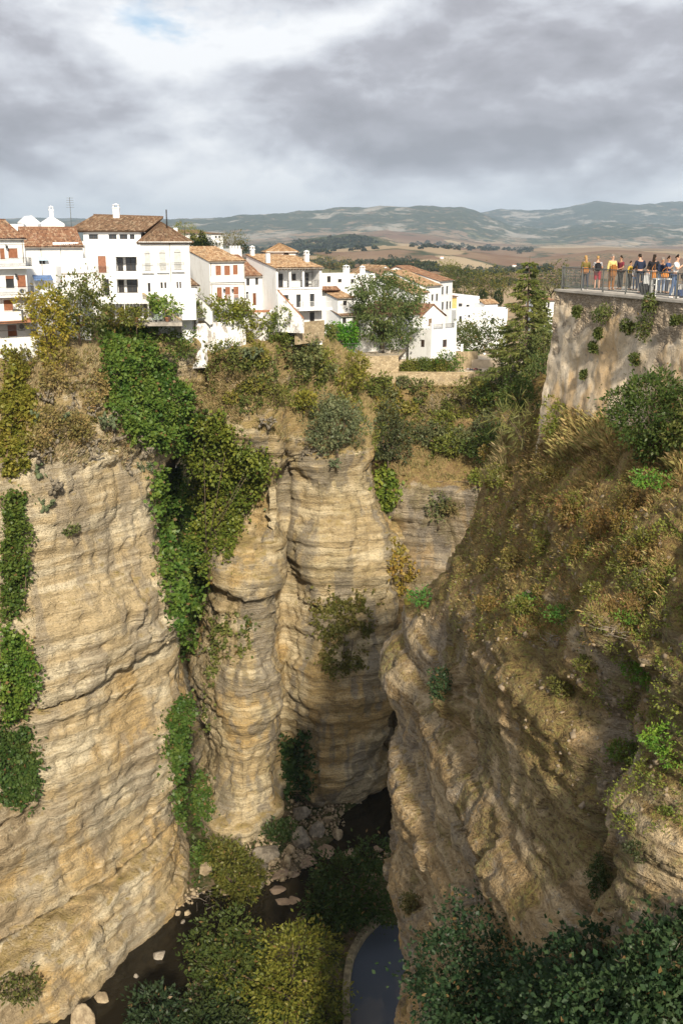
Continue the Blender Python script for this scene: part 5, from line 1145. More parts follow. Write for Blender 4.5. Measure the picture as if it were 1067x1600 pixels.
def plant(name, label, base, H, Wd, color, leaf, n, cat='shrub', group=None, low=.15, aspect=.5, nb=20, seed=0, droop=0.0, spread=.8, stem='bark', D=None, lean=(0, 0), crown='crown', trunk_r=None):
    rg = np.random.default_rng(seed * 7 + 13); root = empty(name, base); tag(root, label, cat, group)
    blobs = crown_blobs(H, Wd, rg, nb, low, D)
    blobs = [((c_[0] + lean[0] * c_[2] / H, c_[1] + lean[1] * c_[2] / H, c_[2]), r_) for c_, r_ in blobs]
    p, u = blob_points(blobs, int(n * 1.3), rg, .5)
    gap = fbm(p / (Wd * .12 + .05) + seed, 2) > (-.12 if cat == 'tree' else -.34); p, u = p[gap], u[gap]
    p = p + u * (np.abs(rg.normal(0, .055, len(p))) * (rg.random(len(p)) < .3) * Wd)[:, None]     # stray sprigs
    leaf_mesh(crown, p, u, leaf * .9, rg, aspect, spread, root, tuple(min(1, v * 1.28) for v in color), droop)
    tiny = cat in ('tuft', 'herb'); g = MB(); tr_ = trunk_r or (.015 if tiny else max(.05, H * .022)); fork = Vector((lean[0] * .35, lean[1] * .35, max(low, .18) * H))
    g.tube([(0, 0, -.02 if tiny else -.6), (fork.x * .4, fork.y * .4, fork.z * .5), fork], [tr_ * 1.25, tr_, tr_ * .85], 7)
    for c_, r_ in blobs[:7]:
        c_ = Vector(c_); mid_ = fork.lerp(c_, .5) + Vector((rg.normal(0, .03 * Wd), rg.normal(0, .03 * Wd), .04 * H)); g.tube([fork - Vector((0, 0, .05)), mid_, c_, c_ + (c_ - mid_) * .6], [tr_ * .6, tr_ * .42, tr_ * .25, tr_ * .08], 5)
    g.build('trunk' if cat == 'tree' else 'stems', MAT[stem], root)
    return root
def on_rock(px, py, sink=0.0):
    p, n = hit(px, py)
    return (p - Vector((0, 0, sink))) if p is not None else None
def dist_scale(p): return (p.y * CP - p.z * SP) / FPX      # metres per photo pixel there
SEED = [100]
def shrub(px, py, wpx, hpx, color, label, leafpx=5.0, name='shrub', cat='shrub', dens=1.0, base=None, group=None, **kw):
    """px,py: where its foot stands on the rock in the photograph"""
    p = base if base is not None else on_rock(px, py)
    if p is None: print('no rock at', px, py, label); return None
    k = dist_scale(p); SEED[0] += 1
    n = int(min(12000, max(500, dens * 4.2 * wpx * hpx / (leafpx * leafpx * .5))))
    return plant(name, label, p, hpx * k, wpx * k, color, leafpx * k, n, cat, group, seed=SEED[0], **kw)
def poly_samples(poly, n, rg):
    poly = np.array(poly, float); lo, hi = poly.min(0), poly.max(0); out_ = []
    while sum(len(o) for o in out_) < n:
        c_ = rg.uniform(lo, hi, (n * 2, 2)); out_.append(c_[inside(poly, c_[:, 0], c_[:, 1])])
    return np.concatenate(out_)[:n]
def ivy(name, label, polys, n, leafpx, thick, color, cat='ivy', kind=None, aspect=.8, group=None, sparse=None, droop=.25, spread=.9, stems=4, part='foliage'):
    SEED[0] += 1; rg = np.random.default_rng(SEED[0]); P_, N_ = [], []; kk = []
    tot = sum(abs(np.ptp(np.array(q_)[:, 0]) * np.ptp(np.array(q_)[:, 1])) for q_ in polys)
    for q_ in polys:
        k_ = max(40, int(n * abs(np.ptp(np.array(q_)[:, 0]) * np.ptp(np.array(q_)[:, 1])) / tot))
        sm = poly_samples(q_, k_, rg); w3 = np.stack([sm[:, 0] / 17, sm[:, 1] / 17, np.full(len(sm), SEED[0] * 1.7)], -1)
        sm = sm + np.stack([fbm(w3, 3, .7), fbm(w3 + 50, 3, .7)], -1) * 11 + rg.normal(0, 2.5, sm.shape) + (rg.random((len(sm), 1)) < .10) * rg.normal(0, 9, sm.shape)      # ragged outline with stray runners
        for (x, y) in sm:
            p, nn = hit(x, y)
            if p is None: continue
            P_.append(p); N_.append(nn); kk.append(dist_scale(p))
    P_ = np.array(P_); N_ = np.array(N_); kk = np.array(kk)
    if sparse is not None:
        msk = fbm(P_ / sparse[0] + SEED[0], 3, .6) > sparse[1]; P_, N_, kk = P_[msk], N_[msk], kk[msk]
    lump = np.clip(.55 + .9 * fbm(P_ / (thick * 1.6 + .5) + 3, 2), .05, 1.6)
    P2 = P_ + N_ * (thick * lump * rg.uniform(.35, 1.0, len(P_)))[:, None] + rg.normal(0, .12, P_.shape) * thick
    size = leafpx * float(np.median(kk))
    if kind == 'stuff':
        o = leaf_mesh(name, P2, N_, size, rg, aspect, spread, None, color, droop); tag(o, label, None, kind='stuff'); return o
    root = empty(name, Vector(P_[np.argmin(P_[:, 2])])); tag(root, label, cat, group); ro = np.array(root.location)
    leaf_mesh(part, P2 - ro, N_, size, rg, aspect, spread, root, tuple(v * IVY_GAIN for v in color), droop)
    if stems:
        g = MB(); lo = P_[np.argsort(P_[:, 2])[: max(4, len(P_) // 12)]]; hi = P_[np.argsort(-P_[:, 2])[: max(4, len(P_) // 4)]]
        for i in range(stems):
            a, b = Vector(lo[rg.integers(len(lo))] - ro), Vector(hi[rg.integers(len(hi))] - ro); g.tube([a, a.lerp(b, .4) + Vector(rg.normal(0, .2, 3)), b], [.07, .05, .02], 5)
        g.build('stems', MAT['bark'], root)
    return root
def grass(name, label, polys, n, hgt, color, lean=.5, kind='stuff', sparse=None, blades=5, up=1.0, width=.035):
    SEED[0] += 1; rg = np.random.default_rng(SEED[0]); P_, N_ = [], []
    tot = sum(abs(np.ptp(np.array(q_)[:, 0]) * np.ptp(np.array(q_)[:, 1])) for q_ in polys)
    for q_ in polys:
        for (x, y) in poly_samples(q_, max(20, int(n * abs(np.ptp(np.array(q_)[:, 0]) * np.ptp(np.array(q_)[:, 1])) / tot)), rg):
            p, nn = hit(x, y)
            if p is not None: P_.append(p); N_.append(nn)
    P_, N_ = np.array(P_), np.array(N_)
    if sparse is not None:
        msk = fbm(P_ / sparse[0] + SEED[0], 3, .6) > sparse[1]; P_, N_ = P_[msk], N_[msk]
    P_ = P_.repeat(blades, 0); N_ = N_.repeat(blades, 0); m_ = len(P_)
    P_ = P_ + rg.normal(0, .10, P_.shape) * hgt
    d = N_ * .5 + unit(m_, rg) * lean + np.array([0, 0, up]); d /= np.linalg.norm(d, axis=1)[:, None]
    s = np.cross(d, unit(m_, rg)); s /= np.linalg.norm(s, axis=1)[:, None] + 1e-9
    h_ = hgt * rg.uniform(.5, 1.3, m_)[:, None]; tip = P_ + d * h_ + np.array([0, 0, -.25]) * h_ * rg.random(m_)[:, None]
    V_ = np.stack([P_ - s * width * hgt, P_ + s * width * hgt, P_ + d * h_ * .6 + s * width * hgt * .7, tip], 1).reshape(-1, 3)
    rv = np.clip(rg.random(m_), 0, 1).repeat(4)
    o = mesh_np(name, V_, np.arange(4 * m_).reshape(m_, 4), LEAF, attr={'rnd': rv}); o.color = (*color, 1); tag(o, label, None, kind='stuff'); return o

IVY_GAIN = 1.45
G_IVY, G_DARK, G_OLIVE, G_YEL, G_GREY, G_LIME, G_AUT = (.075, .125, .022), (.036, .066, .018), (.115, .125, .035), (.235, .205, .028), (.125, .145, .07), (.12, .215, .025), (.30, .21, .025)
# ivy curtains
ivy('ivy_curtain', 'big bright green ivy curtain below the tall house terrace', [[(152, 515), (200, 500), (240, 530), (268, 585), (302, 640), (292, 690), (240, 702), (205, 690), (165, 640), (158, 560)]], 20000, 4.6, 1.6, G_IVY)
ivy('ivy_curtain', 'long green ivy strand hanging down the dark fissure', [[(238, 745), (285, 730), (312, 780), (322, 860), (322, 945), (302, 985), (272, 975), (255, 905), (245, 830)], [(283, 975), (293, 975), (292, 1035), (286, 1030)], [(303, 965), (310, 965), (311, 1020), (305, 1015)]], 15000, 4.6, 1.5, (.07, .12, .02))
ivy('ivy_curtain', 'dark ivy patch low in the fissure above the river', [[(258, 1115), (285, 1085), (297, 1140), (290, 1215), (262, 1205)], [(268, 1210), (328, 1215), (330, 1290), (272, 1285)]], 8000, 4.6, 1.3, (.055, .095, .018))
ivy('ivy_curtain', 'yellowish green creeper at the top of the left edge', [[(0, 545), (30, 560), (52, 640), (45, 700), (22, 740), (0, 745)]], 7500, 4.6, 1.5, (.16, .155, .025))
ivy('ivy_curtain', 'dark green creeper hanging halfway down the left edge', [[(0, 770), (30, 775), (38, 800), (34, 950), (0, 965)]], 7000, 4.6, 1.4, (.07, .105, .02))
ivy('ivy_curtain', 'lush green creeper bulging from the left edge', [[(0, 985), (38, 1000), (52, 1060), (30, 1120), (0, 1125)]], 7000, 4.8, 1.6, (.085, .14, .022))
ivy('ivy_curtain', 'dark green creeper low on the left edge', [[(0, 1135), (40, 1140), (60, 1185), (38, 1262), (0, 1250)]], 7000, 4.6, 1.5, (.05, .085, .02))
ivy('creeper', 'olive brown creeper patch on the shaded buttress face', [[(488, 925), (590, 925), (565, 1040), (505, 1055)]], 5000, 4.5, .6, (.12, .115, .03), sparse=(3.0, -.05), stems=2)
ivy('creeper', 'dark green creeper at the foot of the buttress', [[(440, 1150), (482, 1150), (485, 1235), (448, 1240)]], 2000, 5.0, .9, G_DARK, stems=2)
ivy('creeper', 'thin green creeper patch on the rounded column', [[(335, 960), (395, 960), (390, 1010), (330, 1060), (325, 1150), (315, 1150)]], 2200, 4.5, .4, (.10, .115, .03), sparse=(2.0, .0), stems=2)
ivy('creeper', 'bright lime creeper right of the buttress top', [[(592, 740), (618, 740), (622, 780), (602, 800), (594, 780)]], 1500, 5.5, .7, (.125, .165, .025), stems=2)
ivy('creeper', 'yellow autumn creeper in the gap beside the buttress', [[(608, 850), (640, 870), (645, 920), (628, 935), (612, 890)]], 1100, 5, .6, (.20, .155, .03), sparse=(1.5, -.1), stems=3)
ivy('creeper', 'dense green shrub hanging over the rounded column', [[(300, 665), (345, 645), (385, 690), (422, 705), (415, 762), (375, 800), (372, 835), (356, 880), (345, 850), (322, 820), (308, 740)], [(312, 820), (335, 830), (328, 905), (320, 900)]], 15000, 4.4, 2.6, (.105, .13, .02), stems=6)
# rim trees and shrubs
T = shrub
T(82, 566, 76, 112, G_YEL, 'yellow-green tree in front of the balconied house', name='broadleaf_tree', cat='tree', dens=1.8, low=.05, base=V(82, 572, 115))
T(128, 520, 92, 92, (.10, .115, .03), 'dark green tree left of the tall house', name='broadleaf_tree', cat='tree', dens=1.8, low=.03, base=V(125, 530, 119.3))
T(40, 585, 34, 40, (.14, .13, .03), 'low olive bush at the foot of the balconied house')
for a in ((180, 524, 46, 34, (.17, .16, .03), 'yellowish hedge bush under the left of the awning'), (214, 520, 40, 34, (.14, .15, .03), 'olive hedge bush under the right of the awning'),
          (265, 575, 78, 64, (.085, .12, .024), 'round green bush below the lounger terrace'), (262, 496, 40, 34, (.13, .19, .03), 'light green bush behind the slanting wall'),
          (243, 475, 20, 22, (.11, .16, .03), 'small green bush at the arched-window house'), (305, 500, 26, 44, (.13, .15, .05), 'pale slender bush beside the outside stairs'),
          (352, 512, 52, 52, (.14, .16, .025), 'green-yellow tree above the stained garden wall'), (383, 536, 40, 64, (.15, .16, .03), 'yellow-green shrub at the right end of the garden wall'),
          (355, 590, 66, 60, (.11, .125, .03), 'olive shrub below the stained garden wall'), (335, 668, 40, 26, (.07, .11, .02), 'small dark shrub above the hanging green shrub'),
          (436, 548, 50, 66, (.12, .15, .03), 'green shrub below the rough stone staircase'), (462, 590, 76, 74, (.135, .155, .055), 'tall grey-green shrub on the upper slope'),
          (468, 645, 46, 40, (.20, .19, .03), 'yellow-green round shrub on the slope edge'), (430, 640, 40, 40, (.15, .15, .035), 'olive shrub on the middle slope rocks'),
          (527, 716, 86, 96, G_GREY, 'big grey-green olive bush on the buttress top'), (606, 735, 66, 92, (.07, .082, .035), 'big dark olive bush beside the recess'),
          (545, 618, 54, 46, (.16, .16, .025), 'yellow-green bush below the yard wall'), (500, 600, 40, 40, (.13, .14, .05), 'grey-green bush left of the yard wall'),
          (590, 612, 40, 28, (.12, .14, .03), 'low green bush at the plaza wall foot'), (660, 620, 40, 26, (.11, .125, .035), 'low olive bush below the plaza wall'),
          (672, 690, 56, 30, (.12, .13, .055), 'low grey-green shrub on the back ledge'), (735, 625, 50, 34, (.15, .15, .04), 'yellowish shrub on the back rocks'),
          (756, 735, 64, 72, (.065, .095, .022), 'dark green bush on the back slope'), (748, 765, 34, 30, (.15, .17, .03), 'light green bush at the recess lip'),
          (685, 822, 34, 50, (.125, .14, .055), 'grey-green shrub clinging to the recess wall'), (778, 640, 60, 56, (.075, .11, .025), 'green bush under the left of the conifer'),
          (812, 650, 56, 62, (.06, .09, .02), 'dark green bush under the right of the conifer'), (103, 690, 50, 40, (.18, .15, .05), 'straw-coloured bush on the left slope'),
          (110, 835, 24, 16, (.09, .11, .035), 'small bush clinging to the left cliff face')):
    T(*a, leafpx=4.6, dens=1.25, base={262: V(262, 500, 128.4), 243: V(243, 482, 129.2), 305: V(305, 508, 133.0), 352: V(352, 515, 134.4), 180: V(180, 516, 126.0), 214: V(214, 514, 125.8)}.get(a[0]))
T(818, 712, 74, 86, (.16, .165, .05), 'arching grass-like broom shrub beside the bastion foot', leafpx=16, aspect=.07, spread=.35, name='broom_shrub', dens=3.0, droop=.1)
T(872, 690, 50, 66, (.15, .165, .03), 'yellow-green bush against the bastion foot', leafpx=5)
T(1012, 728, 140, 150, (.055, .085, .02), 'large dark green bush at the right below the bastion', leafpx=5.5, name='bush', dens=2.2, low=.03)
T(1075, 720, 60, 90, (.10, .115, .03), 'olive bush cut by the right edge', leafpx=6)
# bright herbs on the right slope
for i, (px, py, w_, h_, c_, lab) in enumerate(((668, 944, 48, 26, (.075, .20, .03), 'bright green herb cushion on the nose of the right cliff'), (830, 948, 44, 26, (.10, .24, .03), 'bright green herbs left on the right slope'),
        (880, 965, 48, 24, (.09, .22, .03), 'bright green herbs in the middle of the right slope'), (1030, 760, 70, 26, (.11, .27, .03), 'bright green herbs below the big dark bush'),
        (985, 968, 40, 18, (.12, .24, .03), 'small bright green tuft above the gully'), (1015, 1062, 56, 44, (.12, .27, .03), 'bright green herbs in the upper gully'),
        (1040, 1180, 60, 70, (.13, .29, .03), 'lush bright green herbs in the lower gully'), (970, 1190, 46, 46, (.12, .21, .035), 'green fern beside the gully'),
        (920, 1048, 36, 34, (.14, .17, .03), 'olive green tuft on the steep rock'), (880, 1085, 36, 34, (.13, .155, .03), 'dull green tuft on the rock face'),
        (685, 1090, 28, 66, (.04, .085, .025), 'dark green fern hanging on the nose'), (640, 1420, 22, 36, (.10, .115, .03), 'small olive tuft low on the orange rock'),
        (700, 800, 30, 24, (.13, .14, .04), 'olive shrub in the recess'), (940, 830, 50, 46, (.16, .12, .03), 'rusty brown shrub on the right slope'), (890, 820, 56, 44, (.17, .13, .035), 'rusty shrub below the dry grass'),
        (1005, 920, 60, 26, (.12, .15, .03), 'olive herbs on the right ledge'), (930, 1400, 26, 90, (.06, .10, .025), 'dark green ferns in the narrow cleft'), (1000, 1340, 34, 50, (.06, .085, .025), 'dark moss tuft on the right lower block'))):
    c_ = (c_[0] * .95, c_[1] * .78, c_[2])
    shrub(px, py, w_ * 1.15, h_ * .8, c_, lab, leafpx=4.6, name='herb_clump', cat='herb', low=.0, dens=1.3, D=None)
# many small shrubs nobody tells apart on the middle slopes
rg = np.random.default_rng(333)
for zone, poly, n_, lab in (('mid', [(420, 520), (520, 530), (560, 580), (620, 595), (610, 690), (470, 640), (420, 620)], 13, 'small olive shrub on the scrubby slope between houses and buttress'), ('back', [(600, 605), (790, 605), (790, 720), (640, 730)], 11, 'small olive shrub on the scrubby slope below the plaza'), ('rim', [(300, 545), (420, 560), (425, 660), (310, 640)], 9, 'small green shrub on the rocks below the garden wall'), ('left', [(45, 570), (150, 560), (200, 690), (60, 720)], 10, 'small straw-coloured shrub on the left slope'), ('right', [(760, 720), (1040, 770), (1000, 980), (740, 960)], 22, 'small brown-green shrub on the slope below the bastion')):
    for (x, y) in poly_samples(poly, n_, rg):
        s_ = rg.uniform(18, 40); c_ = [(.14, .155, .03), (.10, .125, .03), (.19, .175, .035), (.13, .14, .06)][rg.integers(4)]
        if zone == 'left': c_ = (.24, .19, .07)
        if zone == 'right': c_ = [(.17, .12, .035), (.14, .14, .03), (.20, .16, .05)][rg.integers(3)]
        shrub(x, y, s_ * 1.2, s_, c_, lab, 4.4, 'small_shrub', 'shrub', 1.2, group=lab.replace('small', 'small shrubs:'), low=.02, nb=8)
# tufts on the bastion wall
def bastion_pt(px, py):
    d = ray(px, py); o = c1 + nrm * .35; t_ = o.dot(nrm) / d.dot(nrm); return d * t_
for i, (px, py, w_, h_, lab) in enumerate(((942, 494, 34, 22, 'green tuft high on the left of the bastion face'), (980, 512, 18, 16, 'small tuft on the rubble of the bastion'), (1005, 518, 24, 40, 'large tuft in the middle of the bastion face'), (1012, 480, 20, 30, 'tuft just under the bastion coping'),
        (934, 525, 10, 18, 'thin tuft on the grey plaster'), (926, 546, 12, 14, 'thin tuft lower on the grey plaster'), (993, 564, 18, 16, 'dark tuft above the orange stain'), (900, 490, 12, 14, 'tiny tuft near the bastion corner'), (1055, 504, 14, 14, 'small tuft at the right of the bastion face'), (912, 588, 10, 12, 'tiny tuft low on the bastion face'))):
    p = bastion_pt(px, py + h_ * .3); shrub(0, 0, w_, h_, (.085, .105, .03), lab, 4.5, 'wall_tuft', 'tuft', 1.2, base=p, group='tufts on the bastion', low=.0)
# scrub and grass that cover the slopes
grass('dry_grass', 'dry straw grass on the left slope', [[(45, 560), (100, 560), (150, 540), (165, 640), (205, 690), (240, 700), (235, 740), (60, 720), (40, 700)]], 4200, .7, (.50, .42, .24), sparse=(3.5, -.1))
grass('dry_grass', 'dry straw grass on the middle slopes', [[(225, 590), (300, 560), (420, 570), (440, 690), (560, 720), (330, 650)], [(420, 515), (520, 528), (560, 575), (620, 590), (620, 700), (450, 640)]], 6600, .75, (.46, .38, .18), sparse=(5., -.25))
grass('dry_grass', 'dry straw grass on the back slope', [[(590, 600), (790, 605), (790, 760), (620, 745)]], 4200, .75, (.44, .37, .17), sparse=(5., -.3))
grass('dry_grass', 'dry yellow grass below the bastion', [[(760, 700), (850, 640), (1067, 690), (1067, 760), (800, 790)]], 7000, .34, (.34, .26, .10), sparse=(2.5, -.1), lean=.9)
grass('yellow_grass_tufts', 'tall pale yellow grass at the bastion foot', [[(885, 650), (950, 640), (955, 700), (890, 710)], [(860, 680), (900, 680), (890, 720), (865, 720)], [(1045, 690), (1067, 690), (1067, 740), (1045, 740)]], 1100, .75, (.46, .38, .15), lean=.6, blades=8)
ivy('brown_scrub', 'rusty brown scrub covering the right slope', [[(760, 760), (1060, 760), (1000, 1000), (720, 1000), (700, 930)]], 17000, 3.6, .35, (.23, .155, .055), kind='stuff', aspect=.4, sparse=(1.6, .0), droop=-.3)
ivy('green_scrub', 'green and olive herbs between the brown scrub of the right slope', [[(760, 700), (1060, 740), (1067, 1000), (720, 1000), (700, 930)], [(900, 1000), (1067, 1000), (1067, 1300), (960, 1300)]], 30000, 3.6, .3, (.19, .225, .045), kind='stuff', aspect=.5, sparse=(1.3, .05), droop=-.3)
ivy('slope_scrub', 'low olive scrub over the middle and back slopes', [[(420, 515), (500, 545), (560, 600), (620, 612), (800, 620), (780, 700), (620, 730), (450, 640)], [(310, 540), (420, 560), (410, 640), (300, 600)]], 20000, 4.0, .7, (.155, .18, .04), kind='stuff', aspect=.5, sparse=(2.5, .02), droop=-.2)
ivy('left_slope_scrub', 'sparse olive scrub over the left slope', [[(40, 560), (150, 545), (210, 690), (60, 720)]], 4200, 4.5, .5, (.19, .16, .05), kind='stuff', aspect=.5, sparse=(2.5, .12), droop=-.2)
grass('tawny_grass', 'tawny and olive grass tufts over the right slope', [[(760, 740), (1060, 770), (1030, 980), (720, 990), (700, 930)]], 3200, .28, (.42, .34, .13), sparse=(1.4, -.05), lean=.9)
rg = np.random.default_rng(901); sv, sf = [], []
for (x, y) in poly_samples([(760, 760), (1060, 760), (1040, 1280), (940, 1300), (720, 1010), (640, 960), (700, 930)], 420, rg):
    p, nn = hit(x, y)
    if p is None: continue
    s = rg.uniform(.03, .10) * (1 if rg.random() < .9 else 1.7); cube = np.array([(a, b, c) for a in (-1, 1) for b in (-1, 1) for c in (-1, 1)], float) * rg.uniform(.45, 1.1, (8, 3)); sv.append(cube * s @ np.linalg.qr(rg.normal(size=(3, 3)))[0] + np.array(p) - np.array(nn) * s * .2); sf.append(np.array([(0, 1, 3, 2), (4, 6, 7, 5), (0, 4, 5, 1), (2, 3, 7, 6), (0, 2, 6, 4), (1, 5, 7, 3)]) + 8 * len(sf))
plain('slope_stone', (0.27, 0.21, 0.14), .95, .35, 2.5)
tag(mesh_np('slope_stones', np.concatenate(sv), np.concatenate(sf), MAT['slope_stone']), 'loose brownish stones scattered over the right slope', None, kind='stuff')
# prickly pears
plain('cactus_grey', (0.20, 0.17, 0.125), .8, .3, 3); plain('cactus_green', (0.10, 0.125, 0.06), .8, .25, 3)
def pear_mesh(seed):
    rg = np.random.default_rng(seed); g = MB()
    def pad(base, d, L_, wd, lvl):
        d = d.normalized(); s = d.cross(Vector(unit(1, rg)[0])).normalized(); f = d.cross(s); n_ = 9; ring = []
        for k in range(n_):
            a = 2 * math.pi * k / n_; ring.append(base + d * (L_ * .5 - L_ * .5 * math.cos(a)) + s * (wd * .5 * math.sin(a)))
        th = f * (L_ * .07); vs = [r_ - th for r_ in ring] + [r_ + th for r_ in ring] + [base + d * L_ * .5 - th * 1.6, base + d * L_ * .5 + th * 1.6]
        fs = [(k, (k + 1) % n_, n_ + (k + 1) % n_, n_ + k) for k in range(n_)] + [(k, 2 * n_, (k + 1) % n_) for k in range(n_)] + [(n_ + k, n_ + (k + 1) % n_, 2 * n_ + 1) for k in range(n_)]
        g.add(vs, fs, True)
        if lvl < 3:
            for _ in range(rg.integers(1, 3)): pad(base + d * L_ * .92, d + Vector(rg.normal(0, .6, 3)) + Vector((0, 0, .1)), L_ * rg.uniform(.75, 1), wd * rg.uniform(.8, 1), lvl + 1)
    for k in range(4):
        pad(Vector((rg.normal(0, .35), rg.normal(0, .35), -.1)), Vector((rg.normal(0, .5), rg.normal(0, .5), 1)), .55, .36, 0)
    return g
protos = []
spots = [(75, 628), (62, 660), (118, 640), (140, 650), (160, 668), (92, 690), (130, 690), (60, 745), (75, 770), (180, 655), (125, 665), (150, 705), (215, 715), (232, 735), (172, 690), (200, 740), (60, 800), (70, 720), (135, 720), (430, 690), (450, 705), (415, 668), (525, 728), (548, 735), (500, 722), (385, 560), (620, 640), (800, 610), (395, 690), (470, 715), (210, 690), (108, 665)]
for i, (px, py) in enumerate(spots):
    p = on_rock(px, py)
    if p is None: continue
    zone = 'left slope' if px < 260 else ('middle slope' if px < 480 else 'buttress and back slope')
    dry = (i % 3) != 1
    r = empty('prickly_pear', p, i * 1.7); tag(r, ('withered grey' if dry else 'grey-green') + ' prickly pear clump on the ' + zone, 'cactus', ('withered' if dry else 'green') + ' prickly pears on the ' + zone)
    s_ = 1.15 + .5 * ((i * 37) % 10) / 10; s_ *= .85; r.scale = (s_, s_, s_)
    key = (i % 4, dry)
    ex = [o for k_, o in protos if k_ == key]
    if ex: o = ex[0].copy(); COL.objects.link(o); o.parent = r
    else: o = pear_mesh(i % 4 + 3).build('pads', MAT['cactus_grey' if dry else 'cactus_green'], r); protos.append((key, o))
# big weeping tree, green shrub and hedge at the yard
b_ = V(598, 540, 166); b_.z = yz
plant('evergreen_oak', 'big round drooping evergreen tree in the fenced yard', b_, 13.2, 12.2, (.085, .115, .035), .42, 20000, 'tree', low=.10, nb=22, seed=41, droop=.7, aspect=.4, trunk_r=.35)
b_ = V(537, 548, 163); b_.z = yz
plant('green_shrub', 'bright green leafy shrub left of the big drooping tree', b_, 5.0, 5.2, (.075, .20, .02), .42, 2600, 'shrub', low=.1, seed=42)
for i, (px, w_, h_, c_, lab) in enumerate(((640, 2.8, 2.2, (.15, .16, .03), 'yellowish left end of the plaza hedge'), (660, 3.2, 2.4, (.10, .13, .03), 'olive middle of the plaza hedge'), (684, 3.0, 2.3, (.15, .15, .03), 'yellow-green hedge bush under the cube house'), (700, 4.0, 3.0, (.075, .13, .02), 'clipped dark green hedge at the cube house corner'))):
    b_ = V(px, 577, 163.6); b_.z = pz; plant('hedge', lab, b_, h_, w_, c_, .3, 1500, 'hedge', 'hedge plants on the plaza', low=.0, seed=50 + i, D=1.8)
# conifer beside the bastion
def conifer(label, base, H, Wd, color, seed, n_lev=21, per=8):
    rg = np.random.default_rng(seed); root = empty('conifer', base); tag(root, label, 'tree'); g = MB(); g.tube([(0, 0, -1), (0, 0, H * .5), (0, 0, H)], [H * .018, H * .012, .03], 7)
    P_, N_ = [], []
    for l in range(n_lev):
        s = l / n_lev; z = H * (.14 + .85 * s); R2 = Wd / 2 * (1 - s) ** .75 * rg.uniform(.5, 1.25) + .35
        for k in range(per):
            a = rg.uniform(0, 2 * math.pi); rl = R2 * rg.uniform(.6, 1.1); dirb = np.array([math.cos(a), math.sin(a), 0])
            pts = [np.array([0, 0, z])]
            for j in range(1, 6):
                f = j / 5; pts.append(dirb * rl * f + np.array([0, 0, z - .32 * rl * f ** 1.6 + .12 * rl * (f > .85)]))
            g.tube([Vector(q) for q in pts[::2]] + [Vector(pts[-1])], [.06, .04, .02, .01], 4)
            for j in range(int(30 + 60 * rl / 4)):
                f = rg.uniform(.15, 1) ** .7; q = np.array([np.interp(f, np.linspace(0, 1, 6), [v[c_] for v in pts]) for c_ in range(3)])
                side = np.cross(dirb, [0, 0, 1]) * rg.normal(0, .16 * rl * (1.1 - f) + .12); P_.append(q + side + np.array([0, 0, rg.normal(0, .07)])); N_.append(dirb * .7 + np.array([0, 0, -.25]) + np.sign(side.sum()) * np.cross(dirb, [0, 0, 1]) * .5)
    leaf_mesh('crown', np.array(P_), np.array(N_), .55, rg, .26, .5, root, color, .2); g.build('trunk', MAT['bark'], root); return root
conifer('tall dark conifer standing left of the bastion', V(818, 604, 150), 18.6, 12.5, (.16, .185, .045), 61)
conifer('thinner conifer behind the right side of the tall conifer', V(838, 604, 156), 15.0, 6.5, (.14, .165, .045), 62, 22, 8)
# trees around the far end of the plaza
for i, (px, py, Y, H, Wd, c_, lab) in enumerate(((745, 566, 184, 8.5, 8.5, (.065, .085, .02), 'dark round tree between cube house and conifer'), (772, 570, 180, 7.5, 8, (.05, .068, .018), 'dark spreading tree left of the conifer trunk'), (727, 545, 200, 5, 5, (.11, .125, .03), 'olive shrub behind the tan block wall'), (850, 612, 145, 9.5, 5.5, (.095, .115, .035), 'grey-green tree squeezed against the bastion'), (800, 600, 155, 6, 6, (.12, .125, .03), 'yellowish shrub at the right corner of the plaza'), (836, 640, 130, 7, 5, (.07, .095, .025), 'dark bush hanging beside the bastion edge'), (733, 566, 178, 1.8, 2.2, (.075, .14, .02), 'small clipped bush behind the white post'))):
    plant('broadleaf_tree', lab, V(px, py, Y), H, Wd, c_, .38, 2600, 'tree', low=.1, seed=70 + i)
# cypresses and trees of the middle distance
def cypress(px, py0, py1, Y, wd, label, color=(.028, .045, .018), grp='dark cypresses before the institutional building'):
    b = V(px, py0, Y); top = V(px, py1, Y); H = top.z - b.z; SEED[0] += 1; rg = np.random.default_rng(SEED[0]); root = empty('cypress', b); tag(root, label, 'tree', grp)
    blobs = [((0, 0, H * f), (wd * r_, wd * r_, H * .2)) for f, r_ in ((.15, .42), (.3, .5), (.48, .46), (.65, .36), (.8, .22))]
    p, u = blob_points(blobs, 900, rg); u = u * .4 + np.array([0, 0, 1.0]); leaf_mesh('crown', p, u, H * .09, rg, .45, .5, root, color); g = MB(); g.tube([(0, 0, -1), (0, 0, H * .6)], [.15, .05], 5); g.build('trunk', MAT['bark'], root)
for i, (px, y0, y1, wd) in enumerate(((302.5, 388, 364, 1.9), (308, 388, 369, 2.2), (312.5, 388, 370, 2.2), (316.5, 388, 361, 2.0), (320, 388, 367, 2.0), (327, 388, 371, 2.4), (333, 388, 375, 2.6))): cypress(px, y0, y1, 245, wd, 'dark cypress in the row, number %d from the left' % (i + 1) if False else ('dark cypress of the row, ' + ('tallest', 'second from left', 'short one in the middle', 'tallest pointed one', 'slim one right of the tallest', 'stout one before the pavilion', 'last and broadest on the right')[i]) if i else 'dark cypress of the row, leftmost and slim')
cypress(378, 396, 376, 260, 3.4, 'single dark pointed cypress behind the small crenellated roof', grp=None)
cypress(753, 485, 452, 290, 3.0, 'slim green cypress left of the conifer', (.045, .062, .022), None); cypress(777, 482, 452, 290, 2.8, 'slim green cypress touching the conifer', (.045, .062, .022), None)
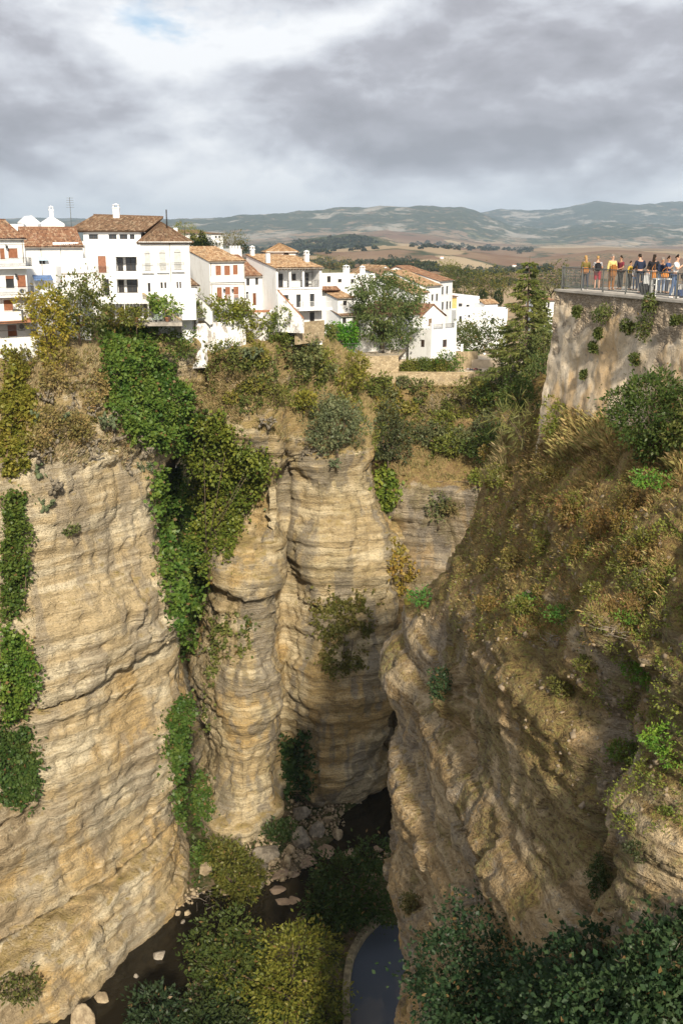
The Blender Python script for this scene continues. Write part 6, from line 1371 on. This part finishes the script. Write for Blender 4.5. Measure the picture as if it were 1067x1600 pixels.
for i, (px, py, Y, H, Wd, c_, lab) in enumerate(((725, 470, 330, 9, 14, (.075, .085, .025), 'olive green tree group left behind the white block'), (748, 468, 320, 9, 12, (.06, .07, .022), 'dark olive tree behind the white block'), (768, 472, 300, 9, 11, (.13, .125, .03), 'yellow autumn tree left of the conifer'), (712, 455, 360, 9, 10, (.07, .08, .025), 'round green tree above the row houses'), (698, 436, 420, 7, 9, (.14, .15, .035), 'small light green tree behind the tallest row house'), (785, 462, 340, 8, 11, (.095, .10, .03), 'yellowish tree behind the conifer'), (690, 470, 330, 9, 10, (.07, .085, .025), 'dark tree behind the row houses'), (290, 382, 225, 4.5, 7, (.15, .16, .03), 'light green tree beside the institutional building'), (362, 392, 240, 4.5, 7, (.13, .12, .03), 'autumn brown tree right of the end pavilion'), (515, 424, 330, 5, 16, (.15, .14, .035), 'yellowish bush above the stepped house'), (860, 470, 300, 10, 12, (.11, .115, .035), 'olive tree between conifer and bastion'))):
    plant('broadleaf_tree', lab, V(px, py, Y), H, Wd, c_, H * .055, 2200, 'tree', low=.1, seed=90 + i)
# far woods and groves that read as one mass
def far_trees(name, label, samples, color, rg, sz=(6, 10)):
    P_, N_, S_ = [], [], []
    for (px, py) in samples:
        p = thit(px, py)
        if p is None: continue
        k = p.y / FPX; s = rg.uniform(*sz) * .5 * k
        n_ = 60; u = unit(n_, rg); u[:, 2] = np.abs(u[:, 2]) * 1.0; P_.append(np.array(p) + u * s * (1 + .3 * rg.normal(0, 1, (n_, 1)) * .5) * np.array([1.1, 1.1, .85])); N_.append(u); S_.append(s)
    pts = np.concatenate(P_); o = leaf_mesh(name, pts, np.concatenate(N_), float(np.median(S_)) * .8, rg, .8, .8, None, color); tag(o, label, None, kind='stuff'); return o
rgw = np.random.default_rng(77)
line = lambda pts, n, j: [(np.interp(t_, np.linspace(0, 1, len(pts)), [p[0] for p in pts]) + rgw.normal(0, j * 1.5), np.interp(t_, np.linspace(0, 1, len(pts)), [p[1] for p in pts]) + rgw.normal(0, j)) for t_ in rgw.random(n)]
far_trees('far_tree_belt', 'dark belt of trees across the fields behind the town', line([(480, 412), (540, 414), (600, 412), (650, 412), (700, 424), (740, 430), (790, 424), (860, 418)], 330, 3.2) + line([(640, 428), (700, 446), (800, 442)], 60, 3), (.05, .062, .026), rgw, (5, 9))
far_trees('far_hill_wood', 'dark wood on the far hill', line([(395, 400), (440, 393), (490, 386), (540, 378), (580, 380)], 240, 5) + line([(640, 383), (740, 388), (830, 392)], 120, 2.0), (.04, .05, .026), rgw, (3, 6))
far_trees('olive_grove', 'rows of olive trees on the slope right of the conifer', [(x + rgw.normal(0, 1), y + rgw.normal(0, .6)) for y in np.arange(424, 448, 4.2) for x in np.arange(832, 905, 6.5)], (.095, .105, .055), rgw, (3.2, 4.4))
# far farm houses
for i, (px, py, Y, wd, lab) in enumerate(((640, 414, 0, 13, 'far white farmhouse with outbuildings above the tree belt'), (660, 413, 0, 8, 'small far white farm building at the right of the farm'), (803, 417, 0, 6, 'tiny far white house in the tree belt'), (844, 418, 0, 5, 'tiny far white house right of the conifer'), (690, 404, 0, 5, 'tiny far white house on the brown field'))):
    p = thit(px, py)
    if p is None: continue
    k = p.y / FPX; r = empty('farmhouse', p); tag(r, lab, 'house'); w2 = wd * k / 2; hh = 3.2 * k if wd > 7 else 2.6 * k; d2 = w2 * .6
    g = MB(); g.box(-w2, w2, -d2, d2, -2 * k, hh); g.build('wall', WHITE, r); g = MB(); g.add([(-w2, -d2, hh), (w2, -d2, hh), (w2, d2, hh), (-w2, d2, hh), (-w2, 0, hh * 1.35), (w2, 0, hh * 1.35)], [(0, 1, 5, 4), (2, 3, 4, 5), (0, 4, 3), (1, 2, 5)]); g.build('roof', MAT['terracotta'], r)
# gorge floor trees, colours darkened to stand in for floor shade
for i, (px, py, H, Wd, c_, lf, n, lab) in enumerate(((452, 1580, 11, 11.0, (.125, .13, .02), .44, 9500, 'yellowing tree on the gorge floor beside the pool'), (352, 1560, 9, 9, (.055, .075, .018), .5, 7000, 'green tree left of the yellowing tree'), (545, 1440, 9.5, 11.5, (.038, .062, .015), .5, 9000, 'dark green tree between river and cliff nose'), (368, 1400, 9, 7, (.095, .10, .02), .45, 6000, 'yellow-green tree at the foot of the rounded column'), (255, 1640, 6, 9, (.026, .044, .018), .5, 6000, 'dark bluish tree cut by the bottom edge'), (330, 1640, 5, 8, (.035, .052, .016), .45, 5000, 'dark green bush at the bottom beside the path'), (560, 1440, 3, 5, (.05, .08, .02), .4, 1500, 'dark bush beside the pool wall'), (505, 1600, 2.5, 5, (.10, .115, .02), .4, 1500, 'olive bush at the bottom left of the pool'), (440, 1320, 3.5, 4.5, (.045, .072, .02), .4, 1500, 'dark bush behind the grey boulders'), (320, 1350, 2.6, 4, (.085, .13, .025), .4, 1300, 'green bush left of the yellow-green tree'), (30, 1560, 3, 5, (.09, .10, .025), .4, 1300, 'olive bush at the foot of the left cliff'))):
    p = PZ(px, py, FZ); p.z = floor_z(p.x, p.y) - .1 if px > 100 else (on_rock(px, py).z if on_rock(px, py) else FZ); 
    if px < 100 and on_rock(px, py): p = on_rock(px, py)
    plant('broadleaf_tree' if H > 4 else 'shrub', lab, p, H, Wd, c_, lf, n, 'tree' if H > 4 else 'shrub', low=.05, seed=120 + i, nb=30)
SEED[0] += 1; rg = np.random.default_rng(SEED[0])
bx = []
for (px0, px1, py0, py1, n) in ((230, 420, 1480, 1600, 1400), (290, 420, 1310, 1420, 500), (410, 470, 1540, 1600, 900), (100, 200, 1580, 1600, 200), (440, 600, 1400, 1450, 400), (250, 320, 1400, 1450, 250)):
    for _ in range(n):
        p = PZ(rg.uniform(px0, px1), rg.uniform(py0, py1), FZ); z_ = floor_z(p.x, p.y)
        if z_ > FZ + .1: bx.append((p.x, p.y, z_ + .1))
bx = np.array(bx); nn = np.zeros_like(bx); nn[:, 2] = 1
tag(leaf_mesh('bank_herbs', bx, nn, .55, rg, .6, .9, None, (.055, .085, .018)), 'low green herbs on the river bank', None, kind='stuff')  # herb colour darkened in place of floor shade
# fig trees close to the bridge
for i, (px, py, H, Wd, Y, c_, n, lab) in enumerate(((830, 1650, 7.2, 8.6, 36.0, (.026, .050, .020), 17000, 'dark green fig tree at the bottom right of the cliff'), (985, 1640, 5.2, 6.6, 30.0, (.030, .056, .023), 14000, 'fig tree with bare twigs in the bottom right corner'), (1085, 1570, 4.6, 4.2, 27.5, (.036, .066, .026), 8000, 'fig tree cut by the right edge'), (735, 1640, 3.6, 3.8, 38, (.026, .050, .020), 5000, 'small dark fig bush at the bottom edge'), (905, 1650, 5.6, 6.0, 33.0, (.028, .053, .021), 11000, 'fig tree filling the gap between the two large ones'), (1030, 1660, 4.6, 5.0, 27.0, (.034, .062, .024), 9000, 'nearest fig tree at the very bottom right'))):
    p = V(px, py, Y); p.z -= .9
    plant('fig_tree', lab, p, H, Wd, c_, .19, int(n * 1.5), 'tree', low=.03, seed=150 + i, nb=34, aspect=.75, spread=1.0)
SEED[0] += 1
for i, (px, py, Y, lab) in enumerate(((985, 1585, 28.5, 'bare grey twig sticking out of the corner fig tree'), (1010, 1545, 28, 'bare grey branch in front of the corner fig tree'), (1050, 1500, 27, 'bare branch at the right edge fig tree'))):
    p = V(px, py, Y); r = empty('bare_branch', p); tag(r, lab, 'branch'); g = MB()
    for k in range(4): g.tube([(0, 0, -.3), (.15 * (k - 1.5), .05, .3), (.4 * (k - 1.5), -.1, .65 + .1 * k)], [.018, .012, .004], 5)
    g.build('twigs', MAT['dead_wood'], r)
# dead branches by the river
for i, (px, py, lab) in enumerate(((320, 1400, 'tangle of dead branches at the river bend'), (870, 1000, 'grey dead twigs on the right slope'), (960, 985, 'pale dead bush above the gully'))):
    p = PZ(px, py, FZ + .3) if i == 0 else on_rock(px, py)
    r = empty('dead_branches', p); tag(r, lab, 'branch'); g = MB(); k_ = 1.0 if i == 0 else .28; rg = np.random.default_rng(400 + i)
    for k in range(22): b0 = Vector(rg.normal(0, .9, 3)) * k_; b0.z = abs(b0.z) * .2; e = b0 + Vector(rg.normal(0, 1, 3)) * 1.2 * k_; e.z = abs(e.z) * .5; g.tube([b0, b0.lerp(e, .5) + Vector(rg.normal(0, .2, 3)) * k_, e], [.03 * k_ + .006, .018 * k_ + .004, .004], 4)
    g.build('twigs', MAT['dead_wood'], r)
# boulders
def boulder(px, py, wpx, hpx, label, col, z=None, rot=0.0, seed=0, flat=1.0, cat='boulder'):
    p = PZ(px, py + hpx * .4, FZ if z is None else z); k = dist_scale(p); rg = np.random.default_rng(seed)
    p.z = max(floor_z(p.x, p.y), FZ - .35) if z is None else z
    bm = bmesh.new(); bmesh.ops.create_icosphere(bm, subdivisions=4, radius=1.0)
    co = np.array([v.co[:] for v in bm.verts])
    cuts = unit(15, rg)
    for c_ in cuts:
        dd = co @ c_; lim = rg.uniform(.48, .85); co = co - np.maximum(dd - lim, 0)[:, None] * c_ * .96
    co = co * (1 + .06 * fbm(co * 1.4 + seed, 3)[:, None] + .04 * fbm(co * 5 + seed, 2)[:, None])
    co = co * np.array([wpx * k / 2, wpx * k / 2 * rg.uniform(.7, 1.1), hpx * k / 2 * flat]); 
    for v, c_ in zip(bm.verts, co): v.co = c_
    me = bpy.data.meshes.new('boulder'); bm.to_mesh(me); bm.free(); me.materials.append(MAT[col]); me.polygons.foreach_set('use_smooth', [True] * len(me.polygons))
    o = bpy.data.objects.new('boulder', me); COL.objects.link(o); o.location = p + Vector((0, 0, hpx * k * .16 * flat)); o.rotation_euler = (0, 0, rot); tag(o, label, cat); return o
for nm, ca, cb in (('boulder_grey', (.34, .29, .22), (.17, .145, .11)), ('boulder_tan', (.45, .36, .235), (.25, .19, .12)), ('boulder_pink', (.34, .25, .175), (.24, .175, .12)), ('boulder_pale', (.42, .37, .30), (.26, .22, .17))):
    m, t = material(nm); pos = t.n('NewGeometry').outputs['Position']; n1 = t.noise(pos, 1.2, 6, .7); n2 = t.noise(pos, 6, 4, .7)
    out(t, principled(t, t.mixc(t.math('MULTIPLY', t.smooth(n2, .56, .68), .5), t.mixc(t.smooth(n1, .36, .64), cb, ca), tuple(x * .5 for x in cb)), .95, t.math('ADD', n1, t.math('MULTIPLY', n2, .4)), .2, .9, .1))
for i, (px, py, w_, h_, col, lab) in enumerate(((473, 1305, 38, 46, 'boulder_grey', 'large upright grey boulder at the buttress foot'), (498, 1290, 32, 40, 'boulder_grey', 'grey boulder leaning behind the large upright one'), (418, 1331, 44, 26, 'boulder_grey', 'flat-topped grey boulder left of the standing stones'), (454, 1328, 17, 24, 'boulder_tan', 'upper tan standing stone between the grey boulders'), (449, 1344, 13, 28, 'boulder_tan', 'slim tan standing stone below the upper one'),
        (470, 1262, 40, 34, 'boulder_grey', 'mossy boulder highest up the buttress foot'), (528, 1295, 26, 24, 'boulder_tan', 'tan rock at the water under the overhang'), (512, 1280, 18, 18, 'boulder_tan', 'small tan rock under the overhang'), (410, 1352, 26, 22, 'boulder_grey', 'rounded grey rock below the flat-topped boulder'), (403, 1372, 32, 28, 'boulder_grey', 'low grey rock beside the pink slabs'),
        (322, 1354, 30, 30, 'boulder_tan', 'tan boulder under the green bush by the fissure'), (353, 1381, 20, 28, 'boulder_tan', 'square tan block among the trees'), (248, 1485, 28, 20, 'boulder_pale', 'pale round boulder alone in the river'), (130, 1578, 44, 62, 'boulder_tan', 'big pale rock at the left river bank'), (159, 1551, 30, 18, 'boulder_tan', 'mossy flat rock on the left bank'),
        (278, 1421, 12, 12, 'boulder_tan', 'small tan stone left in the river bend'), (293, 1420, 14, 14, 'boulder_tan', 'small tan stone right in the river bend'), (286, 1435, 10, 9, 'boulder_pale', 'small pale stone below the bend stones'), (214, 1518, 10, 14, 'boulder_pale', 'small upright pale stone in the dark water'), (221, 1544, 9, 7, 'boulder_pale', 'tiny pale stone in midstream'),
        (205, 1567, 8, 7, 'boulder_pale', 'tiny pale stone near the right bank'), (315, 1478, 10, 8, 'boulder_pale', 'tiny pale stone right of the round boulder'), (590, 1322, 22, 12, 'boulder_pink', 'pale flat stone in the far shallows'))):
    boulder(px, py, w_, h_, lab, col, seed=600 + i, rot=i * .9, cat='boulder' if w_ > 20 else 'stone')
for i, (px, py, w_, h_, lab) in enumerate(((440, 1397, 26, 24, 'pink slab lowest at the water'), (459, 1396, 20, 20, 'pink slab at the lower right'), (432, 1378, 30, 24, 'broad pink slab in the middle'), (440, 1360, 34, 18, 'pink slab above the broad one'), (462, 1358, 20, 16, 'small pink slab at the right edge'), (480, 1340, 34, 18, 'long pink slab reaching to the boulder'), (508, 1322, 40, 16, 'long pink slab towards the overhang'), (548, 1325, 30, 14, 'forked pink shoal in the far water'), (330, 1452, 26, 8, 'thin pink shoal at the near bank'))):
    boulder(px, py, w_ * 1.15, h_, lab, 'boulder_pink', seed=700 + i, rot=.3 * i, flat=.35, cat='rock slab')
rg = np.random.default_rng(900); peb = MB()
pv_, pf_ = [], []
octv = np.array([(1, 0, 0), (0, 1, 0), (-1, 0, 0), (0, -1, 0), (0, 0, 1), (0, 0, -1)], float); octf = np.array([(0, 1, 4), (1, 2, 4), (2, 3, 4), (3, 0, 4), (1, 0, 5), (2, 1, 5), (3, 2, 5), (0, 3, 5)])
for (px0, px1, py0, py1, n) in ((200, 330, 1480, 1600, 1300), (300, 480, 1395, 1440, 900), (240, 320, 1390, 1470, 600), (380, 490, 1310, 1410, 1300), (450, 570, 1245, 1310, 600), (590, 620, 1270, 1340, 60)):
    for _ in range(n):
        p = PZ(rg.uniform(px0, px1), rg.uniform(py0, py1), FZ); z_ = floor_z(p.x, p.y)
        if z_ < FZ - .5 or z_ > FZ + .75: continue
        s = rg.uniform(.08, .34) * (1 if rg.random() < .88 else 2.0); pv_.append(octv * s * rg.uniform(.6, 1.2, (6, 3)) @ np.linalg.qr(rg.normal(size=(3, 3)))[0] + np.array([p.x, p.y, max(z_, FZ - .25) + s * .3])); pf_.append(octf + 6 * len(pf_))
tag(mesh_np('river_gravel', np.concatenate(pv_), np.concatenate(pf_), MAT['boulder_tan']), 'scattered tan rubble and gravel along the river bank', None, kind='stuff')
# ------------------------------------------------------------------ people
for nm, c_ in (('skin', (.52, .31, .215)), ('skin_tan', (.38, .22, .14)), ('olive_cloth', (.15, .125, .04)), ('denim_dark', (.035, .045, .07)), ('denim', (.09, .14, .25)), ('grey_cloth', (.34, .33, .34)), ('red_cloth', (.33, .03, .045)), ('yellow_cloth', (.60, .49, .20)), ('brown_cloth', (.28, .12, .035)),
               ('maroon_cloth', (.16, .03, .045)), ('black_cloth', (.022, .022, .026)), ('mustard_cloth', (.42, .29, .05)), ('navy_cloth', (.022, .03, .055)), ('white_cloth', (.78, .77, .75)), ('light_blue_cloth', (.30, .40, .58)), ('hair_dark', (.025, .018, .013)), ('hair_blond', (.36, .22, .09)), ('hair_grey', (.28, .25, .22)), ('leather_tan', (.33, .14, .045)), ('leather_orange', (.50, .20, .045)), ('shoe_white', (.7, .7, .7)), ('blue_cloth', (.04, .07, .16))):
    plain(nm, c_, .85, .12, 8, spec=.15)
def skin_mesh(name, nodes, edges, root, mat, parent, sub=2):
    bm = bmesh.new(); lay = bm.verts.layers.skin.verify(); vs = {}
    for k, (p, r) in nodes.items():
        v = bm.verts.new(p); v[lay].radius = r if isinstance(r, tuple) else (r, r); v[lay].use_root = (k == root); vs[k] = v
    for a, b in edges: bm.edges.new((vs[a], vs[b]))
    me = bpy.data.meshes.new(name); bm.to_mesh(me); bm.free(); me.materials.append(MAT[mat])
    o = bpy.data.objects.new(name, me); COL.objects.link(o); o.parent = parent
    sk = o.modifiers.new('Skin', 'SKIN'); sk.use_smooth_shade = True
    ss = o.modifiers.new('Subdivision', 'SUBSURF'); ss.levels = sub; ss.render_levels = sub
    return o
ARM = {'down': ((.235, .02, 1.14), (.25, -.05, .90)), 'front': ((.23, -.02, 1.15), (.10, -.25, 1.08)), 'phone': ((.22, -.10, 1.17), (.07, -.30, 1.36)), 'rail': ((.25, -.08, 1.17), (.20, -.33, 1.05)), 'hip': ((.33, .05, 1.17), (.16, -.06, 1.02)), 'lap': ((.24, -.05, .80), (.12, -.30, .68))}
def person(label, loc, height, turn, top, bottom, hair, arms=('down', 'down'), skin='skin', shoes='black_cloth', sleeve=1.0, legs='trousers', longhair=False, pose='stand', tilt=0.0, step=.0, group='visitors on the terrace', lie=False, wide=1.0):
    r = empty('person', loc, turn); tag(r, label, 'person', group); k = height / 1.75; r.scale = (k * wide, k, k)
    if lie: r.rotation_euler = (-math.pi / 2 + .1, 0, turn)
    dz = -.42 if pose == 'sit' else 0.0; lean = -.10 if pose == 'sit' else tilt
    S = lambda x, y, z: (x, y + lean * max(0, z - .95) / .7, z + dz)
    N = {'pel': (S(0, 0, .97), (.145, .10)), 'belly': (S(0, -.01, 1.12), (.135, .10)), 'chest': (S(0, -.005, 1.28), (.155, .11)), 'uch': (S(0, 0, 1.41), (.13, .085)), 'neck': (S(0, -.005, 1.50), .052), 'jaw': (S(0, -.025, 1.57), (.062, .070)), 'head': (S(0, -.01, 1.645), (.078, .095)), 'crn': (S(0, .01, 1.715), (.06, .072)), 'nose': (S(0, -.115, 1.615), .012)}
    E = [('pel', 'belly'), ('belly', 'chest'), ('chest', 'uch'), ('uch', 'neck'), ('neck', 'jaw'), ('jaw', 'head'), ('head', 'crn'), ('head', 'nose')]
    for i, sx in enumerate((1, -1)):
        el, wr = ARM[arms[i]]; s_ = 'LR'[i]
        if pose == 'sit' and arms[i] == 'lap': el, wr = ((.24, -.06, 1.16), (.13, -.30, 1.03))
        N['sh' + s_] = (S(sx * .175, 0, 1.41), .062); N['el' + s_] = (S(sx * el[0], el[1], el[2]), .044); N['wr' + s_] = (S(sx * wr[0], wr[1], wr[2]), .030)
        dv = (Vector(N['wr' + s_][0]) - Vector(N['el' + s_][0])).normalized(); pm = Vector(N['wr' + s_][0]) + dv * .07; N['pa' + s_] = (tuple(pm), (.034, .018))
        side = dv.cross(Vector((0, 0, 1)) if abs(dv.z) < .9 else Vector((0, 1, 0))).normalized(); bend = dv.cross(side)
        E += [('uch', 'sh' + s_), ('sh' + s_, 'el' + s_), ('el' + s_, 'wr' + s_), ('wr' + s_, 'pa' + s_)]
        for j, (o_, l_) in enumerate(((-.030, .070), (-.010, .082), (.010, .078), (.028, .062))):
            a = pm + dv * .03 + side * o_; N['f%d%s' % (j, s_)] = (tuple(a + dv * l_ * .5), .009); N['g%d%s' % (j, s_)] = (tuple(a + dv * l_ * .85 + bend * .02), .007); E += [('pa' + s_, 'f%d%s' % (j, s_)), ('f%d%s' % (j, s_), 'g%d%s' % (j, s_))]
        N['th' + s_] = (tuple(pm - dv * .02 - side * .06 + bend * .01), .010); E.append(('pa' + s_, 'th' + s_))
        sy = step * sx
        if pose == 'sit': leg = ((.095, -.02, .92), (.12, -.43, .93), (.12, -.40, .50), (.13, -.55, .455))
        else: leg = ((.095, 0, .90), (.105, -.015 - sy * .5, .50), (.11, .02 - sy, .085), (.12, -.14 - sy, .035))
        for nm, q_, rr in zip(('hi', 'kn', 'an', 'to'), leg, (.088, .058, .040, .036)): N[nm + s_] = ((sx * q_[0], q_[1], q_[2] + dz), rr)
        E += [('pel', 'hi' + s_), ('hi' + s_, 'kn' + s_), ('kn' + s_, 'an' + s_), ('an' + s_, 'to' + s_)]
    body = skin_mesh('body', N, E, 'pel', skin, r, 1)
    grow = lambda keys, e: {q: (N[q][0], tuple(v + e for v in (N[q][1] if isinstance(N[q][1], tuple) else (N[q][1],) * 2))) for q in keys}
    tk = ['pel', 'belly', 'chest', 'uch', 'shL', 'shR', 'elL', 'elR']; te = [('pel', 'belly'), ('belly', 'chest'), ('chest', 'uch'), ('uch', 'shL'), ('uch', 'shR'), ('shL', 'elL'), ('shR', 'elR')]
    T_ = grow(tk, .022)
    if sleeve >= 1: T_.update(grow(['wrL', 'wrR'], .014)); te += [('elL', 'wrL'), ('elR', 'wrR')]
    else:
        for s_ in 'LR': a, b = Vector(N['sh' + s_][0]), Vector(N['el' + s_][0]); T_['el' + s_] = (tuple(a.lerp(b, .7)), (.068, .068))
    skin_mesh('top', T_, te, 'pel', top, r, 1)
    B_ = grow(['pel', 'hiL', 'hiR', 'knL', 'knR'], .016); be = [('pel', 'hiL'), ('pel', 'hiR'), ('hiL', 'knL'), ('hiR', 'knR')]
    if legs == 'trousers': B_.update(grow(['anL', 'anR'], .022)); be += [('knL', 'anL'), ('knR', 'anR')]
    else:
        for s_ in 'LR': B_['kn' + s_] = (B_['kn' + s_][0], (.085, .085))
    skin_mesh('trousers' if legs == 'trousers' else 'shorts', B_, be, 'pel', bottom, r, 1)
    for s_ in 'LR':
        a, b = Vector(N['an' + s_][0]), Vector(N['to' + s_][0]); hl = Vector((a.x, a.y + .05, b.z + .005))
        skin_mesh('shoe', {'h': (tuple(hl), (.048, .042)), 'm': (tuple(hl.lerp(b, .55)), (.052, .042)), 't': (tuple(b), (.047, .036))}, [('h', 'm'), ('m', 't')], 'h', shoes, r, 1)
    H_ = {'a': (S(0, .025, 1.69), (.070, .078)), 'b': (S(0, .055, 1.62), (.060, .045)), 'c': (S(0, -.03, 1.715), (.048, .036))}; he = [('a', 'b'), ('a', 'c')]
    if longhair: H_['d'] = (S(0, .075, 1.52), (.085, .045)); H_['e'] = (S(0, .085, 1.40), (.065, .03)); he += [('b', 'd'), ('d', 'e')]
    skin_mesh('hair', H_, he, 'a', hair, r, 1)
    for sx in (-1, 1):
        g = MB(); e = S(sx * .032, -.098, 1.635); g.tube([(e[0], e[1] - .004, e[2]), (e[0], e[1] + .01, e[2])], .010, 6); g.build('eye', MAT['hair_dark'], r)
        g = MB(); e = S(sx * .083, 0, 1.625); g.tube([(e[0] - .008, e[1], e[2]), (e[0] + .008, e[1] + .005, e[2])], [.03, .026], 6); g.build('ear', MAT[skin], r)
    return r
def tp(px, Y): p = Vector(W(px, Y, TZ)[:3]); p.z = TZ + .002; return p
pi = math.pi
person('person in olive jacket and dark jeans seen from behind at the left', tp(913, 53.4), 1.66, pi + .1, 'olive_cloth', 'denim_dark', 'hair_blond', ('front', 'rail'), longhair=True, shoes='shoe_white', step=.06, tilt=-.08)
person('person in grey t-shirt and red shorts with backpack, seen from behind', tp(931.5, 53.4), 1.64, pi - .1, 'grey_cloth', 'red_cloth', 'hair_blond', ('rail', 'rail'), sleeve=.5, legs='shorts', shoes='denim_dark', tilt=-.14, step=.05)
person('person in bright yellow shirt and brown trousers holding a jacket', tp(953.5, 53.4), 1.72, .35, 'yellow_cloth', 'brown_cloth', 'hair_grey', ('front', 'down'), shoes='brown_cloth')
person('person in maroon t-shirt and dark trousers facing left', tp(967, 53.6), 1.66, -1.2, 'maroon_cloth', 'black_cloth', 'hair_dark', ('front', 'front'), sleeve=.5, skin='skin_tan')
person('smaller person in mustard top and black trousers', tp(982, 53.0), 1.42, .9, 'mustard_cloth', 'black_cloth', 'hair_dark', ('front', 'hip'), skin='skin_tan')
person('child in grey top and blue jeans beside the mustard top', tp(990.5, 52.5), 1.22, -.6, 'grey_cloth', 'denim', 'hair_blond', ('down', 'front'), longhair=True)
person('tall person in navy jacket seen from behind', tp(998, 52.2), 1.76, pi + .2, 'navy_cloth', 'navy_cloth', 'hair_dark', ('rail', 'rail'), wide=1.1, tilt=-.16, step=.08)
person('person in black patterned jacket with dark wavy hair', tp(1017, 51.4), 1.74, pi - .5, 'black_cloth', 'black_cloth', 'hair_dark', ('rail', 'front'), longhair=True, wide=1.1, tilt=-.12)
person('person in dark blazer over light blue shirt', tp(1031, 50.2), 1.62, .3, 'navy_cloth', 'light_blue_cloth', 'hair_grey', ('front', 'front'), skin='skin_tan', wide=1.1)
person('person in dark blue shirt looking down beside the blazer', tp(1040, 49.5), 1.72, 1.0, 'blue_cloth', 'denim_dark', 'hair_dark', ('front', 'phone'), sleeve=.5, skin='skin_tan')
person('person in white t-shirt and jeans looking at a phone', tp(1050.5, 46.0), 1.84, 1.1, 'white_cloth', 'denim', 'hair_dark', ('phone', 'phone'), sleeve=.5, shoes='shoe_white', wide=1.1, tilt=-.06, step=.1)
person('person in grey top cut by the right edge', tp(1067, 47.2), 1.72, 1.5, 'grey_cloth', 'black_cloth', 'hair_dark', ('front', 'front'), sleeve=.5, skin='skin_tan')
person('seated person in grey striped top bending over', tp(1012, 49.6), 1.62, -2.3, 'grey_cloth', 'denim_dark', 'hair_dark', ('lap', 'lap'), pose='sit')
# things they carry
def bag(name, label, loc, s, mat, turn=0, strap=True, cat='bag'):
    r = empty(name, loc, turn); tag(r, label, cat); bm = bmesh.new(); bmesh.ops.create_cube(bm, size=1.0); bmesh.ops.scale(bm, vec=s, verts=bm.verts); bmesh.ops.bevel(bm, geom=bm.edges[:], offset=min(s) * .32, segments=2, affect='EDGES'); me = bpy.data.meshes.new('pouch'); bm.to_mesh(me); bm.free(); me.materials.append(MAT[mat]); o = bpy.data.objects.new('pouch', me); COL.objects.link(o); o.parent = r
    if strap: g = MB(); g.tube([(-s[0] * .4, 0, s[2] * .4), (-s[0] * .3, -.03, s[2] * 1.0), (s[0] * .1, -.06, s[2] * 1.5), (s[0] * .3, 0, s[2] * .4)], .014, 5); g.build('strap', MAT[mat], r)
    g = MB(); g.box(-s[0] * .3, s[0] * .3, -s[1] * .5 - .03, -s[1] * .5 + .01, -s[2] * .3, s[2] * .1); g.build('pocket', MAT[mat], r)
bag('shoulder_bag', 'tan leather shoulder bag on the back of the olive jacket', tp(911.5, 52.95) + Vector((0, 0, .98)), (.36, .12, .30), 'leather_tan', .1)
bag('backpack', 'black backpack on the grey t-shirt', tp(931.5, 53.05) + Vector((0, 0, 1.14)), (.30, .17, .44), 'black_cloth', -.1, False, 'backpack')
bag('jacket', 'brown jacket folded over the arm of the yellow shirt', tp(956, 53.0) + Vector((0, 0, .95)), (.34, .20, .62), 'brown_cloth', .2, False, 'jacket')
bag('bag', 'orange leather bag on the back of the seated person', tp(1017.5, 49.2) + Vector((0, 0, .86)), (.26, .14, .36), 'leather_orange', .4)
bag('bag', 'orange leather bag on the white table', tp(1035.5, 47.6) + Vector((0, 0, .92)), (.38, .18, .24), 'leather_orange', .1)
bag('backpack', 'black backpack standing on the terrace floor', tp(1006, 48.9) + Vector((0, 0, .25)), (.46, .30, .48), 'black_cloth', .2, False, 'backpack')
bag('bag', 'blue bag on the floor beside the white t-shirt', tp(1062, 46.2) + Vector((0, 0, .18)), (.5, .3, .34), 'blue_cloth', .3, True)
# white table and chair
r = empty('white_table', tp(1036, 47.5)); tag(r, 'small white table behind the railing', 'table'); g = MB(); g.box(-.5, .5, -.3, .3, .74, .78); g.build('table_top', MAT['metal_white'], r)
for x in (-.45, .45):
    for y in (-.25, .25): g = MB(); g.box(x - .02, x + .02, y - .02, y + .02, 0, .739); g.build('leg', MAT['metal_white'], r)
r = empty('white_chair', tp(1014, 49.5), 2.4); tag(r, 'white plastic chair under the seated person', 'chair'); g = MB(); g.box(-.22, .22, -.22, .22, .41, .44); g.build('seat', MAT['metal_white'], r); g = MB(); g.box(-.22, .22, .2, .23, .441, .85); g.build('backrest', MAT['metal_white'], r)
for x in (-.2, .2):
    for y in (-.2, .2): g = MB(); g.box(x - .018, x + .018, y - .018, y + .018, 0, .409); g.build('leg', MAT['metal_white'], r)
# two people lying on the plaza
p = V(741, 581, 166); p.z = pz + .14; person('person in grey top lying on the plaza, left', p, 1.7, .9, 'grey_cloth', 'denim_dark', 'hair_dark', lie=True, group='people resting on the plaza')
p = V(752, 581, 167); p.z = pz + .14; person('person in reddish top lying on the plaza, right', p, 1.7, 1.9, 'maroon_cloth', 'black_cloth', 'hair_dark', lie=True, group='people resting on the plaza')
# ------------------------------------------------------------------ haze
m = bpy.data.materials.new('haze'); m.use_nodes = True; t = NT(m.node_tree); MAT['haze'] = m
vol = t.n('VolumePrincipled', {'Color': (0.64, 0.82, 1.0, 1), 'Density': 6.2e-5, 'Anisotropy': 0.2}); o_ = t.n('OutputMaterial'); t.link(vol.outputs[0], o_.inputs['Volume'])
zmax = float(Zg.max()) + 25; zmin = float(Zg.min()) - 15
g = MB(); g.box(-19500, 19500, -300, 19500, zmin, zmax); hz_ = g.build('haze', m); tag(hz_, 'blue haze in the air between the town and the mountains', None, kind='stuff')
